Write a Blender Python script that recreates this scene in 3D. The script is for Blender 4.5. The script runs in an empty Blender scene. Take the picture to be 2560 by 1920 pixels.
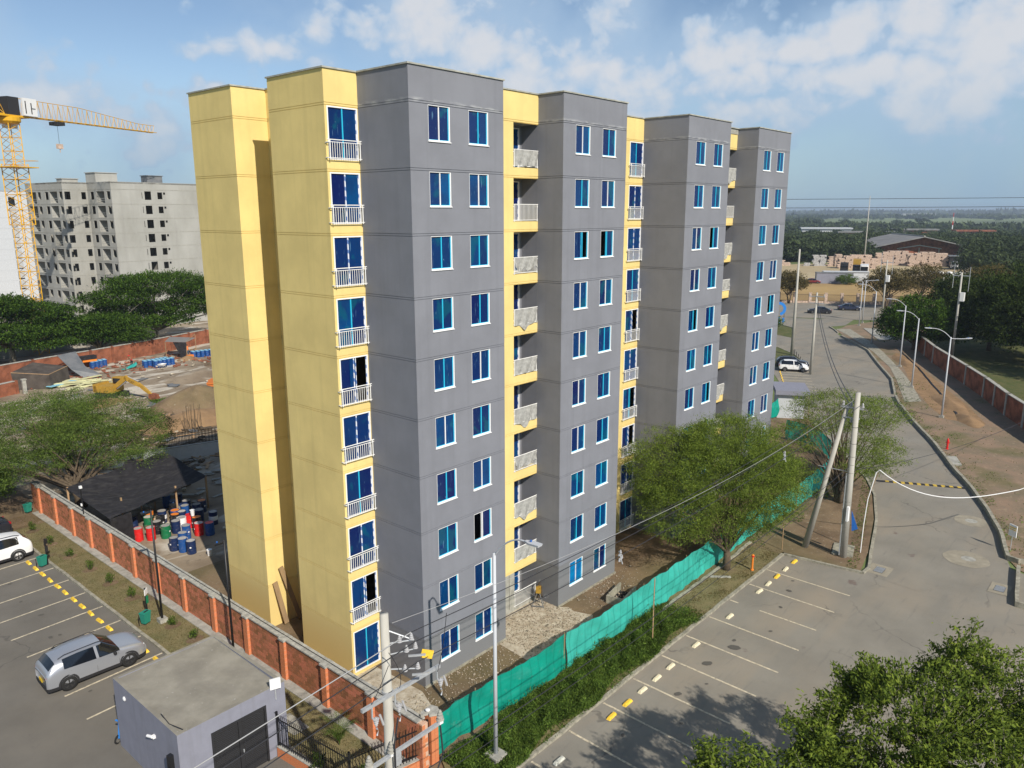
import bpy, math, random
import numpy as np
from mathutils import Vector, Matrix
random.seed(7)
rng = np.random.default_rng(11)
scene = bpy.context.scene
COL = scene.collection
rad = math.radians
R_ = random.uniform

# ------------------------------------------------------------------ camera
YAW, PITCH, ROLL, FPX = 0.8518826, 0.2171700, 0.0025665, 1947.754
cam = bpy.data.objects.new("camera", bpy.data.cameras.new("camera"))
COL.objects.link(cam); scene.camera = cam
fw = Vector((math.sin(YAW)*math.cos(PITCH), math.cos(YAW)*math.cos(PITCH), -math.sin(PITCH)))
rt = Vector((math.cos(YAW), -math.sin(YAW), 0)); dn = fw.cross(rt)
r2 = rt*math.cos(ROLL)+dn*math.sin(ROLL); d2 = dn*math.cos(ROLL)-rt*math.sin(ROLL)
cam.matrix_world = Matrix(((r2.x, -d2.x, -fw.x, -20.7108), (r2.y, -d2.y, -fw.y, -23.2627), (r2.z, -d2.z, -fw.z, 20.6428), (0, 0, 0, 1)))
cam.data.sensor_width = 36; cam.data.lens = FPX*36/2560
cam.data.clip_start = .3; cam.data.clip_end = 30000

# ------------------------------------------------------------------ light
SUNV = Vector((-0.33, -1.0, 0.82)).normalized()          # towards the sun
SUN_EL = math.asin(SUNV.z); SUN_AZ = math.atan2(SUNV.x, SUNV.y)
sun = bpy.data.objects.new("sun", bpy.data.lights.new("sun", "SUN"))
COL.objects.link(sun); sun.rotation_euler = SUNV.to_track_quat('Z', 'Y').to_euler()
sun.data.energy = 4.0; sun.data.angle = rad(.53); sun.data.color = (1, .93, .82)
scene.view_settings.view_transform = 'Standard'; scene.view_settings.look = 'None'
scene.view_settings.gamma = 1; scene.view_settings.use_curve_mapping = False
scene.view_settings.exposure = 0.38
scene.cycles.max_bounces = 6; scene.cycles.transparent_max_bounces = 12
scene.cycles.volume_bounces = 0
world = bpy.data.worlds.new("World"); scene.world = world; world.use_nodes = True
wt = world.node_tree; wn = wt.nodes; wl = wt.links; wn.clear()
def WN(t, **k):
    n = wn.new(t)
    for a, b in k.items(): setattr(n, a, b)
    return n
def WM(op, a, b=None, c=None, clamp=False):
    n = wn.new('ShaderNodeMath'); n.operation = op; n.use_clamp = clamp
    for i, v in enumerate((a, b, c)):
        if v is None: continue
        if isinstance(v, (int, float)): n.inputs[i].default_value = v
        else: wl.new(v, n.inputs[i])
    return n.outputs[0]
sky = WN('ShaderNodeTexSky', sky_type='NISHITA'); sky.sun_disc = False
sky.sun_elevation = SUN_EL; sky.sun_rotation = SUN_AZ % (2*math.pi)
sky.altitude = 900; sky.air_density = 1.0; sky.dust_density = .25; sky.ozone_density = 1.5
tc = WN('ShaderNodeTexCoord'); sep = WN('ShaderNodeSeparateXYZ'); wl.new(tc.outputs['Generated'], sep.inputs[0])
az = WM('ARCTAN2', sep.outputs[0], sep.outputs[1]); el = WM('ARCSINE', sep.outputs[2])
# cumulus banks: azimuth, elevation, half width, half height
BL = [(0.763,0.225,0.085,0.028),(0.829,0.194,0.066,0.027),(0.877,0.154,0.072,0.018),(0.975,0.222,0.027,0.042),(0.955,0.162,0.06,0.03),(1.016,0.145,0.055,0.022),(1.098,0.176,0.040,0.022),(1.134,0.148,0.05,0.014),(1.239,0.193,0.038,0.020),(1.186,0.176,0.045,0.010),(1.317,0.200,0.046,0.036),(1.385,0.172,0.055,0.042),(1.335,0.118,0.058,0.030),(0.318,0.115,0.080,0.018),(0.564,0.182,0.05,0.008),(0.624,0.202,0.017,0.012),(0.626,0.170,0.016,0.008),(0.508,0.137,0.016,0.007),(1.16,0.112,0.075,0.014),(1.27,0.148,0.07,0.016),(0.445,0.085,0.04,0.02),(0.99,0.105,0.09,0.012),
      (0.1,0.22,0.12,0.04),(1.6,0.2,0.12,0.05),(1.9,0.15,0.15,0.05),(-0.3,0.16,0.2,0.04),(2.4,0.2,0.2,0.06),(3.0,0.15,0.2,0.04),(-1.0,0.18,0.2,0.05),(-1.8,0.14,0.2,0.04),(-2.6,0.2,0.2,0.05),(0.6,0.5,0.25,0.07),(-1.4,0.6,0.3,0.08),(2.2,0.55,0.3,0.08)]
comb = WN('ShaderNodeCombineXYZ'); wl.new(az, comb.inputs[0]); wl.new(WM('MULTIPLY', el, 1.1), comb.inputs[1])
def WNoise(scale, detail, rough, vec, dist=0.0):
    n = WN('ShaderNodeTexNoise'); n.inputs['Scale'].default_value = scale; n.inputs['Detail'].default_value = detail
    n.inputs['Roughness'].default_value = rough; n.inputs['Distortion'].default_value = dist
    wl.new(vec, n.inputs['Vector']); return n.outputs[0]
n1 = WNoise(7.5, 10, .60, comb.outputs[0], .25); n2 = WNoise(26, 8, .66, comb.outputs[0], .5)
def WVor(scale, vec):
    d = WN('ShaderNodeVectorMath', operation='ADD'); nn_ = WN('ShaderNodeTexNoise'); nn_.inputs['Scale'].default_value = scale*1.3; nn_.inputs['Detail'].default_value = 3; wl.new(vec, nn_.inputs['Vector'])
    sc = WN('ShaderNodeVectorMath', operation='SCALE'); wl.new(nn_.outputs[1], sc.inputs[0]); sc.inputs['Scale'].default_value = .6/scale; wl.new(vec, d.inputs[0]); wl.new(sc.outputs[0], d.inputs[1])
    v = WN('ShaderNodeTexVoronoi', feature='SMOOTH_F1'); v.inputs['Scale'].default_value = scale; v.inputs['Smoothness'].default_value = .35; wl.new(d.outputs[0], v.inputs['Vector']); return v.outputs['Distance']
v1 = WVor(22, comb.outputs[0]); v2 = WVor(55, comb.outputs[0])
puff = WM('ADD', WM('MULTIPLY', WM('SUBTRACT', .42, v1), .95), WM('MULTIPLY', WM('SUBTRACT', .42, v2), .5))
m = None
for (a0, e0, ra, re) in BL:
    ra *= 1.25; re *= 1.7
    q = WM('ADD', WM('POWER', WM('MULTIPLY', WM('SUBTRACT', az, a0), 1/ra), 2), WM('POWER', WM('MULTIPLY', WM('SUBTRACT', el, e0), 1/re), 2))
    b = WM('DIVIDE', 1.45, WM('ADD', 1.0, q))
    m = b if m is None else WM('MAXIMUM', m, b)
dens = WM('ADD', WM('ADD', m, WM('ADD', WM('MULTIPLY', WM('SUBTRACT', n1, .5), 1.7), puff)), WM('MULTIPLY', WM('SUBTRACT', n2, .5), .8))
cov = WN('ShaderNodeMapRange', interpolation_type='SMOOTHSTEP'); wl.new(dens, cov.inputs[0])
cov.inputs[1].default_value = .40; cov.inputs[2].default_value = .92
soft = WNoise(4.0, 5, .55, comb.outputs[0], .3)
veil = WN('ShaderNodeMapRange', interpolation_type='SMOOTHSTEP'); wl.new(WM('ADD', soft, WM('MULTIPLY', m, .30)), veil.inputs[0])
veil.inputs[1].default_value = .52; veil.inputs[2].default_value = .86; veil.inputs[4].default_value = .7
c1 = WM('MAXIMUM', WM('MULTIPLY', cov.outputs[0], .92), veil.outputs[0])
# cloud brightness follows its own billows
shade = WN('ShaderNodeMapRange', interpolation_type='SMOOTHSTEP'); wl.new(WM('ADD', dens, WM('MULTIPLY', n2, .5)), shade.inputs[0])
shade.inputs[1].default_value = .75; shade.inputs[2].default_value = 1.75
ccol = WN('ShaderNodeMix', data_type='RGBA'); wl.new(shade.outputs[0], ccol.inputs[0])
ccol.inputs[6].default_value = (4.1, 5.5, 7.2, 1); ccol.inputs[7].default_value = (6.7, 6.9, 7.3, 1)
mx = WN('ShaderNodeMix', data_type='RGBA'); wl.new(c1, mx.inputs[0]); wl.new(sky.outputs[0], mx.inputs[6]); wl.new(ccol.outputs[2], mx.inputs[7])
# bluish haze band over the plain
hz = WN('ShaderNodeMapRange', interpolation_type='SMOOTHSTEP'); wl.new(el, hz.inputs[0])
hz.inputs[1].default_value = -.01; hz.inputs[2].default_value = .17; hz.inputs[3].default_value = .85; hz.inputs[4].default_value = 0
mh = WN('ShaderNodeMix', data_type='RGBA'); wl.new(hz.outputs[0], mh.inputs[0]); wl.new(mx.outputs[2], mh.inputs[6]); mh.inputs[7].default_value = (2.5, 4.0, 5.6, 1)
bg = WN('ShaderNodeBackground'); bg.inputs[1].default_value = .080; wl.new(mh.outputs[2], bg.inputs[0])
wo = WN('ShaderNodeOutputWorld'); wl.new(bg.outputs[0], wo.inputs[0])

# ------------------------------------------------------------------ materials
def mat(name, col, rough=.85, metal=0.0, var=0.0, scale=3.0, col2=None, bump=0.0, bscale=40.0, spec=.3, island=0.0, objr=0.0, detail=4, thr=(.35, .65), stretch=None, transl=0.0):
    """principled material; colour varied by noise (var or col2), by mesh island and by object"""
    m_ = bpy.data.materials.new(name); m_.use_nodes = True
    t = m_.node_tree; N = t.nodes; L = t.links; p = N['Principled BSDF']
    p.inputs['Roughness'].default_value = rough; p.inputs['Metallic'].default_value = metal
    p.inputs['Specular IOR Level'].default_value = spec
    c = (*col, 1); out = None
    tcn = N.new('ShaderNodeTexCoord'); vec = tcn.outputs['Object']
    if stretch:
        mp = N.new('ShaderNodeMapping'); mp.inputs['Scale'].default_value = stretch; L.new(vec, mp.inputs[0]); vec = mp.outputs[0]
    if var or col2:
        nz = N.new('ShaderNodeTexNoise'); nz.inputs['Scale'].default_value = scale; nz.inputs['Detail'].default_value = detail; nz.inputs['Roughness'].default_value = .62
        L.new(vec, nz.inputs['Vector'])
        r = N.new('ShaderNodeMapRange'); L.new(nz.outputs[0], r.inputs[0]); r.inputs[1].default_value = thr[0]; r.inputs[2].default_value = thr[1]
        mxn = N.new('ShaderNodeMix'); mxn.data_type = 'RGBA'; L.new(r.outputs[0], mxn.inputs[0])
        ca = c if col2 else tuple(x*(1-var) for x in col)+(1,)
        cb = (*col2, 1) if col2 else tuple(min(1, x*(1+var)) for x in col)+(1,)
        mxn.inputs[6].default_value = ca; mxn.inputs[7].default_value = cb; out = mxn.outputs[2]
    for amt, src in ((island, 'geo'), (objr, 'obj')):
        if not amt: continue
        g = N.new('ShaderNodeNewGeometry').outputs['Random Per Island'] if src == 'geo' else N.new('ShaderNodeObjectInfo').outputs['Random']
        r = N.new('ShaderNodeMapRange'); L.new(g, r.inputs[0]); r.inputs[3].default_value = 1-amt; r.inputs[4].default_value = 1+amt
        hs = N.new('ShaderNodeHueSaturation'); L.new(r.outputs[0], hs.inputs['Value'])
        r3 = N.new('ShaderNodeMath'); r3.operation = 'MULTIPLY_ADD'; L.new(g, r3.inputs[0]); r3.inputs[1].default_value = -.03*min(1, amt*2); r3.inputs[2].default_value = .5+.015*min(1, amt*2); L.new(r3.outputs[0], hs.inputs['Hue'])
        if out: L.new(out, hs.inputs['Color'])
        else: hs.inputs['Color'].default_value = c
        out = hs.outputs[0]
    if out: L.new(out, p.inputs['Base Color'])
    else: p.inputs['Base Color'].default_value = c
    if bump:
        nb = N.new('ShaderNodeTexNoise'); nb.inputs['Scale'].default_value = bscale; nb.inputs['Detail'].default_value = 3; L.new(vec, nb.inputs['Vector'])
        b = N.new('ShaderNodeBump'); b.inputs['Strength'].default_value = bump; b.inputs['Distance'].default_value = .03; L.new(nb.outputs[0], b.inputs['Height']); L.new(b.outputs[0], p.inputs['Normal'])
    if transl:
        tr = N.new('ShaderNodeBsdfTranslucent')
        if out: L.new(out, tr.inputs[0])
        else: tr.inputs[0].default_value = c
        ms = N.new('ShaderNodeMixShader'); ms.inputs[0].default_value = transl; L.new(p.outputs[0], ms.inputs[1]); L.new(tr.outputs[0], ms.inputs[2])
        L.new(ms.outputs[0], N['Material Output'].inputs[0])
    return m_

def mixc(m_, fac, colour):
    """put one more colour over a material's base colour, driven by fac (a socket)"""
    t = m_.node_tree; N = t.nodes; L = t.links; p = N['Principled BSDF']
    mxn = N.new('ShaderNodeMix'); mxn.data_type = 'RGBA'; L.new(fac, mxn.inputs[0])
    ls = p.inputs['Base Color'].links
    if ls: L.new(ls[0].from_socket, mxn.inputs[6])
    else: mxn.inputs[6].default_value = p.inputs['Base Color'].default_value
    mxn.inputs[7].default_value = (*colour, 1)
    L.new(mxn.outputs[2], p.inputs['Base Color'])
def noise_fac(m_, scale, lo, hi, amt=1.0, stretch=None, detail=5, dist=0.0, perobj=False):
    t = m_.node_tree; N = t.nodes; L = t.links
    tcn = N.new('ShaderNodeTexCoord'); vec = tcn.outputs['Object']
    if perobj:
        _m = N.new('ShaderNodeMath'); _m.operation = 'MULTIPLY'; _m.inputs[1].default_value = 60; L.new(N.new('ShaderNodeObjectInfo').outputs['Random'], _m.inputs[0]); _a = N.new('ShaderNodeVectorMath'); L.new(vec, _a.inputs[0]); L.new(_m.outputs[0], _a.inputs[1]); vec = _a.outputs[0]
    mp = N.new('ShaderNodeMapping'); mp.inputs['Scale'].default_value = stretch or (1, 1, 1); mp.inputs['Location'].default_value = (R_(0, 50), R_(0, 50), R_(0, 50)); L.new(vec, mp.inputs[0])
    nz = N.new('ShaderNodeTexNoise'); nz.inputs['Scale'].default_value = scale; nz.inputs['Detail'].default_value = detail; nz.inputs['Distortion'].default_value = dist; L.new(mp.outputs[0], nz.inputs['Vector'])
    r = N.new('ShaderNodeMapRange'); L.new(nz.outputs[0], r.inputs[0]); r.inputs[1].default_value = lo; r.inputs[2].default_value = hi; r.inputs[4].default_value = amt
    return r.outputs[0]
def axis_fac(m_, axis, a, b, amt=1.0):
    t = m_.node_tree; N = t.nodes; L = t.links
    s = N.new('ShaderNodeSeparateXYZ'); L.new(N.new('ShaderNodeTexCoord').outputs['Object'], s.inputs[0])
    r = N.new('ShaderNodeMapRange'); L.new(s.outputs[axis], r.inputs[0]); r.inputs[1].default_value = a; r.inputs[2].default_value = b; r.inputs[4].default_value = amt
    return r.outputs[0]
def mul(m_, a, b):
    n = m_.node_tree.nodes.new('ShaderNodeMath'); n.operation = 'MULTIPLY'; m_.node_tree.links.new(a, n.inputs[0])
    if isinstance(b, float): n.inputs[1].default_value = b
    else: m_.node_tree.links.new(b, n.inputs[1])
    return n.outputs[0]

M = {}
# building paint
def paint(name, col, low):
    p = mat(name, col, .9, var=.07, scale=.5, bump=.25, bscale=55)
    mixc(p, noise_fac(p, 1.0, .52, .8, .5, (3.0, 3.0, .10)), tuple(c*.80 for c in col))
    mixc(p, noise_fac(p, 2.5, .60, .80, .35, (4.0, 4.0, .25)), tuple(c*.86 for c in col))      # rain runs
    mixc(p, noise_fac(p, 9.0, .66, .74, .3), tuple(min(1, c*1.25) for c in col))
    mixc(p, axis_fac(p, 2, 2.36, 2.30), low)
    return p
M['gray'] = paint('grey_paint', (.205, .212, .240), (.186, .189, .200))
M['yellow'] = paint('yellow_paint', (.76, .592, .235), (.71, .55, .218))
# white efflorescence under the top joint of the grey paint
f1 = noise_fac(M['gray'], 2.0, .44, .62, .75, (1, 1, 4)); f2 = axis_fac(M['gray'], 2, 24.72, 24.84); f3 = axis_fac(M['gray'], 2, 24.95, 24.84)
mixc(M['gray'], mul(M['gray'], mul(M['gray'], f1, f2), f3), (.42, .43, .44))
M['cap'] = mat('roof_edge_cement', (.36, .36, .32), var=.2)
M['concrete'] = mat('concrete', (.34, .33, .29), var=.22, scale=2.5, bump=.3, bscale=25)
M['kerb'] = mat('kerb_concrete', (.30, .28, .22), var=.3, scale=3.5, bump=.3, bscale=25)
M['white'] = mat('white_paint', (.80, .80, .80), .5)
M['whitemet'] = mat('white_metal', (.78, .78, .76), .45)
M['cyan'] = mat('cyan_tape', (.03, .50, .74), .35, spec=.5)
M['tape'] = mat('striped_tape', (.75, .78, .85), .5)
wv = M['tape'].node_tree.nodes.new('ShaderNodeTexWave'); wv.inputs['Scale'].default_value = 1.6; wv.inputs['Distortion'].default_value = .8; wv.bands_direction = 'DIAGONAL'
M['tape'].node_tree.links.new(M['tape'].node_tree.nodes.new('ShaderNodeTexCoord').outputs['Object'], wv.inputs[0])
rr = M['tape'].node_tree.nodes.new('ShaderNodeMapRange'); M['tape'].node_tree.links.new(wv.outputs[1], rr.inputs[0]); rr.inputs[1].default_value = .62; rr.inputs[2].default_value = .7
mixc(M['tape'], rr.outputs[0], (.12, .22, .5))
# blue protective film on the panes
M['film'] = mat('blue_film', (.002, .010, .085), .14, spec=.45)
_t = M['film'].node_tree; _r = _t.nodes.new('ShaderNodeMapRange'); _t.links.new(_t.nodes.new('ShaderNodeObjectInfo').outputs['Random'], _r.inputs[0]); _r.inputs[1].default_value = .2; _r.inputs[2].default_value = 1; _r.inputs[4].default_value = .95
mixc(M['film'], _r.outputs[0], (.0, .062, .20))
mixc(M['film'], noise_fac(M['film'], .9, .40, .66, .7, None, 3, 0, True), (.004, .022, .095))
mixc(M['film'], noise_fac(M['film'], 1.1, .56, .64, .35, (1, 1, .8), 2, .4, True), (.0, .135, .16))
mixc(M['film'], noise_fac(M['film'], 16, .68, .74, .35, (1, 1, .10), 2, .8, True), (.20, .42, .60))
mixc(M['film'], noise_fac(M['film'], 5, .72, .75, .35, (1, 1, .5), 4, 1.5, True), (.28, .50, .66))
M['film_bright'] = mat('bright_blue_film', (.0, .14, .42), .2, spec=.6, col2=(.0, .25, .5), scale=1.2, objr=.2)
M['dark'] = mat('dark_opening', (.012, .012, .014), .9)
M['glass_dark'] = mat('tinted_glass', (.006, .008, .012), .06, spec=.8)
M['railnet'] = mat('grey_dust_net', (.42, .42, .40), .9, var=.2, scale=6, transl=.2)
mp_ = M['railnet'].node_tree
M['asphalt'] = mat('asphalt', (.228, .210, .175), .92, var=.10, scale=.35, bump=.25, bscale=60)
mixc(M['asphalt'], noise_fac(M['asphalt'], .30, .46, .72, .75, (.45, 1.2, 1), 8, .6), (.30, .25, .185))
mixc(M['asphalt'], noise_fac(M['asphalt'], 2.2, .60, .72, .35, (.25, 2, 1), 6), (.155, .145, .13))        # dust drift
mixc(M['asphalt'], noise_fac(M['asphalt'], 1.2, .66, .80, .4), (.14, .13, .115))
mixc(M['asphalt'], noise_fac(M['asphalt'], 30, .42, .75, .35), (.26, .25, .22))
mixc(M['asphalt'], noise_fac(M['asphalt'], .55, .70, .74, .5), (.095, .042, .04))
M['asphalt2'] = mat('parking_asphalt', (.150, .138, .118), .92, var=.10, scale=.5, bump=.25, bscale=60)
mixc(M['asphalt2'], noise_fac(M['asphalt2'], .2, .5, .75, .45), (.195, .17, .135))
mixc(M['asphalt2'], noise_fac(M['asphalt2'], 30, .42, .75, .35), (.18, .17, .155))
mixc(M['asphalt2'], noise_fac(M['asphalt2'], .9, .70, .74, .7), (.04, .037, .034))
M['line'] = mat('worn_road_paint', (.55, .48, .35), .85, var=.2, scale=5)
mixc(M['line'], noise_fac(M['line'], 9, .56, .66, .75), (.23, .21, .17))
M['yellowline'] = mat('yellow_road_paint', (.55, .38, .06), .8, var=.2, scale=5)
M['dirt'] = mat('bare_dirt', (.215, .150, .092), .95, col2=(.125, .085, .052), scale=.5, thr=(.4, .65), bump=.8, bscale=6, detail=8)
mixc(M['dirt'], noise_fac(M['dirt'], 5, .62, .72, .6, detail=8), (.36, .31, .23))
mixc(M['dirt'], noise_fac(M['dirt'], .11, .5, .68, .5), (.13, .125, .05))
M['yard'] = mat('construction_yard_dirt', (.30, .24, .17), .95, col2=(.185, .14, .095), scale=.10, thr=(.42, .6), bump=.6, bscale=3, detail=8)
mixc(M['yard'], noise_fac(M['yard'], .16, .52, .62, .75, (1, 2.2, 1), dist=.8), (.60, .55, .46))
mixc(M['yard'], noise_fac(M['yard'], 1.4, .6, .7, .55, detail=8), (.10, .08, .06))
M['rubble'] = mat('pale_rubble', (.54, .49, .39), .95, col2=(.33, .27, .19), scale=2.6, bump=1, bscale=14, detail=8)
mixc(M['rubble'], noise_fac(M['rubble'], 14, .6, .68, .6), (.55, .52, .46))
M['drygrass'] = mat('dry_grass', (.215, .175, .085), .95, col2=(.13, .125, .05), scale=1.1, thr=(.38, .66), bump=1, bscale=30, detail=9)
mixc(M['drygrass'], noise_fac(M['drygrass'], 22, .48, .7, .6), (.29, .24, .125))
mixc(M['drygrass'], noise_fac(M['drygrass'], .8, .6, .7, .7), (.15, .105, .07))
M['grass'] = mat('green_grass', (.075, .095, .028), .95, col2=(.14, .125, .05), scale=.8, thr=(.4, .7), bump=1, bscale=20, detail=9)
M['track'] = mat('reddish_dirt', (.27, .185, .125), .95, col2=(.19, .15, .10), scale=.35, thr=(.38, .62), bump=.8, bscale=5, detail=8)
mixc(M['track'], noise_fac(M['track'], .22, .55, .68, .7), (.13, .12, .05))
mixc(M['track'], noise_fac(M['track'], 3.5, .6, .68, .4), (.36, .28, .18))
M['ochre'] = mat('ochre_field', (.40, .27, .11), .95, col2=(.30, .20, .09), scale=.05, bump=.5, bscale=2, detail=8)
M['sand'] = mat('pale_sand', (.44, .36, .22), .95, col2=(.36, .28, .16), scale=.04, detail=7)
M['plain'] = mat('far_farmland', (.12, .15, .05), .95, col2=(.19, .24, .09), scale=.0022, thr=(.42, .58), detail=5, stretch=(1, .6, 1))
mixc(M['plain'], noise_fac(M['plain'], .006, .55, .62, .8, detail=3), (.055, .07, .028))
M['brick'] = mat('brick_one', (.40, .155, .075), .9, objr=.34, var=.12, scale=14)
M['brick_i'] = mat('brick_many', (.40, .155, .075), .9, island=.34, var=.12, scale=9)
M['brick_o'] = mat('orange_pier_brick', (.56, .20, .085), .85, island=.16)
M['mortar'] = mat('mortar', (.58, .38, .27), .95)
M['wallred'] = mat('far_brick_wall', (.25, .09, .048), .9, var=.45, scale=.7, bump=.4, bscale=12)  # darker red and strong mottling include tree shadow put into the brick colour
M['coping'] = mat('coping_concrete', (.36, .35, .31), .9, var=.25, scale=5)
M['black'] = mat('black_metal', (.012, .012, .014), .45, spec=.5)
M['steel'] = mat('galvanised_steel', (.46, .48, .50), .45, metal=.35, var=.1, scale=8)
M['lamppost'] = mat('grey_lamp_paint', (.50, .52, .55), .5)
M['pole'] = mat('pole_concrete', (.42, .405, .36), .85, var=.14, scale=2, stretch=(1, 1, .2))
M['insul'] = mat('grey_insulator', (.40, .40, .41), .25, spec=.6)
M['wire'] = mat('black_wire', (.03, .03, .035), .5)
M['wirelight'] = mat('aluminium_wire', (.36, .36, .36), .5)
M['green'] = mat('green_net', (.0, .40, .29), .7, var=.10, scale=1.4, transl=.30, bump=.5, bscale=3, objr=.02)
for _g in ():
    pass
mixc(M['green'], noise_fac(M['green'], 1.0, .5, .7, .4, (.3, 1, 4)), (.05, .50, .40))
M['boxpaint'] = mat('bluish_grey_paint', (.235, .24, .29), .85, var=.05, scale=2)
M['boxroof'] = mat('cement_roof', (.30, .28, .235), .9, col2=(.22, .205, .17), scale=1.1, bump=.2, bscale=12, detail=8)
mixc(M['boxroof'], noise_fac(M['boxroof'], 7, .66, .72, .6), (.44, .43, .40))
M['wood'] = mat('raw_wood', (.38, .25, .13), .85, col2=(.28, .19, .11), scale=6, stretch=(1, 1, .2), objr=.2)
M['plywood'] = mat('orange_plywood', (.42, .19, .055), .7, var=.15, scale=3)
M['leaf'] = mat('feathery_leaf', (.125, .178, .028), .9, var=.25, scale=.9, island=.5, transl=.25, spec=.08)
M['leaf_d'] = mat('dark_leaf', (.036, .056, .012), .9, island=.5, transl=.15, spec=.08)
M['leaf_r'] = mat('rain_tree_leaf', (.052, .100, .014), .9, island=.5, transl=.22, spec=.06)
M['leaf_f'] = mat('glossy_leaf', (.120, .170, .022), .7, island=.6, transl=.28, spec=.14)
M['leaf_b'] = mat('brownish_leaf', (.105, .085, .026), .9, island=.4, transl=.2)
M['leaf_w'] = mat('weed_leaf', (.085, .140, .024), .9, var=.35, scale=1.6, island=.6, transl=.3, spec=.08)
M['farleaf'] = mat('far_woodland', (.045, .066, .022), .9, island=.45, transl=.1)
M['bark'] = mat('bark', (.10, .075, .05), .9, var=.3, scale=6)
M['barkg'] = mat('grey_bark', (.21, .19, .15), .9, var=.3, scale=6)
M['tyre'] = mat('tyre', (.018, .018, .018), .8)
M['rim'] = mat('alloy_rim', (.42, .42, .43), .35, metal=.6)
M['rimdark'] = mat('black_rim', (.06, .06, .06), .35, metal=.4)
M['silver'] = mat('silver_car_paint', (.44, .46, .50), .28, metal=.55, spec=.5)
M['whitecar'] = mat('white_car_paint', (.80, .80, .80), .25, spec=.6)
M['darkcar'] = mat('dark_car_paint', (.02, .022, .03), .2, spec=.7)
M['navycar'] = mat('navy_car_paint', (.02, .03, .065), .2, spec=.7)
M['redcar'] = mat('red_car_paint', (.18, .02, .03), .25, spec=.6)
M['clad'] = mat('black_plastic', (.025, .025, .027), .7)
M['redlight'] = mat('red_light', (.35, .01, .015), .2, spec=.6)
M['headlight'] = mat('clear_light', (.6, .62, .65), .1, spec=.8)
M['plate'] = mat('yellow_plate', (.75, .50, .02), .5)
M['stopy'] = mat('yellow_stop', (.80, .52, .05), .7, var=.2, scale=8)
M['stopw'] = mat('cream_stop', (.68, .61, .42), .8, var=.18, scale=8)
M['stopg'] = mat('faded_stop', (.48, .48, .42), .8, var=.3, scale=8)
M['red'] = mat('red_paint', (.62, .02, .02), .45)
M['orange'] = mat('orange_paint', (.75, .22, .03), .5)
M['navy'] = mat('navy_drum', (.012, .026, .085), .4)
M['blue'] = mat('blue_drum', (.015, .075, .26), .4)
M['dgreen'] = mat('green_drum', (.01, .15, .06), .4)
M['blackd'] = mat('black_drum', (.015, .015, .018), .4)
M['lid'] = mat('dusty_lid', (.38, .36, .33), .7, var=.2, scale=4, objr=.25)
M['bin'] = mat('green_bin', (.02, .22, .16), .6)
M['net2'] = mat('brown_black_net', (.075, .062, .052), .95, var=.3, scale=1)
M['greenl'] = mat('turquoise_net', (.06, .60, .50), .7, var=.10, scale=1.4, transl=.30, bump=.5, bscale=3)
M['net'] = mat('black_shade_net', (.020, .019, .022), .95, var=.3, scale=3)
M['sheet'] = mat('grey_metal_sheet', (.22, .22, .22), .5, metal=.2, col2=(.14, .15, .16), scale=.8)
M['corr'] = mat('corrugated_sheet', (.25, .24, .23), .6, metal=.2)
M['foam'] = mat('pale_yellow_foam', (.60, .58, .33), .8, var=.1, scale=1, objr=.12)
M['bluesheet'] = mat('light_blue_sheet', (.25, .52, .66), .6)
M['cat'] = mat('excavator_yellow', (.40, .235, .035), .5, var=.12, scale=2)
M['beam'] = mat('orange_formwork', (.52, .16, .035), .7, island=.15)
M['grayconc'] = mat('bare_wall_concrete', (.40, .395, .365), .9, col2=(.31, .305, .275), scale=.22, bump=.2, bscale=4, detail=8, stretch=(1, 1, .5))
mixc(M['grayconc'], noise_fac(M['grayconc'], 1.0, .5, .8, .4, (1, 1, .08)), (.25, .24, .22))
M['whitewall'] = mat('white_render', (.50, .52, .54), .85, var=.05)
M['craney'] = mat('crane_yellow', (.66, .36, .015), .5)
M['cranew'] = mat('crane_white', (.7, .7, .7), .5)
M['roofgrey'] = mat('fibre_cement_roof', (.21, .205, .20), .85, var=.18, scale=.2)
M['hivis'] = mat('hi_vis_orange', (.75, .20, .05), .7)
M['jeans'] = mat('blue_jeans', (.07, .12, .2), .8)
M['skin'] = mat('skin', (.28, .15, .09), .6)
M['shirtred'] = mat('red_vest', (.55, .04, .05), .8)
M['tarp'] = mat('teal_tarp', (.02, .28, .25), .7)
M['stack'] = mat('stacked_brick_tan', (.50, .38, .30), .9, island=.3, var=.3, scale=3)
M['stackg'] = mat('stacked_block_grey', (.42, .41, .40), .9, island=.25, var=.3, scale=3)
M['signblue'] = mat('blue_sign', (.02, .12, .42), .5)
M['skyblue'] = mat('bright_blue_paint', (.03, .22, .65), .5)
M['puddle'] = mat('oil_stain', (.10, .092, .08), .8)
M['patch'] = mat('pale_road_patch', (.29, .26, .20), .92, var=.15, scale=1.5)
M['soil'] = mat('ochre_dirt', (.30, .19, .10), .95, col2=(.22, .14, .075), scale=.8, bump=1, bscale=6, detail=8)
M['signgreen'] = mat('green_panel', (.01, .17, .07), .6)

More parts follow.
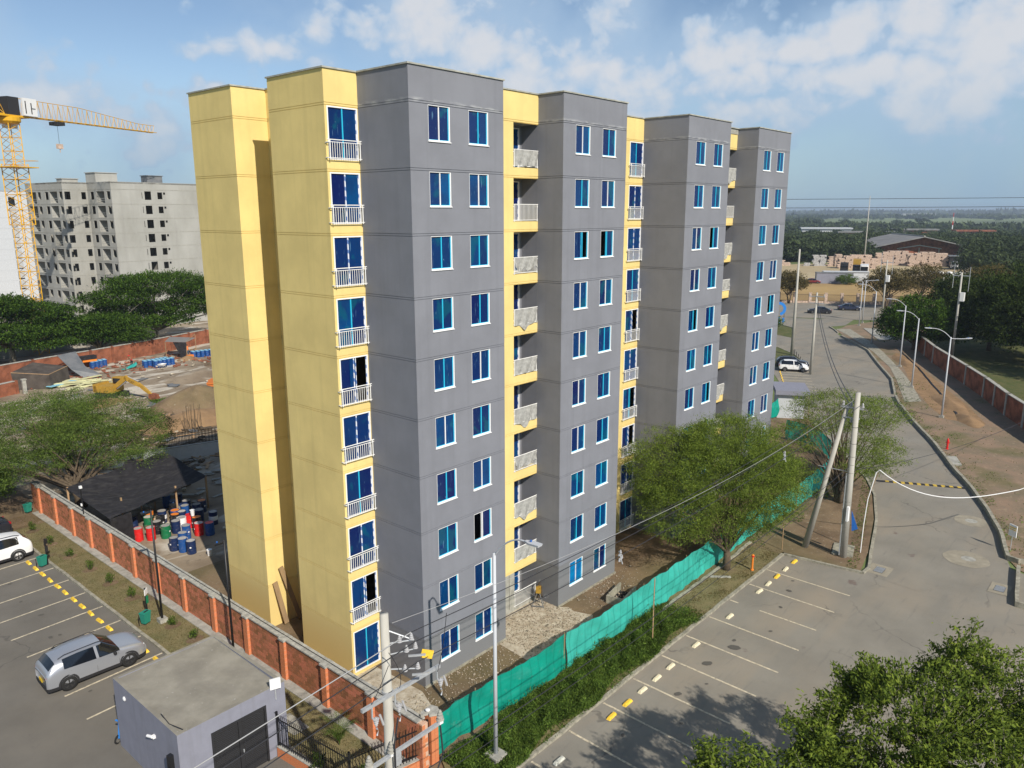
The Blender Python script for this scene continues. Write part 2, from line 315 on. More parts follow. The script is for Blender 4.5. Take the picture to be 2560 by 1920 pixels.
# ------------------------------------------------------------------ mesh building
class MB:
    def __init__(s): s.v = []; s.f = []; s.m = []
    def face(s, pts, m=0):
        n = len(s.v); s.v += [tuple(p) for p in pts]; s.f.append(tuple(range(n, n+len(pts)))); s.m.append(m)
    def raw(s, vs, fs, m=0):
        n = len(s.v); s.v += [tuple(p) for p in vs]; s.f += [tuple(i+n for i in f) for f in fs]; s.m += [m]*len(fs)
    def box(s, x0, y0, z0, x1, y1, z1, m=0):
        v = [(x0, y0, z0), (x1, y0, z0), (x1, y1, z0), (x0, y1, z0), (x0, y0, z1), (x1, y0, z1), (x1, y1, z1), (x0, y1, z1)]
        s.raw(v, [(0, 3, 2, 1), (4, 5, 6, 7), (0, 1, 5, 4), (1, 2, 6, 5), (2, 3, 7, 6), (3, 0, 4, 7)], m)
    def obox(s, c, sz, rz=0, m=0, tilt=None):
        T = Matrix.Rotation(rz, 4, 'Z')
        if tilt: T = T @ Matrix.Rotation(tilt[0], 4, 'X') @ Matrix.Rotation(tilt[1], 4, 'Y')
        hx, hy, hz_ = sz[0]/2, sz[1]/2, sz[2]/2
        v = [Vector(c)+T @ Vector(p) for p in [(-hx, -hy, -hz_), (hx, -hy, -hz_), (hx, hy, -hz_), (-hx, hy, -hz_), (-hx, -hy, hz_), (hx, -hy, hz_), (hx, hy, hz_), (-hx, hy, hz_)]]
        s.raw(v, [(0, 3, 2, 1), (4, 5, 6, 7), (0, 1, 5, 4), (1, 2, 6, 5), (2, 3, 7, 6), (3, 0, 4, 7)], m)
    def tube(s, pts, r, n=8, m=0, caps=True):
        pts = [Vector(p) for p in pts]; rs = r if isinstance(r, (list, tuple)) else [r]*len(pts)
        rings = []; base = len(s.v); up = None
        for i, p in enumerate(pts):
            d = (pts[min(i+1, len(pts)-1)]-pts[max(i-1, 0)]).normalized()
            if up is None: up = Vector((0, 0, 1)) if abs(d.z) < .9 else Vector((1, 0, 0))
            a = d.cross(up).normalized(); b = d.cross(a).normalized(); up = -b if False else up
            for k in range(n):
                t = 2*math.pi*k/n; s.v.append(tuple(p+(a*math.cos(t)+b*math.sin(t))*rs[i]))
        for i in range(len(pts)-1):
            for k in range(n):
                q = (k+1) % n; o = base+i*n
                s.f.append((o+k, o+q, o+n+q, o+n+k)); s.m.append(m)
        if caps:
            s.f.append(tuple(base+k for k in range(n))[::-1]); s.m.append(m)
            s.f.append(tuple(base+(len(pts)-1)*n+k for k in range(n))); s.m.append(m)
    def cyl(s, c, r, h, n=16, m=0, r2=None):
        s.tube([c, (c[0], c[1], c[2]+h)], [r, r if r2 is None else r2], n, m)
    def lathe(s, prof, n=16, m=0, c=(0, 0, 0)):
        b = len(s.v)
        for (r, z) in prof:
            for k in range(n):
                t = 2*math.pi*k/n; s.v.append((c[0]+r*math.cos(t), c[1]+r*math.sin(t), c[2]+z))
        for i in range(len(prof)-1):
            for k in range(n):
                q = (k+1) % n; s.f.append((b+i*n+k, b+i*n+q, b+(i+1)*n+q, b+(i+1)*n+k)); s.m.append(m)
        s.f.append(tuple(b+k for k in range(n))[::-1]); s.m.append(m)
        s.f.append(tuple(b+(len(prof)-1)*n+k for k in range(n))); s.m.append(m)
    def prism(s, poly, z0, z1, m=0):
        n = len(poly); v = [(x, y, z0) for x, y in poly]+[(x, y, z1) for x, y in poly]
        s.raw(v, [tuple(range(n))[::-1], tuple(range(n, 2*n))]+[(i, (i+1) % n, n+(i+1) % n, n+i) for i in range(n)], m)
    def build(s, name, mats, parent=None, loc=None, smooth=False):
        me = bpy.data.meshes.new(name); me.from_pydata(s.v, [], s.f)
        for m_ in (mats if isinstance(mats, (list, tuple)) else [mats]): me.materials.append(M[m_] if isinstance(m_, str) else m_)
        if any(s.m): me.polygons.foreach_set('material_index', s.m)
        if smooth: me.polygons.foreach_set('use_smooth', [True]*len(s.f))
        me.update()
        o = bpy.data.objects.new(name, me); COL.objects.link(o)
        if parent: o.parent = parent
        if loc: o.location = loc
        return o
def tag(o, label=None, cat=None, group=None, kind=None):
    if label: o['label'] = label
    if cat: o['category'] = cat
    if group: o['group'] = group
    if kind: o['kind'] = kind
    return o
def thing(name, label, cat, loc=(0, 0, 0), rz=0, group=None):
    o = bpy.data.objects.new(name, None); COL.objects.link(o); o.location = loc; o.rotation_euler = (0, 0, rz); o.empty_display_size = .3
    return tag(o, label, cat, group)
def struct(name, mb, m): return tag(mb.build(name, m), kind='structure')
def copy_tree(o, parent=None):
    c = o.copy(); COL.objects.link(c)
    if parent: c.parent = parent
    for ch in [x for x in bpy.data.objects if x.parent == o]: copy_tree(ch, c)
    return c
def instance(proto, loc, rz, label, scale=None):
    c = copy_tree(proto); c.location = loc; c.rotation_euler = (0, 0, rz); c['label'] = label
    if scale: c.scale = scale
    return c
def share(o, name, parent, loc, rz=0, mats=None):
    c = o.copy(); c.name = name; COL.objects.link(c); c.parent = parent; c.location = loc; c.rotation_euler = (0, 0, rz); return c
def bez(a, b, c, n=6):
    a, b, c = Vector(a), Vector(b), Vector(c)
    return [a*(1-t)**2+b*2*t*(1-t)+c*t*t for t in [i/n for i in range(n+1)]]
def sag(a, b, d, n=12):
    a, b = Vector(a), Vector(b)
    return [a.lerp(b, i/n)-Vector((0, 0, 4*d*(i/n)*(1-i/n))) for i in range(n+1)]

# ------------------------------------------------------------------ foliage
def quads_mesh(name, P, A, B, mt, parent=None, tri=False):
    """P centres (n,3); A, B half axes (n,3): one small leaf-shaped face each"""
    n = len(P); V = np.empty((n, 4, 3), np.float32)
    V[:, 0] = P-A; V[:, 1] = P+B*.8-A*.1; V[:, 2] = P+A; V[:, 3] = P-B*.8-A*.1
    me = bpy.data.meshes.new(name); me.vertices.add(4*n); me.vertices.foreach_set('co', V.ravel())
    me.loops.add(4*n); me.loops.foreach_set('vertex_index', np.arange(4*n, dtype=np.int32))
    me.polygons.add(n); me.polygons.foreach_set('loop_start', np.arange(0, 4*n, 4, dtype=np.int32)); me.polygons.foreach_set('loop_total', np.full(n, 4, np.int32))
    me.materials.append(M[mt]); me.update(calc_edges=True); me.validate()
    o = bpy.data.objects.new(name, me); COL.objects.link(o)
    if parent: o.parent = parent
    return o
def leafset(centres, per, spread, size, aspect=.35, up=.6, droop=0.0, r=rng, out_from=None):
    n = len(centres)*per; C = np.repeat(centres, per, 0)
    P = C+r.normal(0, 1, (n, 3))*np.asarray(spread)
    D = r.normal(0, 1, (n, 3))
    if out_from is not None: D += (C-out_from)/(np.linalg.norm(C-out_from, axis=1, keepdims=True)+1e-6)*1.2
    D[:, 2] -= droop; D /= np.linalg.norm(D, axis=1, keepdims=True)
    Nn = r.normal(0, .7, (n, 3)); Nn[:, 2] += up*2; B = np.cross(D, Nn); B /= np.linalg.norm(B, axis=1, keepdims=True)+1e-9
    s = size*r.uniform(.6, 1.35, (n, 1))
    return P, D*s, B*s*aspect
def crown_points(ells, n, shell=.55, r=rng, flatbottom=None):
    """clump centres inside a set of ellipsoids (cx,cy,cz,rx,ry,rz), denser towards the outside"""
    vol = np.array([e[3]*e[4]*e[5] for e in ells])**.75; vol /= vol.sum(); out = []
    for e, w in zip(ells, vol):
        k = max(3, int(n*w)); d = r.normal(0, 1, (k, 3)); d /= np.linalg.norm(d, axis=1, keepdims=True)
        rad_ = r.uniform(shell**3, 1.0, (k, 1))**(1/3)*r.uniform(.88, 1.08, (k, 1))
        out.append(np.array(e[:3])+d*rad_*np.array(e[3:6]))
    return np.concatenate(out)
def tree(name, label, base, ells, clumps, per, spread, size, mt, trunk_r=.25, fork=.35, limbs=18, bark='bark', aspect=.35, droop=0.0, group=None, shell=.5, up=.6, cat='tree', stems=1, twigs=0):
    t = thing(name, label, cat, base, 0, group)
    r = np.random.default_rng(int(abs(base[0]*131+base[1]*17+clumps)) % 9973)
    C = crown_points(ells, clumps, shell, r)
    low = np.percentile(C[:, 2], 3); C = C[C[:, 2] > low]
    P, A, B = leafset(C, per, spread, size, aspect, up, droop, r, out_from=np.array([0, 0, ells[0][2]*.6]))
    quads_mesh('crown', P, A, B, mt, t)
    mb = MB(); top = ells[0][2]-ells[0][5]*.5; fz = max(.6, top*fork)
    bases = [(0, 0)] if stems == 1 else [(R_(-.3, .3), R_(-.3, .3)) for _ in range(stems)]
    for (sx, sy) in bases:
        mb.tube([(sx*.5, sy*.5, -.1), (sx+.05, sy-.03, fz*.5), (sx*1.8, sy*1.8, fz)], [trunk_r*1.35, trunk_r, trunk_r*.85], 8)
    idx = r.choice(len(C), min(limbs, len(C)), replace=False)
    for q, i in enumerate(idx):
        sx, sy = bases[q % len(bases)]; c = Vector(C[i]); s0 = Vector((sx*1.8, sy*1.8, fz*r.uniform(.8, 1)))
        mid = s0.lerp(c, .45)+Vector((r.normal()*.3, r.normal()*.3, abs(c.z-s0.z)*.18)); rr_ = trunk_r*r.uniform(.35, .6)
        mb.tube(bez(s0, mid, c, 5), [rr_, rr_*.8, rr_*.6, rr_*.42, rr_*.28, rr_*.12], 5, caps=False)
        for _ in range(twigs):
            j = r.integers(len(C)); e2 = Vector(C[j])
            if (e2-c).length < max(ells[0][3:6])*.9:
                mb.tube(bez(s0.lerp(c, .7), s0.lerp(c, .8).lerp(e2, .5), e2, 3), [rr_*.3, rr_*.22, rr_*.12, .012], 4, caps=False)
    mb.build('trunk', bark, t, smooth=True)
    return t

def twig_tree(name, label, base, ells, ntw, per, size, mt, fork, trunk_r=.2, limbs=16, bark='barkg', fill=300, seed=5):
    t = thing(name, label, 'tree', base); r = np.random.default_rng(seed); C = crown_points([(e[0], e[1], e[2], e[3], e[4], e[5]) for e in ells], ntw, .93, r)
    cen = np.mean([e[:3] for e in ells], 0); mb = MB(); LC = []; hub = []
    eC = np.array([e[:3] for e in ells])
    for p in C:
        c = eC[np.argmin(np.linalg.norm(eC-p, axis=1))]; a = c+(p-c)*r.uniform(.25, .5)+np.array([0, 0, -.25]); ln = np.linalg.norm(p-a)
        q = p+np.array([r.normal(0, .12), r.normal(0, .12), r.uniform(-.05, .35)]); md = (a+q)/2+np.array([0, 0, -.18*ln])
        pts = bez(a, md, q, 7); mb.tube(pts, [.022-.0025*i for i in range(8)], 4, caps=False)
        for i in range(2, 8):
            for _ in range(2): LC.append([pts[i][0]+r.normal(0, .06), pts[i][1]+r.normal(0, .06), pts[i][2]+r.normal(0, .04)])
    LC = np.array(LC); P, A_, B_ = leafset(LC, per, (.085, .085, .06), size, .46, .7, 0, r, out_from=cen)
    F = crown_points(ells, fill, .25, r); P2, A2, B2 = leafset(F, 34, (.16, .16, .12), size, .46, .6, 0, r)
    quads_mesh('crown', np.concatenate([P, P2]), np.concatenate([A_, A2]), np.concatenate([B_, B2]), mt, t)
    mb.tube([(0, 0, -.1), (.1, .05, fork*.5), (0, .1, fork)], [trunk_r*1.3, trunk_r, trunk_r*.85], 9)
    for i in r.choice(len(F), limbs, replace=False): c = Vector(F[i]); s0 = Vector((0, .1, fork*r.uniform(.75, 1))); mb.tube(bez(s0, s0.lerp(c, .5)+Vector((0, 0, .3)), c, 6), [trunk_r*.5*(1-.13*k) for k in range(7)], 6, caps=False)
    mb.build('trunk', bark, t, smooth=True); return t

for _k in ('green', 'greenl'):
    _t = M[_k].node_tree; _w = _t.nodes.new('ShaderNodeTexWave'); _w.inputs['Scale'].default_value = .55; _w.inputs['Distortion'].default_value = .25; _w.bands_direction = 'X'
    _t.links.new(_t.nodes.new('ShaderNodeTexCoord').outputs['Object'], _w.inputs[0]); _q = _t.nodes.new('ShaderNodeMapRange'); _t.links.new(_w.outputs[1], _q.inputs[0]); _q.inputs[1].default_value = .93; _q.inputs[2].default_value = 1.0; _q.inputs[4].default_value = .35
    mixc(M[_k], _q.outputs[0], (.0, .16, .12)); mixc(M[_k], noise_fac(M[_k], 3, .62, .75, .4), (.22, .40, .33))
    _t.nodes['Principled BSDF'].inputs['Alpha'].default_value = .86

M['leaf_l'] = mat('greener_feathery_leaf', (.098, .150, .030), .9, var=.25, scale=.9, island=.5, transl=.25, spec=.08)  # left tree's own leaf green, less yellow than the other feathery trees
M['stone'] = mat('rubble_stones', (.33, .28, .21), .95, island=.45)
for _k in ('asphalt', 'asphalt2'):
    _t = M[_k].node_tree; _N = _t.nodes; _L = _t.links; _c = _N.new('ShaderNodeTexCoord'); _n = _N.new('ShaderNodeTexNoise'); _n.inputs['Scale'].default_value = 1.2; _L.new(_c.outputs['Object'], _n.inputs['Vector'])
    _a = _N.new('ShaderNodeVectorMath'); _a.operation = 'ADD'; _L.new(_c.outputs['Object'], _a.inputs[0]); _s = _N.new('ShaderNodeVectorMath'); _s.operation = 'SCALE'; _s.inputs['Scale'].default_value = 1.1; _L.new(_n.outputs[1], _s.inputs[0]); _L.new(_s.outputs[0], _a.inputs[1])
    _v = _N.new('ShaderNodeTexVoronoi'); _v.feature = 'DISTANCE_TO_EDGE'; _v.inputs['Scale'].default_value = .16; _L.new(_a.outputs[0], _v.inputs['Vector'])
    _m = _N.new('ShaderNodeMapRange'); _L.new(_v.outputs[0], _m.inputs[0]); _m.inputs[1].default_value = .010; _m.inputs[2].default_value = .002; _m.inputs[4].default_value = .5
    mixc(M[_k], mul(M[_k], _m.outputs[0], noise_fac(M[_k], .25, .48, .58, 1.0)), (.07, .066, .06))
for _k in ('navy', 'blue', 'dgreen', 'blackd', 'red'):
    mixc(M[_k], noise_fac(M[_k], 3.5, .55, .72, .45, None, 6, .5, True), (.24, .21, .17))
mixc(M['net'], noise_fac(M['net'], .9, .5, .75, .6, (1, 3, 1), 6, 1.0), (.075, .070, .064))
mixc(M['boxpaint'], noise_fac(M['boxpaint'], 1.6, .52, .8, .4, (3, 3, .15)), (.17, .17, .19))
mixc(M['boxroof'], noise_fac(M['boxroof'], .7, .5, .62, .45, None, 6, .6), (.19, .175, .15))
# ================================================================== SETTING
def sheet(name, poly, z, m, label=None):
    mb = MB(); mb.face([(x, y, z) for x, y in poly]); return struct(name, mb, m)
sheet('ground', [(-12000, -12000), (12000, -12000), (12000, 12000), (-12000, 12000)], 0, 'plain')
sheet('bare_ground', [(-3.7, -6.4), (58, -6.4), (62, 18), (58, 60), (-3.7, 60)], .006, 'dirt')
sheet('construction_yard', [(-3.7, 19), (62, 19), (95, 75), (60, 108), (8, 93), (-12, 80), (-3.9, 50)], .014, 'yard')
_q = [(4.6, -2.0), (9.4, -2.4), (10.3, -1.4), (10.0, -.2), (9.56, 0), (9.56, 1.5), (5.36, 1.5), (5.36, 0), (4.8, -.1)]
sheet('builders_rubble_apron', _q[:1]+[(4.6+.5*i+R_(-.1, .1), -2.05-.03*i+R_(-.28, .28)) for i in range(1, 10)]+[(9.9+R_(-.2, .2), -1.9+.5*i) for i in range(4)]+_q[4:], .02, 'rubble')
sheet('builders_rubble_apron', [(-3.3, -2.2), (-.9, -1.6), (-.3, -.1), (-.4, 3.0), (-2.0, 3.1), (-3.3, 4.4)], .02, 'rubble')
sheet('yard_beyond_wall', [(-60, 80), (8, 93), (60, 108), (130, 190), (60, 260), (-80, 200)], .02, 'yard')
sheet('parking_lot', [(-60, -60), (25.4, -60), (25.4, -19.2), (30.0, -18.9), (30.6, -17.4), (32.2, -16.9), (32.2, -14), (27.4, -10.6), (24.2, -11.0), (23.8, -6.5), (-60, -6.5)], .022, 'asphalt')
road = [(24.4, -11.0), (27.4, -10.5), (33.2, -9.1), (38.1, -7.5), (41.3, -6.0), (45, -3.6), (49, -.9), (55, 3.2), (60, 7.0), (66.5, 10.6), (73.2, 14.6), (79.8, 18.4), (82.8, 14.7), (87.8, 17.2), (91.8, 19.9), (96.3, 24.3), (104, 33), (120, 52),
        (126, 46), (108.6, 29.6), (106.8, 26.1), (112, 27.8), (118.1, 30.6), (120.8, 34.2), (131.6, 38.6), (132.8, 31.2), (137, 29.5), (137, 26), (127.5, 24.5), (123.6, 26.2), (120.2, 24.0), (113.5, 20.6), (109.1, 17.6), (101.8, 12.7), (90.8, 7.8), (82, 3.7), (69, -.7), (61.3, -4.3), (55, -7.5), (48.5, -10.4), (44.1, -12.6), (39.9, -14.4), (35.9, -15.9), (31.8, -16.9), (28, -17), (24, -14)]
sheet('road', road, .03, 'asphalt')
sheet('cross_road', [(131.6, 38.8), (100, 90), (112, 108), (156, 49.2), (170.6, 22.6), (196, -50), (178, -60), (149, 6), (136, 26)], .038, 'asphalt')
sheet('traffic_island_grass', [(108.6, 29.8), (106.9, 26.3), (112, 28), (118.1, 30.9), (120.5, 34.4), (131.2, 38.9), (129, 44), (110, 40)], .05, 'grass')
sheet('ochre_field', [(156.6, 49.4), (171, 22.6), (186, -12), (262, 10), (214, 62), (206, 74), (160, 90), (130, 95)], .05, 'ochre')
sheet('sand_yard', [(206, 74), (214, 62), (262, 10), (330, 30), (330, 62), (292, 98), (250, 110), (190, 110)], .06, 'sand')
sheet('dry_verge', [(-2.8, -3.9), (23.5, -3.9), (23.6, -6.36), (-60, -6.36), (-60, -4.6), (-3.2, -4.6)], .10, 'drygrass')
sheet('corner_verge', [(23.5, -3.9), (36, -3.9), (47, -3.0), (44.9, -3.5), (41.1, -5.9), (38.0, -7.35), (33.1, -8.95), (27.3, -10.35), (24.35, -10.85), (23.95, -6.4), (23.6, -6.3)], .104, 'dirt')
sheet('far_verge', [(79.8, 18.4), (82.8, 14.9), (87.8, 17.4), (91.8, 20.1), (96.3, 24.6), (103, 33), (90, 40), (76, 30)], .11, 'grass')
sheet('dirt_track', [(31.9, -17.1), (36, -16.05), (40, -14.55), (44.2, -12.75), (48.6, -10.55), (55.1, -7.65), (61.4, -4.45), (69.1, -.85), (82.1, 3.55), (90.9, 7.65), (101.9, 12.5), (109.2, 17.4), (120, 23.6), (127.5, 24.2), (136, 22), (140, 12), (118, 9), (97.9, 2.7), (91.5, -.6), (78.9, -7), (67, -12.6), (52, -20.5), (30, -34), (25.9, -34), (25.9, -18.8), (30.3, -18.4), (30.8, -17.7)], .05, 'track')
sheet('ochre_trench_spoil', [(65.5, -6.2), (70, -3.6), (79, .4), (92, 5.0), (103, 9.2), (101, 7.0), (93, 3.0), (84, -1.2), (74, -6.2), (66, -9.6)], .056, 'soil')
sheet('shaded_lawn', [(52, -20.9), (67, -12.9), (78.9, -7.3), (97.9, 2.4), (118, 8.6), (140, 11.6), (160, -40), (90, -70), (40, -50)], .054, 'grass')
sheet('sidewalk', [(121.5, 24.2), (123.4, 22.3), (117, 18.6), (110.3, 14.6), (102.2, 10.5), (89.4, 4.6), (81.8, 1.4), (72.2, -2.2), (70.6, -.9), (81.7, 2.95), (90.3, 6.2), (101.6, 11.8), (110, 16.8), (116, 20.4)], .075, 'kerb')
sheet('concrete_slab', [(125.5, 20.7), (126.8, 18.4), (116.2, 12.6), (112.8, 14.2)], .12, 'concrete')
# left lot
sheet('car_park', [(-60, -3), (-6.32, -3), (-6.32, 60), (-60, 60)], .026, 'asphalt2')
sheet('garden_strip', [(-6.2, -3.3), (-3.7, -3.3), (-3.7, 47), (-6.2, 47)], .09, 'drygrass')
sheet('garden_strip_end', [(-6.2, 33.5), (-3.7, 33.5), (-2, 60), (-8, 60)], .094, 'dirt')
def band(name, pts, w, h, m, z0=-.05):
    mb = MB(); n = len(pts); L = []
    for i, p in enumerate(pts):
        a = Vector(pts[max(i-1, 0)]); b = Vector(pts[min(i+1, n-1)]); d = (b-a).normalized(); nn = Vector((-d.y, d.x))*w/2
        L.append((Vector(p)+nn, Vector(p)-nn))
    for i in range(n-1):
        a, b = L[i]; c, d = L[i+1]
        q = [(a.x, a.y), (b.x, b.y), (d.x, d.y), (c.x, c.y)]
        mb.face([(x, y, h) for x, y in q]); mb.face([(q[0][0], q[0][1], z0), (q[0][0], q[0][1], h), (q[3][0], q[3][1], h), (q[3][0], q[3][1], z0)])
        mb.face([(q[1][0], q[1][1], z0), (q[2][0], q[2][1], z0), (q[2][0], q[2][1], h), (q[1][0], q[1][1], h)])
    for (a, b) in (L[0], L[-1]): mb.face([(a.x, a.y, z0), (b.x, b.y, z0), (b.x, b.y, h), (a.x, a.y, h)])
    return struct(name, mb, m)
def wob(pts, step=1.0, amp=.02):
    out = []
    for a, b in zip(pts[:-1], pts[1:]):
        k = max(1, int(math.dist(a, b)/step))
        for i in range(k):
            t = i/k; out.append((a[0]+(b[0]-a[0])*t+R_(-amp, amp), a[1]+(b[1]-a[1])*t+R_(-amp, amp)))
    return out+[pts[-1]]
band('kerb', wob([(-20, -6.45), (23.7, -6.45)]), .17, .135, 'kerb')
band('kerb', wob([(23.75, -6.5), (24.0, -9.0), (24.3, -10.95)], .8), .16, .14, 'kerb')
band('kerb', wob([(24.3, -11.0), (25.2, -11.05), (27.4, -10.5), (33.2, -9.1), (38.1, -7.5), (41.3, -6.0), (45, -3.6), (49, -.9), (55, 3.2)]), .17, .14, 'kerb')
band('kerb', wob([(31.9, -17.0), (35.9, -15.95), (39.9, -14.45), (44.1, -12.65), (48.5, -10.45), (55, -7.55), (61.3, -4.35), (69, -.75), (72.5, .6)]), .22, .34, 'kerb')
band('kerb', wob([(74, 1.1), (82, 3.65), (90.8, 7.75), (101.8, 12.6), (109.1, 17.5), (113.5, 20.5)]), .22, .30, 'kerb')
band('kerb', wob([(117, 22.2), (120.2, 23.9), (123.5, 26.0)]), .2, .2, 'kerb')
band('kerb', [(31.9, -17.0), (31.7, -17.6), (31.9, -18.0), (32.6, -18.2)], .18, .34, 'kerb')
band('kerb', wob([(30.7, -17.75), (28, -18.1), (25.6, -18.45), (25.6, -24)]), .2, .34, 'kerb')
band('kerb', wob([(106.9, 26.1), (112, 27.8), (118.1, 30.6), (120.7, 34.1), (131.5, 38.6)], 2), .25, .14, 'kerb')
band('kerb', wob([(79.8, 18.4), (82.8, 14.7), (87.8, 17.2), (91.8, 19.9), (96.3, 24.3)], 2), .2, .14, 'kerb')
band('kerb', wob([(-6.28, -3), (-6.28, 47)]), .15, .14, 'kerb')
band('wall_foot_path', wob([(-3.95, -3.2), (-3.95, 36)], 1, .01), .46, .13, 'concrete')
band('dark_trench_edge', wob([(66.2, -7.4), (79.5, -2.1), (92.5, 3.3), (107, 9.8)], 2, .05), .22, .10, 'black')
band('speed_bump', [(41.6, -6.6), (42.6, -8.6), (44.2, -12.2)], .32, .075, 'clad')
for k in range(10):
    t = .07+k*.1; mb = MB(); x = 41.8+(44.15-41.8)*t; y = -6.9-(12.0-6.9)*t
    mb.obox((x, y, .055), (.36, .26, .055), rad(-64)+math.pi/2); struct('speed_bump_marking', mb, 'yellowline')
# paint lines
def line(x0, y0, x1, y1, w=.10, z=.032, m='line'):
    d = Vector((x1-x0, y1-y0)); n = Vector((-d.y, d.x)).normalized()*w/2; mb = MB()
    mb.face([(x0+n.x, y0+n.y, z), (x0-n.x, y0-n.y, z), (x1-n.x, y1-n.y, z), (x1+n.x, y1+n.y, z)]); return struct('parking_line', mb, m)
for x in (21.12, 18.72, 16.28, 13.9, 11.46, 9.1, 6.62, 4.25, 1.8, -.6, -3.0):
    if x == 16.28: line(x, -6.6, x-.02, -7.1); line(x-.05, -8.3, x-.1, -11.3)
    else: line(x, -6.6, x-.12, -11.35)
for y in (32.5, 30.2, 27.86, 25.55, 23.2, 20.85, 18.52, 16.27, 13.93, 11.6, 9.2): line(-6.4, y, -10.8, y-.18, z=.036)
for i in range(7): line(78.2-1.55*i, 16.2-.75*i, 79.6-1.55*i, 13.3-.8*i, .14)
line(-10.9, 4.4, -13.5, -2.5, z=.036, m='yellowline')
# stains, covers and patches
def blob(name, x, y, r, z, m, sq=1.0, rz=0, n=26, jit=.10):
    mb = MB(); pts = []
    for k in range(n):
        t = 2*math.pi*k/n; q = r*(1+R_(-jit, jit)); px, py = q*math.cos(t), q*math.sin(t)*sq
        pts.append((x+px*math.cos(rz)-py*math.sin(rz), y+px*math.sin(rz)+py*math.cos(rz), z))
    mb.face(pts); return struct(name, mb, m)
for (x, y, r) in [(6.9, -8.7, .18), (9.9, -8.55, .25), (12.0, -8.9, .30), (14.6, -9.6, .1), (17.3, -9.0, .12), (5.2, -9.8, .09), (3.0, -8.4, .1), (8.4, -9.3, .08), (19.4, -8.6, .16), (20.7, -8.3, .1), (-8.9, 20.0, .15), (-9.4, 17.2, .14), (-9.0, 17.1, .1), (-8.8, 25.2, .12), (-9.1, 22.4, .1), (-9.9, 11.0, .09), (12.6, -8.6, .12)]:
    blob('oil_stain', x, y, r, .040, 'puddle', .7, R_(0, 3))
blob('manhole_cover', 37.3, -14.0, 1.05, .04, 'patch', 1, 0, 28, .03); blob('manhole_cover', 37.3, -14.0, .38, .044, 'concrete', 1, 0, 20, .01)
blob('manhole_cover', 30.4, -15.1, 1.25, .04, 'patch', 1, 0, 28, .03); blob('manhole_cover', 30.5, -15.2, .40, .044, 'concrete', 1, 0, 20, .01)
for (x, y, w, h) in [(25.4, -11.6, 1.5, 1.2), (27.3, -17.4, 1.5, 1.0)]:
    sheet('road_patch', [(x-w/2, y-h/2), (x+w/2, y-h/2), (x+w/2, y+h/2), (x-w/2, y+h/2)], .042, 'patch')
    t = thing('drain_grate', 'slotted metal drain grate at the %s' % ('tip of the dirt verge by the parking bays' if x < 26 else 'low kerb on the right side of the road'), 'drain', (x, y, .044))
    mb = MB(); mb.box(-.4, -.25, 0, .4, .25, .006); mb.build('drain_pit', 'dark', t)
    for k in range(7): mb = MB(); mb.box(-.38+k*.11, -.24, .006, -.33+k*.11, .24, .03); mb.build('bar', 'steel', t)

# ================================================================== MAIN BUILDING
H = 26.07; S = 2.5; G0 = 24.816
GRV = []
for k in range(10): GRV += [(G0-S*k-.012, G0-S*k+.012), (G0-.088-S*k-.012, G0-.088-S*k+.012)]
bld = thing('apartment_building', 'ten storey grey and yellow apartment building with blue filmed windows behind the green net', 'apartment building', (0, 0, 0))
def facade(p0, p1, m, holes=(), z0=0.0, z1=H, depth=.14, name='wall', reveal=None):
    """vertical wall from p0 to p1, outside on the right hand; holes = (u0,u1,z0,z1); double joints recessed"""
    p0 = Vector((*p0, 0)); p1 = Vector((*p1, 0)); L = (p1-p0).length; d = (p1-p0)/L; n = Vector((d.y, -d.x, 0))
    us = sorted({0.0, L}|{round(h[0], 4) for h in holes}|{round(h[1], 4) for h in holes})
    gv = [g for g in GRV if g[0] > z0+.05 and g[1] < z1-.05]
    zs = sorted({z0, z1}|{g for q in gv for g in q}|{h[2] for h in holes}|{h[3] for h in holes})
    mb = MB(); P = lambda u, z, o=0: p0+d*u+Vector((0, 0, z))-n*o
    for a, b in zip(zs[:-1], zs[1:]):
        zc = (a+b)/2; groove = any(g[0] < zc < g[1] for g in gv)
        for u, w in zip(us[:-1], us[1:]):
            uc = (u+w)/2
            if any(h[0] < uc < h[1] and h[2] < zc < h[3] for h in holes): continue
            o = .022 if groove else 0
            mb.face([P(u, a, o), P(w, a, o), P(w, b, o), P(u, b, o)])
            if groove:
                mb.face([P(u, a, 0), P(w, a, 0), P(w, a, o), P(u, a, o)]); mb.face([P(u, b, o), P(w, b, o), P(w, b, 0), P(u, b, 0)])
    for (u, w, a, b) in holes:
        D = depth
        mb.face([P(u, a), P(u, a, D), P(u, b, D), P(u, b)], 1); mb.face([P(w, a, D), P(w, a), P(w, b), P(w, b, D)], 1) if w < L-.01 else None
        mb.face([P(u, b), P(u, b, D), P(w, b, D), P(w, b)], 1); mb.face([P(u, a, D), P(u, a), P(w, a), P(w, a, D)], 1)
    return mb.build(name, [m, reveal or m], bld)
X1, X2 = -1.622, -1.663
Y1, Y2, Y3, Y4 = 3.055, 6.909, 9.733, 13.517
WU = [(.98, 2.15), (3.22, 4.385)]
WH = [(u, w, 23.365-S*k, 24.70-S*k) for k in range(10) for (u, w) in WU]
gx = [(0.0, 5.354), (9.567, 14.932), (21.419, 26.766), (30.883, 36.238)]
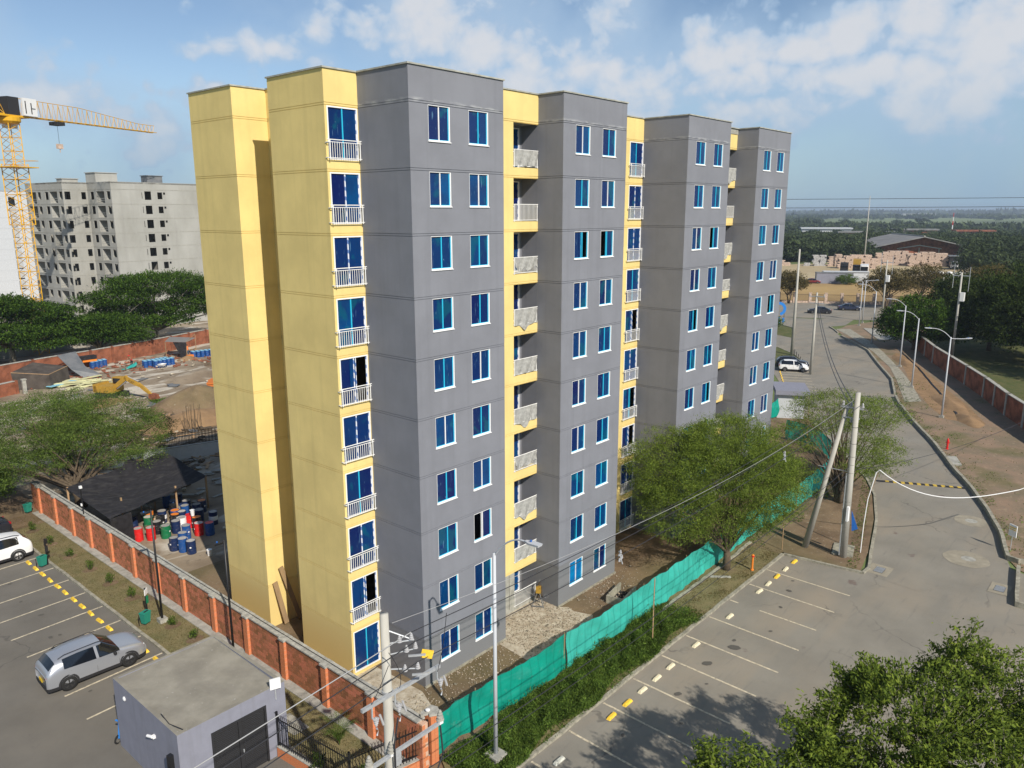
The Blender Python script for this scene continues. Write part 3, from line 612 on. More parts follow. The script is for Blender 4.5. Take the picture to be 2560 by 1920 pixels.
# left end, from back to front
facade((X2, Y4), (X2, Y3), 'yellow'); facade((X2, Y3), (.047, Y3), 'yellow'); facade((.047, Y3), (.047, Y2), 'yellow')
facade((.047, Y2), (X1, Y2), 'yellow'); facade((X1, Y2), (X1, Y1), 'yellow')
FB = [(.11, 1.60, 22.68-S*k, 24.70-S*k) for k in range(10)]
facade((X1, Y1), (0, Y1), 'yellow', FB)
for q, (a, b) in enumerate(gx):
    dl = Y1 if q in (0, 2) else 1.52; dr = 1.52 if q in (0, 2) else Y1
    facade((a, dl if q != 1 and q != 3 else 2.58), (a, 0), 'gray')
    facade((a, 0), (b, 0), 'gray', WH)
    facade((b, 0), (b, dr if q in (1, 3) else 2.58), 'gray')
# recessed balcony bays 1 and 3
RO = []
for (a, b) in ((5.354, 9.567), (26.766, 30.883)):
    u0 = 2.395
    holes = [(u0, b-a-.001, 22.70-S*k, 24.71-S*k) for k in range(10)]
    facade((a, 1.52), (b, 1.52), 'yellow', holes, z0=2.20)
    mb = MB(); mb.box(a, 1.508, 0, a+u0-.002, 1.60, 2.2); mb.build('wall', 'concrete', bld)
    for k in range(4):
        mb = MB(); mb.box(a+.1+k*.62, 1.47, .25, a+.22+k*.62, 1.52, 2.18); mb.build('pilaster_strip', 'concrete', bld)
    mb = MB(); mb.box(a+u0, 1.50, -.02, b, 2.58, .20); mb.build('balcony_slab', 'concrete', bld)
    bh = [(u0+.1, u0+1.65, 22.72-S*k, 24.62-S*k) for k in range(10)]
    facade((a, 2.58), (b, 2.58), 'gray', bh)
    mb = MB(); mb.box(a+u0-.12, 1.60, 0, a+u0, 2.58, H-.2); mb.build('wall', 'yellow', bld)
    for k in range(10):
        zt = 22.70-S*k
        if k < 9: mb = MB(); mb.box(a+u0+.001, 1.543, zt-.47, b-.003, 2.575, zt-.004); mb.build('balcony_slab', 'yellow', bld)
    mb = MB(); mb.box(a+u0, 1.55, 24.72, b-.003, 2.575, 24.95); mb.build('balcony_ceiling', 'concrete', bld)
    RO.append((a+u0, b))
# french window bays in the middle (bay 2)
a, b = 14.932, 21.419
FM = [(5.01, 6.475, 22.68-S*k, 24.70-S*k) for k in range(10)]+[(.01, 1.475, 22.68-S*k, 24.70-S*k) for k in range(10)]
facade((a, Y1-.046), (b, Y1-.046), 'yellow', FM)
# right end and back (mirror of the left end)
e = 36.238; E1 = e+1.622
facade((e, Y1), (E1, Y1), 'yellow', [(.02, 1.51, 22.68-S*k, 24.70-S*k) for k in range(10)])
for p, q in [((E1, Y1), (E1, Y2)), ((E1, Y2), (e, Y2)), ((e, Y2), (e, Y3)), ((e, Y3), (E1, Y3)), ((E1, Y3), (E1, Y4)), ((E1, Y4), (X2, Y4))]:
    facade(p, q, 'yellow')
outline = [(X2, Y4), (X2, Y3), (.047, Y3), (.047, Y2), (X1, Y2), (X1, Y1), (0, Y1), (0, 0), (5.354, 0), (5.354, 1.52), (9.567, 1.52), (9.567, 0), (14.932, 0), (14.932, 3.009), (21.419, 3.009), (21.419, 0), (26.766, 0), (26.766, 1.45), (30.883, 1.45), (30.883, 0), (e, 0), (e, Y1), (E1, Y1), (E1, Y2), (e, Y2), (e, Y3), (E1, Y3), (E1, Y4)]
def offset(poly, o):
    out = []; n = len(poly)
    for i in range(n):
        p, c, q = Vector(poly[i-1]), Vector(poly[i]), Vector(poly[(i+1) % n])
        d1 = (c-p).normalized(); d2 = (q-c).normalized(); n1 = Vector((d1.y, -d1.x)); n2 = Vector((d2.y, -d2.x))
        out.append(tuple(c+(n1+n2)*o/(1+n1.dot(n2))) if n1.dot(n2) > -.9 else tuple(c+n1*o))
    return out
mb = MB(); mb.prism(offset(outline, -.03), H-.35, H-.02); mb.build('roof', 'concrete', bld)
mb = MB(); mb.prism(offset(outline, .055), H, H+.06); mb.build('roof_edge', 'cap', bld)
for (x, y, r) in [(3.5, 8, .5), (32, 6, .35)]:
    mb = MB(); mb.lathe([(r*.3, 0), (r, .35), (r*.9, .6), (.05, .75)], 14, 0, (x, y, H+.06)); mb.build('roof_vent', 'whitemet', bld)
# foundation strip
for (a, b) in gx:
    mb = MB(); mb.box(a-.06, -.07, -.02, b+.05, 0, .09); mb.build('plinth', 'kerb', bld)

# --- windows: built once, meshes shared
def fmesh(w, h, kind):
    """frame lying in x (0..w), z (0..h); outside is -y"""
    f = MB(); t = .052 if kind == 'w' else .06
    f.box(0, -.004, 0, .014, .10, h); f.box(w-t, -.006, 0, w, .10, h); f.box(.014, -.004, h-.02, w-t, .10, h); f.box(.014, -.006, 0, w-t, .10, t*.8)
    if kind == 'f': f.box(.014, -.006, 0, .055, .09, h); f.box(.055, -.006, h-.05, w-t, .09, h-.02)
    return f
def window(parent, o, w, h, rz, kind, film='film', gap=None, mull='cyan', french=False):
    """o = lower left corner on the wall plane"""
    key = (round(w, 2), round(h, 2), kind, mull, gap, french, film)
    global WCACHE
    if key not in WCACHE:
        d = {}
        d['window'] = (fmesh(w, h, kind), 'white')
        mid = w*.5; P = []
        y0, y1 = .045, .075
        def pane(a, b, yy): q = MB(); q.box(a, yy, .05, b, yy+.012, h-.04); return q
        if gap is None: P += [pane(.012, mid-.02, .055), pane(mid+.025, w-.05, .04)]
        elif gap == 'r': P += [pane(.034, mid-.02, .055), pane(mid*.72, mid+.10, .035)]
        elif gap == 'l': P += [pane(mid*.92, mid+.2, .055), pane(mid+.025, w-.05, .04)]
        d['panes'] = P
        q = MB(); q.box(mid-.022, .02, .04, mid+.024, .078, h-.03)
        if gap == 'r': q.box(mid+.09, .028, .04, mid+.125, .06, h-.03)
        if gap == 'l': q.box(mid*.90-.03, .028, .04, mid*.90, .06, h-.03)
        d['mullion'] = (q, mull)
        q = MB(); q.box(w-.085, .03, .045, w-.046, .058, h-.03)
        if not french: q.box(.05, .03, .035, w-.09, .058, .062)
        d['film_edge'] = (q, 'tape' if french else 'cyan')
        if not french:
            q = MB(); q.box(-.03, -.045, -.035, w+.03, .05, -.001); d['sill'] = (q, 'white')
        WCACHE[key] = d; new = {}
        new['window'] = d['window'][0].build('window', 'white'); new['pane'] = [p.build('pane', film) for p in d['panes']]
        new['mullion'] = d['mullion'][0].build('mullion', mull); new['film_edge'] = d['film_edge'][0].build('film_edge', d['film_edge'][1])
        if 'sill' in d: new['sill'] = d['sill'][0].build('sill', 'white')
        WCACHE[key] = new; fresh = True
    else: fresh = False
    c = WCACHE[key]
    def use(ob, nm):
        x = ob if fresh else ob.copy()
        if not fresh: COL.objects.link(x); x.name = nm
        return x
    win = use(c['window'], 'window'); win.parent = parent; win.location = o; win.rotation_euler = (0, 0, rz)
    for k in ('mullion', 'film_edge', 'sill'):
        if k in c: x = use(c[k], k); x.parent = win
    for p in c['pane']: x = use(p, 'pane'); x.parent = win
    return win
WCACHE = {}
special = {(0, 7, 1): ('l', 'white'), (1, 2, 0): ('r', 'cyan'), (1, 2, 1): ('l', 'cyan'), (2, 4, 0): ('r', 'cyan'), (2, 2, 1): ('l', 'cyan'), (3, 4, 1): ('l', 'cyan'), (2, 6, 1): ('r', 'cyan'), (2, 4, 1): (None, 'cyan')}
for q, (a, b) in enumerate(gx):
    for k in range(10):
        for j, (u, w) in enumerate(WU):
            gap, mu = special.get((q, k, j), (None, random.choice(['cyan', 'cyan', 'white'])))
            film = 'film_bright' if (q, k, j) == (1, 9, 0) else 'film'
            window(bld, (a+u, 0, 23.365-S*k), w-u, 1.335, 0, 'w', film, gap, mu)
# railings
def railing(w, posts=2, h=.75, nb=12, over=.12, double=True):
    mb = MB()
    mb.tube([(-over, 0, h), (w+over, 0, h)], .021, 6)
    if double: mb.tube([(-over*.9, 0, h-.09), (w+over*.9, 0, h-.09)], .016, 6)
    mb.tube([(-over*.7, 0, .06), (w+over*.7, 0, .06)], .018, 6)
    for x in (0.02, w-.02): mb.tube([(x, 0, .0), (x, 0, h)], .022, 6)
    for k in range(nb): mb.box(.02+(w-.04)*(k+1)/(nb+1)-.010, -.008, .06, .02+(w-.04)*(k+1)/(nb+1)+.010, .008, h-.09 if double else h)
    for x in (-over*.6, w+over*.6): mb.box(x-.02, 0, .05, x+.02, .16, .08); mb.box(x-.02, 0, h-.12, x+.02, .16, h-.09)
    return mb
rail_a = None
def put(proto, name, parent, loc, rz=0):
    if proto.parent is None and 'used' not in proto: proto['used'] = 1; proto.parent = parent; proto.location = loc; proto.rotation_euler = (0, 0, rz); del proto['used']; return proto
    return share(proto, name, parent, loc, rz)
ra = railing(1.50).build('railing', 'whitemet')
fgap = {(0, 4): 'r', (0, 8): 'r', (1, 4): 'r', (1, 6): 'r', (1, 7): 'r'}
for k in range(10):
    z = 22.68-S*k
    for (q, x0, yy) in ((0, X1+.11, Y1), (1, 14.932+5.01, 3.009), (1.5, 14.932+.01, 3.009), (2, e+.02, Y1)):
        window(bld, (x0, yy, z), 1.475, 2.02, 0, 'f', 'film', fgap.get((q, k)), 'tape' if k % 3 else 'cyan', True)
        if k < 9 or q: put(ra, 'railing', bld, (x0-.04, yy-.14, z+.0))
rb = railing(1.74, nb=17, h=.80, over=.04, double=False).build('railing', 'whitemet')
def netcloth(w, h, seed):
    r = np.random.default_rng(seed); mb = MB(); nx, nz = 14, 7; lo = [h*r.uniform(0, .3)+abs(math.sin(i*.5+seed))*h*.25*(seed % 3) for i in range(nx+1)]
    V = []
    for j in range(nz+1):
        for i in range(nx+1):
            zz = h-(h-lo[i]*.6)*j/nz if seed % 4 else h-(h+.25*math.exp(-((i-nx*.45)/2.2)**2)*1.2)*j/nz
            V.append((w*i/nx, -.035-.03*math.sin(i*1.3+j*.4+seed)*(.3+j/nz), zz))
    F = [(j*(nx+1)+i, j*(nx+1)+i+1, (j+1)*(nx+1)+i+1, (j+1)*(nx+1)+i) for j in range(nz) for i in range(nx)]
    mb.raw(V, F); return mb
cloths = [netcloth(1.70, .78, s).build('dust_sheet', 'railnet') for s in (3, 4, 5, 8)]
for q, (a, b) in enumerate(RO):
    for k in range(10):
        z = 22.70-S*k
        window(bld, (a+.1, 2.58, z+.02), 1.55, 1.90, 0, 'f', 'film', None, 'tape', True)
        r_ = put(rb, 'railing', bld, (a+.01, 1.50, z))
        if k in (1, 9): continue
        put(cloths[(k*3+q) % 4], 'dust_sheet', r_, (.02, 0, .02))
# orange board leaning in the ground floor balcony
for q in range(2):
    mb = MB(); mb.box(7.80+q*.33, 2.40-q*.02, .21, 8.10+q*.33, 2.43-q*.02, 2.12); b_ = mb.build('board', 'plywood')
    tag(b_, ['orange plywood board standing in the ground floor balcony, nearer the grey strips', 'orange plywood board standing in the ground floor balcony, nearer the grey side wall'][q], 'board', 'boards in the ground floor balcony')
# ================================================================== BOUNDARY WALL (left), bricks one by one
WX = -3.72; WH_ = 2.02; TH = .30
wall = thing('brick_wall', 'long brown brick boundary wall with orange piers and concrete coping beside the yellow building', 'wall', (WX, -3.9, 0))
L = 41.0
mb = MB(); mb.box(.014, 0, 0, TH-.014, L, WH_); mb.build('mortar_core', 'mortar', wall)
PY = [-3.75+3.9, 2.1+3.9-3.05, 2.1+3.9, 5.2+3.9, 8.3+3.9, 11.4+3.9, 14.5+3.9, 17.5+3.9, 20.5+3.9, 23.6+3.9, 26.7+3.9, 29.5+3.9, 32.5+3.9, 35.5+3.9]
PY = PY[1:]
bl, bh, jt = .325, .174, .022
bm = MB(); bm.box(0, 0, 0, .03, bl, bh); hb = MB(); hb.box(0, 0, 0, .03, bl/2, bh)
rest = MB(); cnt = 0; proto = {}
cands = []
for c in range(10):
    z = .03+c*(bh+jt); off = (bl+jt)/2 if c % 2 else 0
    y = -off
    while y < L:
        y0, y1 = max(y, .01), min(y+bl, L-.01)
        if y1-y0 > .06: cands.append((y0, y1, z))
        y += bl+jt
full = [q for q in cands if abs(q[1]-q[0]-bl) < 1e-3 and -.1 < q[0] < 40]
full.sort(key=lambda q: q[0]); pick = set(full[:300])
for q in cands:
    o = -.002-R_(0, .006)
    if q in pick:
        if not proto: b_ = bm.build('brick', 'brick', wall, (o, q[0], q[2])); proto['b'] = b_
        else: share(proto['b'], 'brick', wall, (o, q[0], q[2]))
    else: rest.box(o, q[0], q[2], o+.03, q[1], q[2]+bh)
tag(rest.build('brickwork', 'brick_i', wall), kind='stuff')
bk = MB()                                              # yard side of the wall
for q in cands[::1]: bk.box(TH-.03, q[0], q[2], TH+.002, q[1], q[2]+bh)
tag(bk.build('rear_brickwork', 'brick_i', wall), kind='stuff')
for c in range(10):
    z = .03+c*(bh+jt); q = MB(); q.box(.02+(.0 if c % 2 else 0), -.012, z, .14 if c % 2 else .27, .02, z+bh); q.build('end_brick', 'brick_o', wall)
for i, y in enumerate(PY):
    pier = MB(); pier.box(-.12, y-.165, 0, .012, y+.165, WH_+.02)
    p_ = pier.build('pier', 'mortar', wall)
    for c in range(10):
        z = .03+c*(bh+jt); b2 = MB()
        if c % 2: b2.box(-.132, y-.175, z, -.10, y-.005, z+bh); b2.box(-.132, y+.005, z, -.10, y+.175, z+bh)
        else: b2.box(-.132, y-.175, z, -.10, y+.175, z+bh)
        for s in (-1, 1): b2.box(-.118, y+s*.165-.012, z, -.002, y+s*.165+.012, z+bh)
        b2.build('pier_brick', 'brick_o', p_)
    cp = MB(); cp.box(-.17, y-.21, WH_+.0, TH+.04, y+.21, WH_+.085); cp.build('pier_cap', 'coping', wall)
y = 0; cseg = [p for p in [0]+[p for p in PY]+[L]]
for a, b in zip(cseg[:-1], cseg[1:]):
    mb = MB(); mb.box(-.05, a+.215, WH_, TH+.05, b-.215, WH_+.06); mb.build('coping', 'coping', wall)
mb = MB(); mb.tube([(.16, 0, WH_+.12), (.15, 8, WH_+.11), (.17, 20, WH_+.12), (.15, L, WH_+.11)], .012, 5); mb.build('cable', 'wire', wall)
# corner column with broken cap
cc = thing('brick_column', 'orange brick corner column with a broken concrete cap between wall and green net', 'column', (-3.08, -3.72, 0))
mb = MB(); mb.box(-.165, -.165, 0, .165, .165, 2.1); mb.build('mortar_core', 'mortar', cc)
for c in range(11):
    z = .02+c*.19
    for s, (x0, y0, x1, y1) in enumerate([(-.18, -.18, .0-.006, .0), (.006, -.18, .18, .0), (-.18, .006, .18, .18)]):
        mb = MB(); mb.box(x0, y0, z, x1, y1, z+.176); mb.build('brick', 'brick_o', cc)
mb = MB(); mb.prism([(-.30, .26), (.27, .30), (.36, .02), (.22, -.24), (.10, -.20), (.04, -.29), (-.2, -.12), (-.16, .0), (-.42, .12)], 2.115, 2.20); mb.build('cap', 'coping', cc)
mb = MB(); mb.lathe([(.03, 0), (.09, .02), (.09, .05), (.03, .06)], 12, 0, (-.12, .05, 2.26)); mb.build('lamp', 'white', cc)
# low brick plinth walls carrying the picket fences
def lowwall(p0, p1, label, h=.45, th=.16):
    p0, p1 = Vector(p0), Vector(p1); d = p1-p0; Lw = d.length; rz = math.atan2(d.y, d.x)
    t = thing('low_brick_wall', label, 'wall', (p0.x, p0.y, 0), rz)
    mb = MB(); mb.box(0, -th/2+.012, 0, Lw, th/2-.012, h); mb.build('mortar_core', 'mortar', t)
    pr = None
    for c in range(2):
        x = -.17*c
        while x < Lw-.1:
            a, b = max(x, 0), min(x+.33, Lw)
            for s in (-1, 1):
                mb = MB(); mb.box(a, s*th/2-.012, .02+c*.205, b, s*th/2+.012, .21+c*.205); mb.build('brick', 'brick_o', t)
            x += .345
    mb = MB(); mb.box(-.02, -th/2-.02, h, Lw+.02, th/2+.02, h+.03); mb.build('coping', 'coping', t)
FA, FBp, FC = (-6.75, 1.02), (-6.35, -2.95), (-3.28, -3.72)
lowwall(FA, FBp, 'low orange brick wall under the black pickets next to the gatehouse')
lowwall(FBp, FC, 'low orange brick wall under the black pickets behind the near utility pole')
def pickets(p0, p1, z0, z1, label, step=.125, crook=True):
    p0, p1 = Vector(p0), Vector(p1); d = p1-p0; Lw = d.length; rz = math.atan2(d.y, d.x)
    t = thing('picket_fence', label, 'fence', (p0.x, p0.y, z0), rz); h = z1-z0
    for zz in (.12, h-.32):
        mb = MB(); mb.box(0, -.018, zz, Lw, .018, zz+.035); mb.build('rail', 'black', t)
    pm = MB(); pm.tube([(0, 0, 0), (0, 0, h-.22), (0, -.045, h-.05), (0, -.10, h+.02)], [.013, .013, .012, .006], 5); pr = None
    n = int(Lw/step)
    for k in range(n+1):
        if pr is None: pr = pm.build('picket', 'black', t, (k*step, 0, 0))
        else: share(pr, 'picket', t, (k*step, 0, 0), R_(-.12, .12))
    for x in (0, Lw):
        mb = MB(); mb.box(x-.035, -.035, -.02, x+.035, .035, h); mb.build('post', 'black', t)
pickets(FA, FBp, .48, 1.95, 'black metal picket fence running from the gatehouse door to the garden corner')
pickets(FBp, FC, .48, 1.95, 'black metal picket fence behind the near utility pole, ending at the brick column')
# sliding gate at the left of the gatehouse
sg = thing('sliding_gate', 'black metal sliding gate between post and gatehouse at the frame edge', 'gate', (-10.95, .95, 0), rad(188))
mb = MB(); mb.box(0, -.03, 1.98, 2.6, .03, 2.06); mb.box(0, -.03, .1, 2.6, .03, .16); mb.build('rail', 'black', sg)
mb = MB(); mb.box(.3, -.05, 2.062, 1.3, .05, 2.10); mb.build('cover_strip', 'steel', sg)
pk = None
for k in range(18):
    if pk is None: m_ = MB(); m_.box(-.012, -.012, .16, .012, .012, 1.98); pk = m_.build('picket', 'black', sg, (.1+k*.145, 0, 0))
    else: share(pk, 'picket', sg, (.1+k*.145, 0, 0))
mb = MB(); mb.box(-.14, -.09, 0, .02, .09, 2.5); mb.build('post', 'black', sg)

# ------------------------------------------------------------------ gatehouse
gh = thing('gatehouse', 'small bluish grey flat roofed gatehouse with dark louvred double doors', 'hut', (0, 0, 0))
gx0, gx1, gy0, gy1, gz = -10.55, -6.30, 1.06, 6.30, 3.0
mb = MB(); t = .15; dx0, dx1, dz = -9.35, -7.15, 2.42
for q in [((gx0, gy0), (gx0+t, gy1)), ((gx1-t, gy0), (gx1, gy1)), ((gx0+t, gy1-t), (gx1-t, gy1))]: mb.box(q[0][0], q[0][1], 0, q[1][0], q[1][1], gz)
mb.box(gx0+t, gy0, 0, dx0, gy0+t, gz); mb.box(dx1, gy0, 0, gx1-t, gy0+t, gz); mb.box(dx0, gy0, dz, dx1, gy0+t, gz)
mb.build('wall', 'boxpaint', gh)
mb = MB(); mb.box(gx0+t, gy0+t, 2.82, gx1-t, gy1-t, 2.90); mb.build('roof', 'boxroof', gh)
mb = MB(); mb.box(gx0+.004, gy0+.004, gz, gx1-.004, gy0+t, gz+.006); mb.box(gx0+.004, gy1-t, gz, gx1-.004, gy1-.004, gz+.006); mb.box(gx0+.004, gy0+t, gz, gx0+t, gy1-t, gz+.006); mb.box(gx1-t, gy0+t, gz, gx1-.004, gy1-t, gz+.006)
mb.build('parapet_top', 'boxroof', gh)
mb = MB(); mb.face([(gx0+t+.01, gy0+t+.01, 2.905), (gx1-t-.01, gy0+t+.01, 2.905), (gx1-t-.01, gy1-t-.01, 2.99), (gx0+t+.01, gy1-t-.01, 2.97)]); mb.build('roof_screed', 'boxroof', gh)
mb = MB(); mb.box(dx0, gy0-.03, 0, dx0+.08, gy0+.1, dz); mb.box(dx1-.08, gy0-.03, 0, dx1, gy0+.1, dz); mb.box(dx0+.08, gy0-.03, dz-.08, dx1-.08, gy0+.1, dz); mb.box(-8.31, gy0-.02, 0, -8.17, gy0+.08, dz-.08)
mb.build('door_frame', 'clad', gh)
for q, (a, b) in enumerate(((dx0+.085, -8.315), (-8.165, dx1-.085))):
    mb = MB(); mb.box(a, gy0+.02, .02, b, gy0+.05, dz-.09); dr = mb.build('door', 'clad', gh)
    sl = MB(); sl.raw([(a+.02, gy0+.012, 0), (b-.02, gy0+.012, 0), (b-.02, gy0-.012, .03), (a+.02, gy0-.012, .03), (a+.02, gy0+.02, .045), (b-.02, gy0+.02, .045)], [(0, 1, 2, 3), (3, 2, 5, 4)]); s0 = None
    for k in range(30):
        if s0 is None: s0 = sl.build('louvre', 'clad', dr, (0, 0, .08+k*.074))
        else: share(s0, 'louvre', dr, (0, 0, .08+k*.074))
mb = MB(); mb.box(-8.20, gy0-.06, 1.0, -8.16, gy0-.02, 1.12); mb.build('handle', 'steel', gh)
mb = MB(); mb.tube([(gx0+.2, gy0+1.6, 3.02), (gx0+.12, gy0+.8, 3.03), (gx0+.3, gy0+.15, 3.02)], .015, 5); mb.build('cable', 'wire', gh)
def fixture(name, label, cat, loc, boxes, m='white', rz=0):
    t = thing(name, label, cat, loc, rz)
    for nm, b, mm in boxes: q = MB(); q.box(*b); q.build(nm, mm, t)
    return t
fixture('antenna_box', 'square white antenna box on the right roof corner of the gatehouse', 'antenna', (-6.72, 1.03, 2.95), [('housing', (-.2, -.10, .0, .2, -.02, .42), 'white'), ('bracket', (-.02, -.02, -.5, .02, .03, .1), 'steel')], rz=rad(-20))
t = fixture('security_camera', 'white security camera on the left wall of the gatehouse', 'camera', (-10.55, 2.9, 2.1), [('mount', (-.1, -.06, -.06, 0, .06, .06), 'white')])
q = MB(); q.tube([(-.10, 0, .02), (-.16, .26, -.02)], .055, 10); q.build('camera_body', 'white', t)
q = MB(); q.lathe([(.09, 0), (.1, .03), (.05, .06)], 12); t = q.build('wall_lamp', 'white', None, (-10.56, 5.3, 2.55)); t.rotation_euler = (0, -math.pi/2, 0); tag(t, 'round white bulkhead lamp high on the gatehouse side wall', 'lamp')
# scooter wheel peeking out behind the gatehouse
sc = thing('scooter', 'blue kick scooter partly hidden behind the gatehouse corner', 'scooter', (-10.25, 6.62, 0), rad(200))
q = MB(); q.tube([(.30+.17*math.cos(a), 0, .18+.17*math.sin(a)) for a in np.linspace(0, 2*math.pi, 18)], .035, 6); q.tube([(-.5+.17*math.cos(a), 0, .18+.17*math.sin(a)) for a in np.linspace(0, 2*math.pi, 18)], .035, 6); q.build('wheel', 'tyre', sc)
q = MB(); q.box(-.45, -.07, .14, .2, .07, .19); q.tube([(.28, 0, .2), (.2, 0, .9)], .03, 6); q.box(.14, -.2, .88, .2, .2, .92); q.build('frame', 'skyblue', sc)
mb = MB(); mb.tube([(-10.6+.45*math.cos(a), .6+.5*math.sin(a), .09) for a in np.linspace(1.2, 3.6, 10)], .09, 6); tag(mb.build('kerb_marker', 'yellowline'), 'curved yellow painted kerb stone at the foot of the gatehouse', 'kerb')
sheet('concrete_pad', [(-5.75, 1.5), (-5.05, 1.5), (-5.05, 2.9), (-5.9, 3.1)], .105, 'concrete')

# ------------------------------------------------------------------ wheel stops
def stop_mesh(m):
    mb = MB(); l, w, h = .29, .09, .11
    v = [(-l, -w, 0), (l, -w, 0), (l, w, 0), (-l, w, 0), (-l+.07, -w+.04, h), (l-.07, -w+.04, h), (l-.07, w-.04, h), (-l+.07, w-.04, h)]
    mb.raw(v, [(0, 3, 2, 1), (4, 5, 6, 7), (0, 1, 5, 4), (1, 2, 6, 5), (2, 3, 7, 6), (3, 0, 4, 7)]); return mb.build('wheel_stop', m)
protos = {}
ordn = ['first', 'second', 'third', 'fourth', 'fifth', 'sixth', 'seventh', 'eighth', 'ninth', 'tenth', 'eleventh', 'twelfth', 'thirteenth', 'fourteenth']
def place_stop(m, loc, rz, label, grp):
    o = protos[m].copy() if m in protos else stop_mesh(m)
    if m in protos: COL.objects.link(o); o.name = 'wheel_stop'
    protos[m] = o; o.location = loc; o.rotation_euler = (0, 0, rz+R_(-.06, .06)); tag(o, label, 'wheel stop', grp)
rs = [(23.2, 'stopy'), (21.87, 'stopw'), (20.63, 'stopy'), (19.44, 'stopw'), (18.24, 'stopw'), (14.61, 'stopw'), (10.98, 'stopw'), (8.54, 'stopw'), (7.32, 'stopw'), (6.11, 'stopw'), (4.9, 'stopy'), (3.69, 'stopy'), (.11, 'stopg')]
cn = {'stopy': 'bright yellow', 'stopw': 'faded cream', 'stopg': 'faded grey'}
for i, (x, m_) in enumerate(rs):
    place_stop(m_, (x, -7.4, .022), 0, f'{cn[m_]} wheel stop in the bays by the green net, {ordn[i]} counting from the road', 'wheel stops in the bays along the green net')
for i, y in enumerate([27.4, 26.22, 25.11, 23.94, 22.79, 21.68, 20.44, 19.3, 18.16, 17.0, 15.84]):
    place_stop('stopy', (-7.13, y, .026), rad(90), f'yellow wheel stop in the left car park, {ordn[i]} counting from the white car', 'wheel stops in the left car park')
place_stop('stopy', (-6.85, 12.45, .026), rad(90), 'yellow wheel stop in front of the silver car', 'wheel stops in the left car park')
place_stop('stopy', (-6.85, 11.2, .026), rad(90), 'yellow wheel stop beside the gatehouse roof corner', 'wheel stops in the left car park')

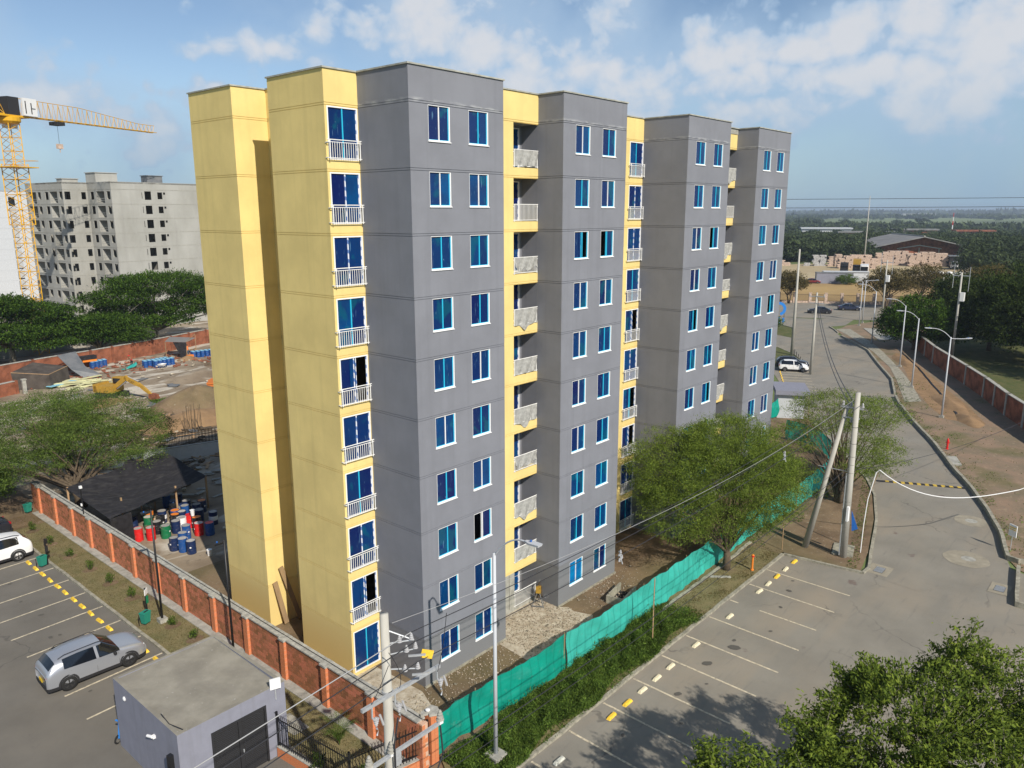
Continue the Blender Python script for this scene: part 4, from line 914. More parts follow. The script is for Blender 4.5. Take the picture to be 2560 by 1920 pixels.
# ------------------------------------------------------------------ cars
def car(label, loc, rz, paint_, L=4.27, W=1.76, Hh=1.62, kind='suv', cat='car', group=None, rim='rim', clad=True, plate='plate', name='parked_car'):
    """front towards +x; local origin under the centre"""
    t = thing(name, label, cat, loc, rz, group)
    gc = .20 if kind == 'suv' else .16; wr = .345 if kind == 'suv' else .30; wb = L*.602
    # stations: x, belt z, roof z, half width sill, half width belt, half width roof, cabin?
    if kind == 'suv':
        st = [(-.50, .80, .86, .70, .74, .62), (-.492, .98, 1.03, .78, .83, .66), (-.465, 1.10, 1.17, .83, .865, .64), (-.40, 1.10, 1.43, .86, .875, .56), (-.33, 1.09, 1.53, .87, .88, .55), (-.18, 1.05, 1.60, .86, .88, .57), (-.02, 1.02, 1.61, .86, .88, .58), (.06, 1.00, 1.57, .86, .88, .57), (.215, 1.00, 1.08, .87, .88, .70), (.30, .99, 1.05, .88, .88, .70), (.42, .90, .97, .86, .86, .66), (.475, .80, .86, .76, .78, .58), (.50, .64, .68, .64, .68, .5)]
        cab = (3, 8)
    elif kind == 'hatch':
        st = [(-.50, .70, .76, .62, .68, .56), (-.48, .88, .96, .72, .78, .62), (-.43, .96, 1.28, .78, .82, .56), (-.34, .96, 1.44, .80, .83, .55), (-.15, .94, 1.50, .80, .84, .56), (.02, .92, 1.48, .80, .84, .56), (.10, .91, 1.42, .80, .83, .55), (.27, .90, .98, .80, .82, .64), (.34, .88, .94, .79, .81, .62), (.44, .78, .84, .76, .78, .56), (.48, .66, .72, .66, .7, .5), (.50, .55, .6, .55, .6, .45)]
        cab = (2, 7)
    else:
        st = [(-.50, .72, .78, .62, .68, .56), (-.48, .90, .96, .74, .78, .62), (-.36, .94, 1.00, .80, .83, .64), (-.20, .94, 1.38, .82, .84, .54), (-.08, .92, 1.43, .82, .84, .54), (.04, .90, 1.42, .82, .84, .54), (.10, .90, 1.37, .82, .84, .53), (.25, .89, .96, .82, .83, .64), (.32, .87, .93, .81, .82, .62), (.44, .76, .82, .78, .8, .56), (.48, .64, .7, .68, .72, .5), (.50, .53, .58, .56, .62, .45)]
        cab = (2, 7)
    sx, sy, sz = L, W/1.76, Hh/(1.62 if kind == 'suv' else 1.5 if kind == 'hatch' else 1.43)
    body = MB(); glass = MB(); cl = MB()
    rings = []
    for (x, zb, zr, ws, wbt, wro) in st:
        x *= sx; zb *= sz; zr *= sz
        half = [(ws*sy*.96, gc), (ws*sy, gc+.17), (wbt*sy*1.01, (gc+.17+zb)/2), (wbt*sy, zb), ((wbt*.35+wro*.65)*sy if zr-zb > .2 else wro*sy*1.08, zb+(zr-zb)*.90), (wro*sy*.82, zr), (0, zr+.025)]
        rings.append([(x, y, z) for y, z in half])
    nst = len(st); K = 7
    archx = [-wb/2, wb/2]
    for i in range(nst-1):
        for k in range(K-1):
            for s in (1, -1):
                a, b, c, d = rings[i][k], rings[i+1][k], rings[i+1][k+1], rings[i][k+1]
                q = [(p[0], p[1]*s, p[2]) for p in (a, b, c, d)]
                if s > 0: q = q[::-1]
                tgt = body
                if k == 3 and cab[0] <= i < cab[1]: tgt = glass
    
                if k in (4, 5) and (i == cab[1]-1 or i == (cab[0]-1 if kind == 'suv' else cab[0])): tgt = glass
                if kind == 'suv' and k == 3 and i == cab[0]: tgt = body
                if k == 0: tgt = cl
                tgt.face(q)
    for r_, s in ((rings[0], 1), (rings[-1], -1)):
        for k in range(K-1):
            a, b = r_[k], r_[k+1]; q = [(a[0], a[1], a[2]), (b[0], b[1], b[2]), (b[0], -b[1], b[2]), (a[0], -a[1], a[2])]
            (cl if k == 0 else body).face(q if s > 0 else q[::-1])
    for o_ in (body.build('body', paint_, t, smooth=True),):
        md = o_.modifiers.new('weld', 'WELD'); md.merge_threshold = .004
        md = o_.modifiers.new('round', 'SUBSURF'); md.levels = 1; md.render_levels = 1; md.subdivision_type = 'CATMULL_CLARK'
    g_ = glass.build('glass', 'glass_dark', t, smooth=True)
    md = g_.modifiers.new('weld', 'WELD'); md.merge_threshold = .004
    cb = cl.build('lower_cladding', 'clad', t)
    # pillars over the side glass
    P_ = MB()
    def pill(xa, xb, i0, f):
        for s in (1, -1):
            for (x0, x1) in ((xa, xb),):
                zb_ = np.interp(x0, [q[0]*sx for q in st], [q[1]*sz for q in st]); zr_ = np.interp(x0, [q[0]*sx for q in st], [q[2]*sz for q in st])
                yb_ = np.interp(x0, [q[0]*sx for q in st], [q[4]*sy for q in st]); yr_ = np.interp(x0, [q[0]*sx for q in st], [(q[4]*.35+q[5]*.65)*sy for q in st])
                zr_ = zb_+(zr_-zb_)*.90
                P_.face([(x0, s*(yb_+.008), zb_), (x1, s*(yb_+.008), zb_), (x1+f, s*(yr_+.008), zr_), (x0+f, s*(yr_+.008), zr_)])
    for xx in ((-.02, .0),) if kind != 'sedan' else ((-.05, -.03),): pill(xx[0]*L, xx[1]*L+.03, 0, -.04)
    P_.build('pillar', paint_ if kind != 'sedan' else 'clad', t)
    # wheels
    for i, wx in enumerate(archx):
        for s in (1, -1):
            w_ = MB(); yy = s*(W/2-.11)
            prof = [(wr*.62, -.11), (wr*.9, -.115), (wr, -.08), (wr, .08), (wr*.9, .115), (wr*.62, .11)]
            n = 24; vs = []; 
            for (r0, o0) in prof:
                for k in range(n): a = 2*math.pi*k/n; vs.append((r0*math.cos(a), o0, r0*math.sin(a)))
            fs = [(j*n+k, j*n+(k+1) % n, (j+1)*n+(k+1) % n, (j+1)*n+k) for j in range(len(prof)-1) for k in range(n)]
            w_.raw(vs, fs); wo_ = w_.build('wheel', 'tyre', t, (wx, yy, wr), smooth=True)
            rm = MB(); rm.raw([(wr*.63*math.cos(2*math.pi*k/20), s*.05, wr*.63*math.sin(2*math.pi*k/20)) for k in range(20)], [tuple(range(20))])
            rm.build('rim_dish', 'clad', wo_)
            sp = MB()
            for k in range(5):
                a = 2*math.pi*k/5+.3
                for da in (-.13, .13):
                    p0 = Vector((.04*math.cos(a), s*.095, .04*math.sin(a))); p1 = Vector((wr*.62*math.cos(a+da), s*.09, wr*.62*math.sin(a+da))); nn = Vector((-math.sin(a), 0, math.cos(a)))*.018
                    sp.face([p0-nn, p1-nn, p1+nn, p0+nn])
            rg = [(wr*f*math.cos(2*math.pi*k/20), s*.094, wr*f*math.sin(2*math.pi*k/20)) for f in (.58, .65) for k in range(20)]
            sp.raw(rg, [(k, (k+1) % 20, 20+(k+1) % 20, 20+k) for k in range(20)])
            sp.build('rim', rim, wo_)
            # arch trim
            ar = MB(); n2 = 12; yo = W/2-.005
            vs = []
            for k in range(n2+1):
                a = math.pi*k/n2*1.08-.12
                for rr2 in (wr*1.02, wr*(1.25 if clad else 1.12)): vs.append((rr2*math.cos(a), 0, rr2*math.sin(a)))
            ar.raw(vs, [(2*k, 2*k+1, 2*k+3, 2*k+2) for k in range(n2)])
            ar.raw([(v[0], -s*.20, v[2]) for v in vs[::2]]+vs[::2], [(k, k+1, n2+2+k, n2+1+k) for k in range(n2)])
            ar.build('wheel_arch', 'clad', t, (wx, s*(yo*(1.0)-.012+.02), wr))
            wo_.location.y = s*(yo+.012-.09)
    # lights, plates, mirrors
    ms = [('tail_light', -L*.478, .62*sy, .84*sz, (.10, .30, .16), 'redlight'), ('head_light', L*.462, .58*sy, .74*sz, (.12, .30, .12), 'headlight')]
    for nm, lx, ly, lz, sz3, mm in ms:
        for s in (1, -1): q = MB(); q.obox((0, 0, 0), sz3, 0); o_ = q.build(nm, mm, t, (lx, s*ly, lz)); o_.rotation_euler = (0, 0, s*(-.35 if nm == 'head_light' else .35)); md = o_.modifiers.new('bevel', 'BEVEL'); md.width = .03; md.segments = 2
    for s in (1, -1):
        q = MB(); q.obox((0, 0, 0), (.13, .18, .12)); o_ = q.build('mirror', paint_ if paint_ != 'silver' else 'clad', t, (L*.16, s*(W/2+.07), .98*sz)); md = o_.modifiers.new('bevel', 'BEVEL'); md.width = .03; md.segments = 2
        if kind == 'suv':
            q = MB(); q.tube([(-L*.36, s*.56*sy, 1.50*sz), (-L*.3, s*.56*sy, 1.60*sz), (L*.02, s*.57*sy, 1.645*sz), (L*.09, s*.57*sy, 1.60*sz)], .018, 6); q.build('roof_rail', 'clad', t)
        for hx in (-.14, .09):
            q = MB(); q.box(-.08, -.012, -.012, .08, .012, .012); q.build('door_handle', paint_, t, (hx*L, s*(W/2-.005), .86*sz))
        for hx in (-.02, .20 if kind != 'sedan' else .2, -.27):
            q = MB(); q.box(-.004, -.002, -.30*sz, .004, .002, .27*sz); q.build('door_seam', 'clad', t, (hx*L, s*(W/2+.000), .66*sz))
    q = MB(); q.box(-.01, -.2, -.07, .01, .2, .07); q.build('number_plate', plate, t, (-L/2-.015, 0, .56*sz))
    q = MB(); q.box(-.06, -.66*sy, -.10, .05, .66*sy, .10); o_ = q.build('bumper', 'clad', t, (-L/2+.03, 0, .36)); md = o_.modifiers.new('bevel', 'BEVEL'); md.width = .04; md.segments = 2
    q = MB(); q.box(-.06, -.60*sy, -.10, .05, .60*sy, .10); o_ = q.build('bumper', 'clad', t, (L/2-.03, 0, .36)); md = o_.modifiers.new('bevel', 'BEVEL'); md.width = .04; md.segments = 2
    q = MB(); q.box(-L*.44, -W/2+.12, gc-.02, L*.44, W/2-.12, gc+.02); q.build('underbody', 'clad', t)
    return t
car('silver sport utility car with black wheels and yellow plate beside the gatehouse', (-9.14, 12.55, .026), rad(-2), 'silver', rim='rimdark')
car('white car with spoked wheels cut off by the left frame edge', (-8.70, 29.05, .026), rad(180), 'whitecar', L=4.3, W=1.76, Hh=1.6)
car('black car behind the white one at the left frame edge', (-8.45, 33.6, .026), rad(180), 'darkcar', L=4.3, W=1.76, Hh=1.5, kind='sedan')
# ================================================================== GREEN NET FENCE
def net_fence(name_label, pts, tops, label, low=.12, seed=3, m='green', posts=True, step=.16):
    t = thing('net_fence', label, 'net fence', (pts[0][0], pts[0][1], 0)); o = Vector((pts[0][0], pts[0][1]))
    V = []; F = []; r = np.random.default_rng(seed); dist = 0; cols = []
    for i in range(len(pts)-1):
        a = Vector(pts[i]); b = Vector(pts[i+1]); k = max(2, int((b-a).length/step))
        for j in range(k):
            u = j/k; cols.append((a.lerp(b, u), tops[i]*(1-u)+tops[i+1]*u, dist+(b-a).length*u, (b-a).normalized()))
        dist += (b-a).length
    cols.append((Vector(pts[-1]), tops[-1], dist, cols[-1][3])); NR = 9
    for (p, h, s, d) in cols:
        n = Vector((d.y, -d.x)); hh = h+.18+.035*math.sin(s*.9+seed)+.02*math.sin(s*2.7+1)+.012*math.sin(s*7.1)
        for k in range(NR):
            v = k/(NR-1); bulge = .10*math.sin(s*1.15+1.5*v+seed)*math.sin(math.pi*v)+.045*math.sin(s*3.1+6*v+.8*math.sin(s*.7))+.03*math.sin(s*7.3-4*v)*(1-v*.4)
            q = p+n*bulge-o; V.append((q.x, q.y, low+(hh-low)*v+.02*math.sin(s*2.1+v*5)))
    for i in range(len(cols)-1):
        for k in range(NR-1): F.append((i*NR+k, (i+1)*NR+k, (i+1)*NR+k+1, i*NR+k+1))
    mb = MB(); mb.raw(V, F); mb.build('net', m, t, smooth=True)
    mb = MB(); mb.tube([(V[i*NR+NR-1][0], V[i*NR+NR-1][1], V[i*NR+NR-1][2]) for i in range(0, len(cols), 3)], .008, 4); mb.build('top_wire', 'wire', t)
    if posts:
        s0 = 0; pm = MB(); pm.tube([(0, 0, 0), (0, 0, 1.0)], .025, 6); p0 = None; s = .4
        for i in range(0, len(cols), max(1, int(2.3/step))):
            p, h, s_, d = cols[i]; n = Vector((d.y, -d.x)); q = p-n*.16-o
            mb = MB(); mb.tube([(q.x, q.y, 0), (q.x+R_(-.04, .04), q.y+R_(-.04, .04), h+R_(.02, .15))], .022, 6); mb.build('post', 'wood', t)
    return t
net_fence('', [(-2.88, -3.70), (-1.5, -3.62), (.7, -3.75), (3.0, -3.9), (5.1, -3.95)], [1.62, 1.60, 1.70, 1.62, 1.75], 'dark green net fence nearest the brick corner column', seed=1)
net_fence('', [(5.0, -4.02), (7.4, -4.1), (10.6, -4.05), (14.2, -4.1), (17.9, -4.05), (22.0, -3.9), (26.0, -3.75)], [1.85, 1.75, 1.65, 1.8, 1.7, 1.7, 1.6], 'turquoise net fence along the dry verge between the parking bays and the building', seed=2, m='greenl')
net_fence('', [(26.0, -3.75), (31.5, -4.1), (36.8, -4.0), (40.0, -3.4), (42.2, -2.6)], [1.6, 1.65, 1.7, 1.5, 1.2], 'far stretch of turquoise net fence between the two feathery trees', seed=5, m='greenl')
net_fence('', [(48.2, 3.4), (48.0, 1.5), (46.6, -.4), (44.8, -1.9)], [1.7, 1.6, 1.6, 1.5], 'short green net fence seen through the sparse tree by the road', seed=7)
net_fence('', [(56.2, 6.9), (54.4, 7.4), (51.5, 8.6)], [2.3, 1.5, .35], 'sloping green net hanging at the corner of the small hut', seed=9, posts=False)
# brighter sun bleached panel
def pole_stick(loc, h, label, m='wood', r=.03, lean=(0, 0)):
    t = thing('wooden_pole', label, 'pole', loc); mb = MB(); mb.tube([(0, 0, -.1), (lean[0]/2, lean[1]/2+.01, h/2), (lean[0], lean[1], h)], [r, r*.9, r*.8], 7); mb.build('shaft', m, t)
    mb = MB(); 
    for k in range(3): mb.tube([(lean[0]*k/3-.0, lean[1]*k/3, h*(.3+.2*k)), (lean[0]*k/3, lean[1]*k/3, h*(.3+.2*k)+.03)], r*1.15, 7)
    mb.build('band', 'barkg', t)
pole_stick((9.9, -5.6, .1), 3.3, 'slender pale wooden pole standing in the weeds by the net')
pole_stick((24.2, -6.2, .1), 3.7, 'slender wooden pole at the inner kerb corner of the parking bays')
pole_stick((30.4, -4.6, .1), 3.2, 'thin orange tinted wooden pole beside the turquoise net under the tree')
pole_stick((47.2, 1.0, 0), 3.9, 'thin leaning wooden pole by the net seen through the sparse tree', lean=(.4, .3))
# poured edge under the net
band('curb_of_earth', wob([(5.5, -4.35), (12, -4.5), (18, -4.4), (24, -4.25)], .5, .05), .18, .17, 'kerb')
# hydrants
def hydrant(loc, label, h=.62):
    t = thing('fire_hydrant', label, 'hydrant', loc)
    mb = MB(); mb.lathe([(.13, 0), (.13, .04), (.085, .06), (.085, h*.66), (.11, h*.68), (.11, h*.74), (.08, h*.9), (.03, h)], 14); mb.build('barrel', 'red', t, smooth=False)
    mb = MB()
    for s in (-1, 1): mb.tube([(0, 0, h*.6), (0, s*.17, h*.6)], .045, 10)
    mb.tube([(0, 0, h*.55), (.17, 0, h*.55)], .06, 10); mb.build('outlet', 'red', t)
hydrant((54.4, -8.7, .05), 'red fire hydrant on the dirt beyond the right kerb', 1.0)
t = thing('marker_post', 'orange red marker post on the verge beside the tree trunk', 'post', (20.35, -6.0, .1)); mb = MB(); mb.lathe([(.10, 0), (.10, .06), (.06, .08), (.055, .82), (.085, .84), (.085, .95), (.02, 1.0)], 12); mb.build('shaft', 'orange', t); mb = MB(); mb.lathe([(.09, .85), (.09, .93)], 12); mb.build('head', 'red', t)
# debris on the verge
fixture('plank', 'grey plank lying at the foot of the tree by the net', 'plank', (18.3, -5.0, .1), [('board', (-.6, -.09, 0, .6, .09, .05), 'concrete')], rz=rad(-52))
fixture('concrete_pad', 'square concrete slab beside the tall right utility pole', 'slab', (26.6, -9.1, .09), [('slab', (-.9, -.6, 0, .9, .6, .09), 'kerb')], rz=rad(14))
fixture('concrete_pad', 'flat concrete cover beside the hydrant on the dirt track', 'slab', (50.8, -9.9, .05), [('slab', (-1.2, -.5, 0, 1.2, .5, .13), 'concrete')], rz=rad(22))

# ================================================================== POLES, LAMPS, WIRES
def wire(label, a, b, d, r=.014, m='wire', cat='wire', group=None, n=16):
    mb = MB(); mb.tube(sag(a, b, d, n), r, 5); o = mb.build('overhead_wire', m); tag(o, label, cat, group)
def concrete_pole(label, loc, h, r0=.17, r1=.10, lean=(0, 0)):
    t = thing('utility_pole', label, 'utility pole', loc); mb = MB()
    mb.tube([(0, 0, -.2), (lean[0], lean[1], h)], [r0, r1], 18); mb.build('shaft', 'pole', t, smooth=True); return t
UP = (-8.30, -7.70)
up = concrete_pole('near concrete utility pole with steel cross arms and insulators behind the pickets', (*UP, 0), 9.85, .20, .115)
def insulator(parent, loc, m='insul', s=1.0, hang=False, tilt=0):
    mb = MB(); prof = [(.02, 0), (.025, .02)]
    for k in range(3): prof += [(.075-.012*k, .03+.055*k), (.07-.012*k, .045+.055*k), (.03, .06+.055*k)]
    prof += [(.035, .19), (.02, .22)]
    mb.lathe([(r*s, z*s) for r, z in prof], 12); o = mb.build('insulator', m, parent, loc, smooth=False)
    if hang: o.rotation_euler = (math.pi, 0, 0)
    if tilt: o.rotation_euler = (tilt, 0, 0)
    return o
# upper bracket group on the +x side
mb = MB(); mb.tube([(.1, 0, 9.3), (.60, -.48, 8.98)], .022, 6); mb.tube([(.1, 0, 8.55), (.62, -.5, 8.7)], .02, 6); mb.build('bracket', 'steel', up)
mb = MB(); mb.tube([(.1, 0, 8.9), (.62, -.5, 8.98)], .022, 6); mb.tube([(.1, 0, 8.1), (.66, -.62, 8.12)], .022, 6); mb.build('bracket', 'steel', up)
for p in [(.30, -.25, 8.93), (.56, -.45, 8.98), (.40, -.42, 8.66), (.64, -.52, 8.70), (.34, -.4, 8.08), (.62, -.62, 8.12)]: insulator(up, p)
for p in [(.55, -.62, 8.55), (.55, -.75, 8.02)]:
    mb = MB(); mb.box(-.2, -.025, 0, .28, .025, .05); o = mb.build('bracket', 'steel', up, p); o.rotation_euler = (0, 0, rad(-40))
mb = MB(); mb.obox((0, 0, 0), (.34, .015, .26), 0, 0, (0, rad(15))); o = mb.build('sign_plate', 'stopy', up, (.98, -.62, 8.42)); o.rotation_euler = (0, 0, rad(-38))
def crossarm(z, x0, x1, y=-.18):
    mb = MB(); mb.box(x0, -.045, -.045, x1, .045, .045); mb.box(x0, -.05, .045, x1, .05, .05); o = mb.build('cross_arm', 'steel', up, (0, y, z)); return o
crossarm(7.45, -1.05, 1.85); crossarm(5.55, -.95, 1.90)
for x in (-.72, .1, 1.72):
    mb = MB(); mb.box(-.02, -.02, -.36, .02, .02, 0); mb.build('hanger', 'steel', up, (x, -.2, 7.42))
    o = insulator(up, (x+.05, -.3, 7.12), 'insul', 1.25, hang=True, tilt=0)
    mb = MB(); mb.tube([(.12, -.02, .1), (.22, -.04, -.25)], .035, 8); mb.build('fuse_tube', 'insul', up, (x+.05, -.3, 7.05))
    mb = MB(); mb.tube([(.0, 0, 0), (.06, 0, -.1), (.0, 0, -.22)], .03, 6); mb.build('fuse_clamp', 'steel', up, (x+.06, -.3, 6.78))
for x in (-.9, -.1, 1.8):
    o = insulator(up, (x, -.2, 5.62), 'concrete', 1.7)
    mb = MB(); mb.box(-.07, -.07, -.05, .07, .07, .06); mb.build('clamp', 'white', up, (x, -.2, 5.6))
mb = MB(); mb.box(-.12, -.02, -.45, .12, .02, 0); mb.build('equipment_plate', 'steel', up, (.12, -.20, 5.55))
for z in (7.45, 5.55, 5.0, 3.4, 3.3):
    mb = MB(); mb.lathe([(.165, 0), (.165, .05)], 16); mb.build('pole_band', 'steel', up, (0, 0, z))
for pts in ([(1.8, -.2, 5.5), (1.75, -.35, 4.6), (1.2, -.4, 3.8), (.2, -.25, 3.4), (.15, -.2, 0)], [(-.9, -.2, 5.5), (-.75, -.3, 4.4), (-.5, -.3, 3.0), (-.2, -.2, 1.2), (-.2, -.1, 0)], [(.1, -.3, 6.7), (-.1, -.35, 6.0), (-.05, -.3, 4.2), (-.16, -.2, 3.4), (-.16, -.1, 0)]):
    mb = MB(); mb.tube(pts, .026, 6); mb.build('down_cable', 'wire', up)
for pts in ([(-.3, -.5, 9.0), (.15, -.6, 8.2), (.2, -.3, 7.6)], [(1.6, -.8, 9.5), (1.45, -.8, 8.4), (1.65, -.3, 7.4)], [(-.4, -.6, 8.7), (-.7, -.5, 8.0), (-.72, -.2, 7.5)]):
    mb = MB(); mb.tube(bez(*pts, 8), .010, 5); mb.build('jumper_wire', 'wire', up)
# right pole and its leaning stay
up2 = concrete_pole('tall straight concrete utility pole on the dirt verge by the road', (25.71, -9.37, .05), 10.3, .24, .14)
up3 = concrete_pole('leaning concrete utility pole propped against the tall straight one', (25.62, -7.05, .05), 9.4, .20, .11, (.25, -1.75))
mb = MB(); mb.box(.0, -.35, 9.3, .08, .9, 9.38); mb.box(.0, -.2, 8.7, .08, .8, 8.76); mb.build('cross_arm', 'steel', up2)
for p in [(.1, .8, 9.4), (.1, .35, 9.4), (.1, -.3, 9.4), (.1, .7, 8.78), (.2, .3, 8.4)]: insulator(up2, p, 'insul', 1.3)
mb = MB(); mb.tube([(.0, 1.9, 5.45), (.0, -.1, 5.45)], .02, 6); mb.build('stay_rod', 'steel', up2)
mb = MB(); mb.box(-.45, -.22, 2.5, -.22, -.1, 3.4); mb.build('meter_box', 'white', up2)
mb = MB(); mb.box(-.30, .12, .2, -.24, .17, 5.4); mb.build('conduit', 'steel', up2)
mb = MB(); mb.face([(.22, -.2, 3.0), (.26, -.24, 2.9), (.34, -.62, 1.9), (.26, -.3, 1.7)]); mb.build('hanging_poster', 'signblue', up2)
for z in (2.0, 3.6, 5.4, 5.9, 6.4, 7.2, 8.2):
    mb = MB(); mb.lathe([(.215-.009*z+.02, 0), (.215-.009*z+.02, .04)], 16); mb.build('pole_band', 'clad', up2, (0, 0, z))
# medium voltage lines
A = [(-7.75, -8.15, 9.22), (-7.65, -8.22, 8.92), (-7.68, -8.32, 8.34)]
B2 = [(25.8, -8.6, 9.65), (25.8, -9.0, 9.65), (25.8, -9.6, 9.65)]
C3 = [(-30, -10.2, 9.4), (-30, -10.4, 9.0), (-30, -10.5, 8.45)]
nm = ['uppermost', 'middle', 'lowest']
for i in range(3):
    wire(f'{nm[i]} of the three black power lines between the near pole and the tall road pole', A[i], B2[i], .55, .013, 'wire', group='power lines between the poles')
    wire(f'{nm[i]} of the three power lines leaving the near pole over the gatehouse', C3[i], A[i], .10, .015, 'wirelight' if i == 0 else 'wire', group='power lines over the gatehouse')
wire('thin pale neutral wire above the green net between the two large poles', (-8.2, -7.9, 9.6), (25.6, -9.2, 9.9), .9, .008, 'wirelight')
wire('upper of the two telephone cables crossing the green net near the brick column', (-12, -8.6, 5.3), (25.4, -9.35, 5.9), .6, .016)
wire('lower of the two telephone cables crossing the green net near the brick column', (-12, -8.5, 4.7), (25.4, -9.35, 5.5), .6, .012)
for (x, y, z, lb) in [(1.9, -8.75, 8.2, 'grey wire spacer on the power lines in front of the second grey tower'), (16.5, -8.9, 8.55, 'grey wire spacer on the power lines in front of the leafy tree')]:
    t = thing('wire_spacer', lb, 'spacer', (x, y, z)); t.scale = (.7, .7, .7); mb = MB(); mb.tube([(0, .1, .4), (.05, -.1, -.3)], .03, 6); mb.box(-.12, -.04, -.05, .14, .04, .03); mb.box(-.2, -.03, .2, .05, .03, .27); mb.build('frame', 'steel', t)
    for p in [(0, 0, .3), (.1, -.02, 0), (-.1, 0, -.15)]: insulator(t, p, 'insul', .9)
wire('cable crossing the road from the tall pole towards the brick wall', (25.9, -9.5, 5.6), (60, -16, 4.6), .9, .015)
# street lamps
def lamp_pole(label, loc, h, arms, m='lamppost', r0=.075, r1=.045, base=True, group=None, name='street_lamp', head='lamppost', ahead=.62):
    t = thing(name, label, 'street lamp', loc, 0, group)
    mb = MB(); mb.tube([(0, 0, 0), (0, 0, h)], [r0, r1], 14); mb.build('pole', m, t, smooth=True)
    if base: mb = MB(); mb.box(-.2, -.2, -.03, .2, .2, .22); mb.build('plinth', 'concrete', t)
    for (dx, dy, rise, ln) in arms:
        d = Vector((dx, dy, 0)).normalized(); e_ = Vector((0, 0, h-.12))+d*ln+Vector((0, 0, rise))
        mb = MB(); mb.tube(bez((0, 0, h-.12), Vector((0, 0, h-.12))+d*ln*.45+Vector((0, 0, rise*1.05)), e_, 7), [.032]*8, 7); mb.build('arm', m, t)
        q = MB(); a = ahead; nn = Vector((-d.y, d.x, 0))
        P0 = [(-.05, .05), (.18, .15), (a, .13), (a, -.13), (.18, -.15), (-.05, -.05)]
        q.raw([tuple(d*u+nn*w+Vector((0, 0, .05+u*.04))) for u, w in P0]+[tuple(d*u*.97+nn*w*.85+Vector((0, 0, -.03+u*.04))) for u, w in P0], [(0, 1, 2, 3, 4, 5), (11, 10, 9, 8, 7, 6)]+[(k, 6+k, 6+(k+1) % 6, (k+1) % 6) for k in range(6)])
        hd = q.build('lamp_head', head, t, e_)
        q = MB(); c = d*.2; q.lathe([(.035, .05), (.035, .11)], 8, 0, (c.x, c.y, .02)); q.build('light_sensor', 'signblue', hd)
    return t
lamp_pole('near grey street lamp with one curved arm standing in the weeds by the kerb', (-1.49, -5.57, .1), 8.55, [(-.02, -1, 1.0, 1.55)], r0=.085, r1=.06, base=False)
mb = MB(); mb.box(-.26, -.26, -.05, .26, .26, .22); mb.box(-.31, -.31, .22, .31, .31, .30); tag(mb.build('lamp_plinth', 'concrete', None, (-1.49, -5.57, .1)), 'concrete plinth under the near grey street lamp', 'plinth')
lamp_pole('black garden lamp on a concrete foot beside the green litter bin', (-5.07, 14.38, .09), 6.1, [(-1, .25, .0, .12)], 'black', .06, .045, head='black', ahead=.35)
lamp_pole('black garden lamp against the wall behind the gatehouse', (-4.15, 9.0, .09), 5.75, [(-1, .2, .0, .12)], 'black', .06, .045, base=False, head='black', ahead=.35)
far_l = [((66.0, -5.6), 8.3, [(-.6, .8, 1.0, 2.0), (.8, -.6, -.1, 1.8)], 'with a low side arm, nearest the viewer'), ((79.0, .6), 8.3, [(-.6, .8, 1.0, 2.0)], 'second from the viewer'), ((91.7, 5.4), 8.3, [(-.6, .8, 1.0, 2.0)], 'third from the viewer'), ((109.1, 14.3), 8.3, [(-.5, .9, 1.2, 2.2)], 'on the grass in front of the transformer pole'), ((128.5, 22.4), 8.0, [(-.5, .9, 1.0, 1.6)], 'at the junction corner, left one'), ((132.6, 23.1), 8.0, [(.8, -.6, .1, 2.0)], 'at the junction corner, right one')]
for (p, h, arms, lb) in far_l: lamp_pole('tall grey street lamp '+lb, (*p, .05), h, arms, r0=.10, r1=.06, group='grey street lamps along the dirt track')
for (p, h, lb, hh) in [((79.1, 12.7), 10.6, 'concrete utility pole standing at the head of the far parking bays', 1), ((90.9, 19.9), 15.4, 'white tall tapering pole behind the parked hatchback', 0), ((103.9, 1.7), 12.2, 'concrete utility pole with a transformer box by the dark trees', 2), ((134.9, 20.4), 11.8, 'concrete utility pole with a grey box at the junction', 2), ((150, 14), 8, 'plain concrete pole in front of the brown tree crowns', 0), ((182, -6.5), 11, 'concrete pole among dark trees at the right edge', 0), ((283, 70), 26, 'slim pale pole rising from the woodland beyond the brick stacks', 0)]:
    t = concrete_pole(lb, (*p, .0), h, .20 if h < 14 else .26, .11)
    if hh == 1:
        mb = MB(); mb.box(-.05, -1.0, h-.55, .05, 1.0, h-.45); mb.box(-.05, -.9, h-1.4, .05, .9, h-1.3); mb.build('cross_arm', 'steel', t)
        for y in (-.9, 0, .9): insulator(t, (0, y, h-.45), 'insul', 1.2)
    if hh == 2:
        mb = MB(); mb.box(-.35, -.65, h-4.0, .35, -.12, h-2.8); mb.build('transformer', 'whitemet', t)
        mb = MB(); mb.box(-.05, -1.1, h-.5, .05, 1.1, h-.4); mb.tube([(0, -1.0, h-2.6), (0, -1.0, h+.8)], .04, 6); mb.tube([(0, 1.0, h-2.2), (0, 1.0, h+1.2)], .04, 6); mb.build('cross_arm', 'steel', t)
for i, dz in enumerate((0, -.9)): wire(f'{["upper", "lower"][i]} dark cable running down the road from the far bays pole', (79.2, 12.7, 10.2+dz), (25.9, -9.2, 9.6+dz*.5), 1.6, .03)
for i, (dz, dy) in enumerate(((0, 0), (-3.4, 6))):
    wire(f'{["upper", "lower"][i]} distant power line crossing the sky at the horizon', (240, 190+dy, 25.6+dz), (460, -140+dy, 27.8+dz), 1.0, .10)
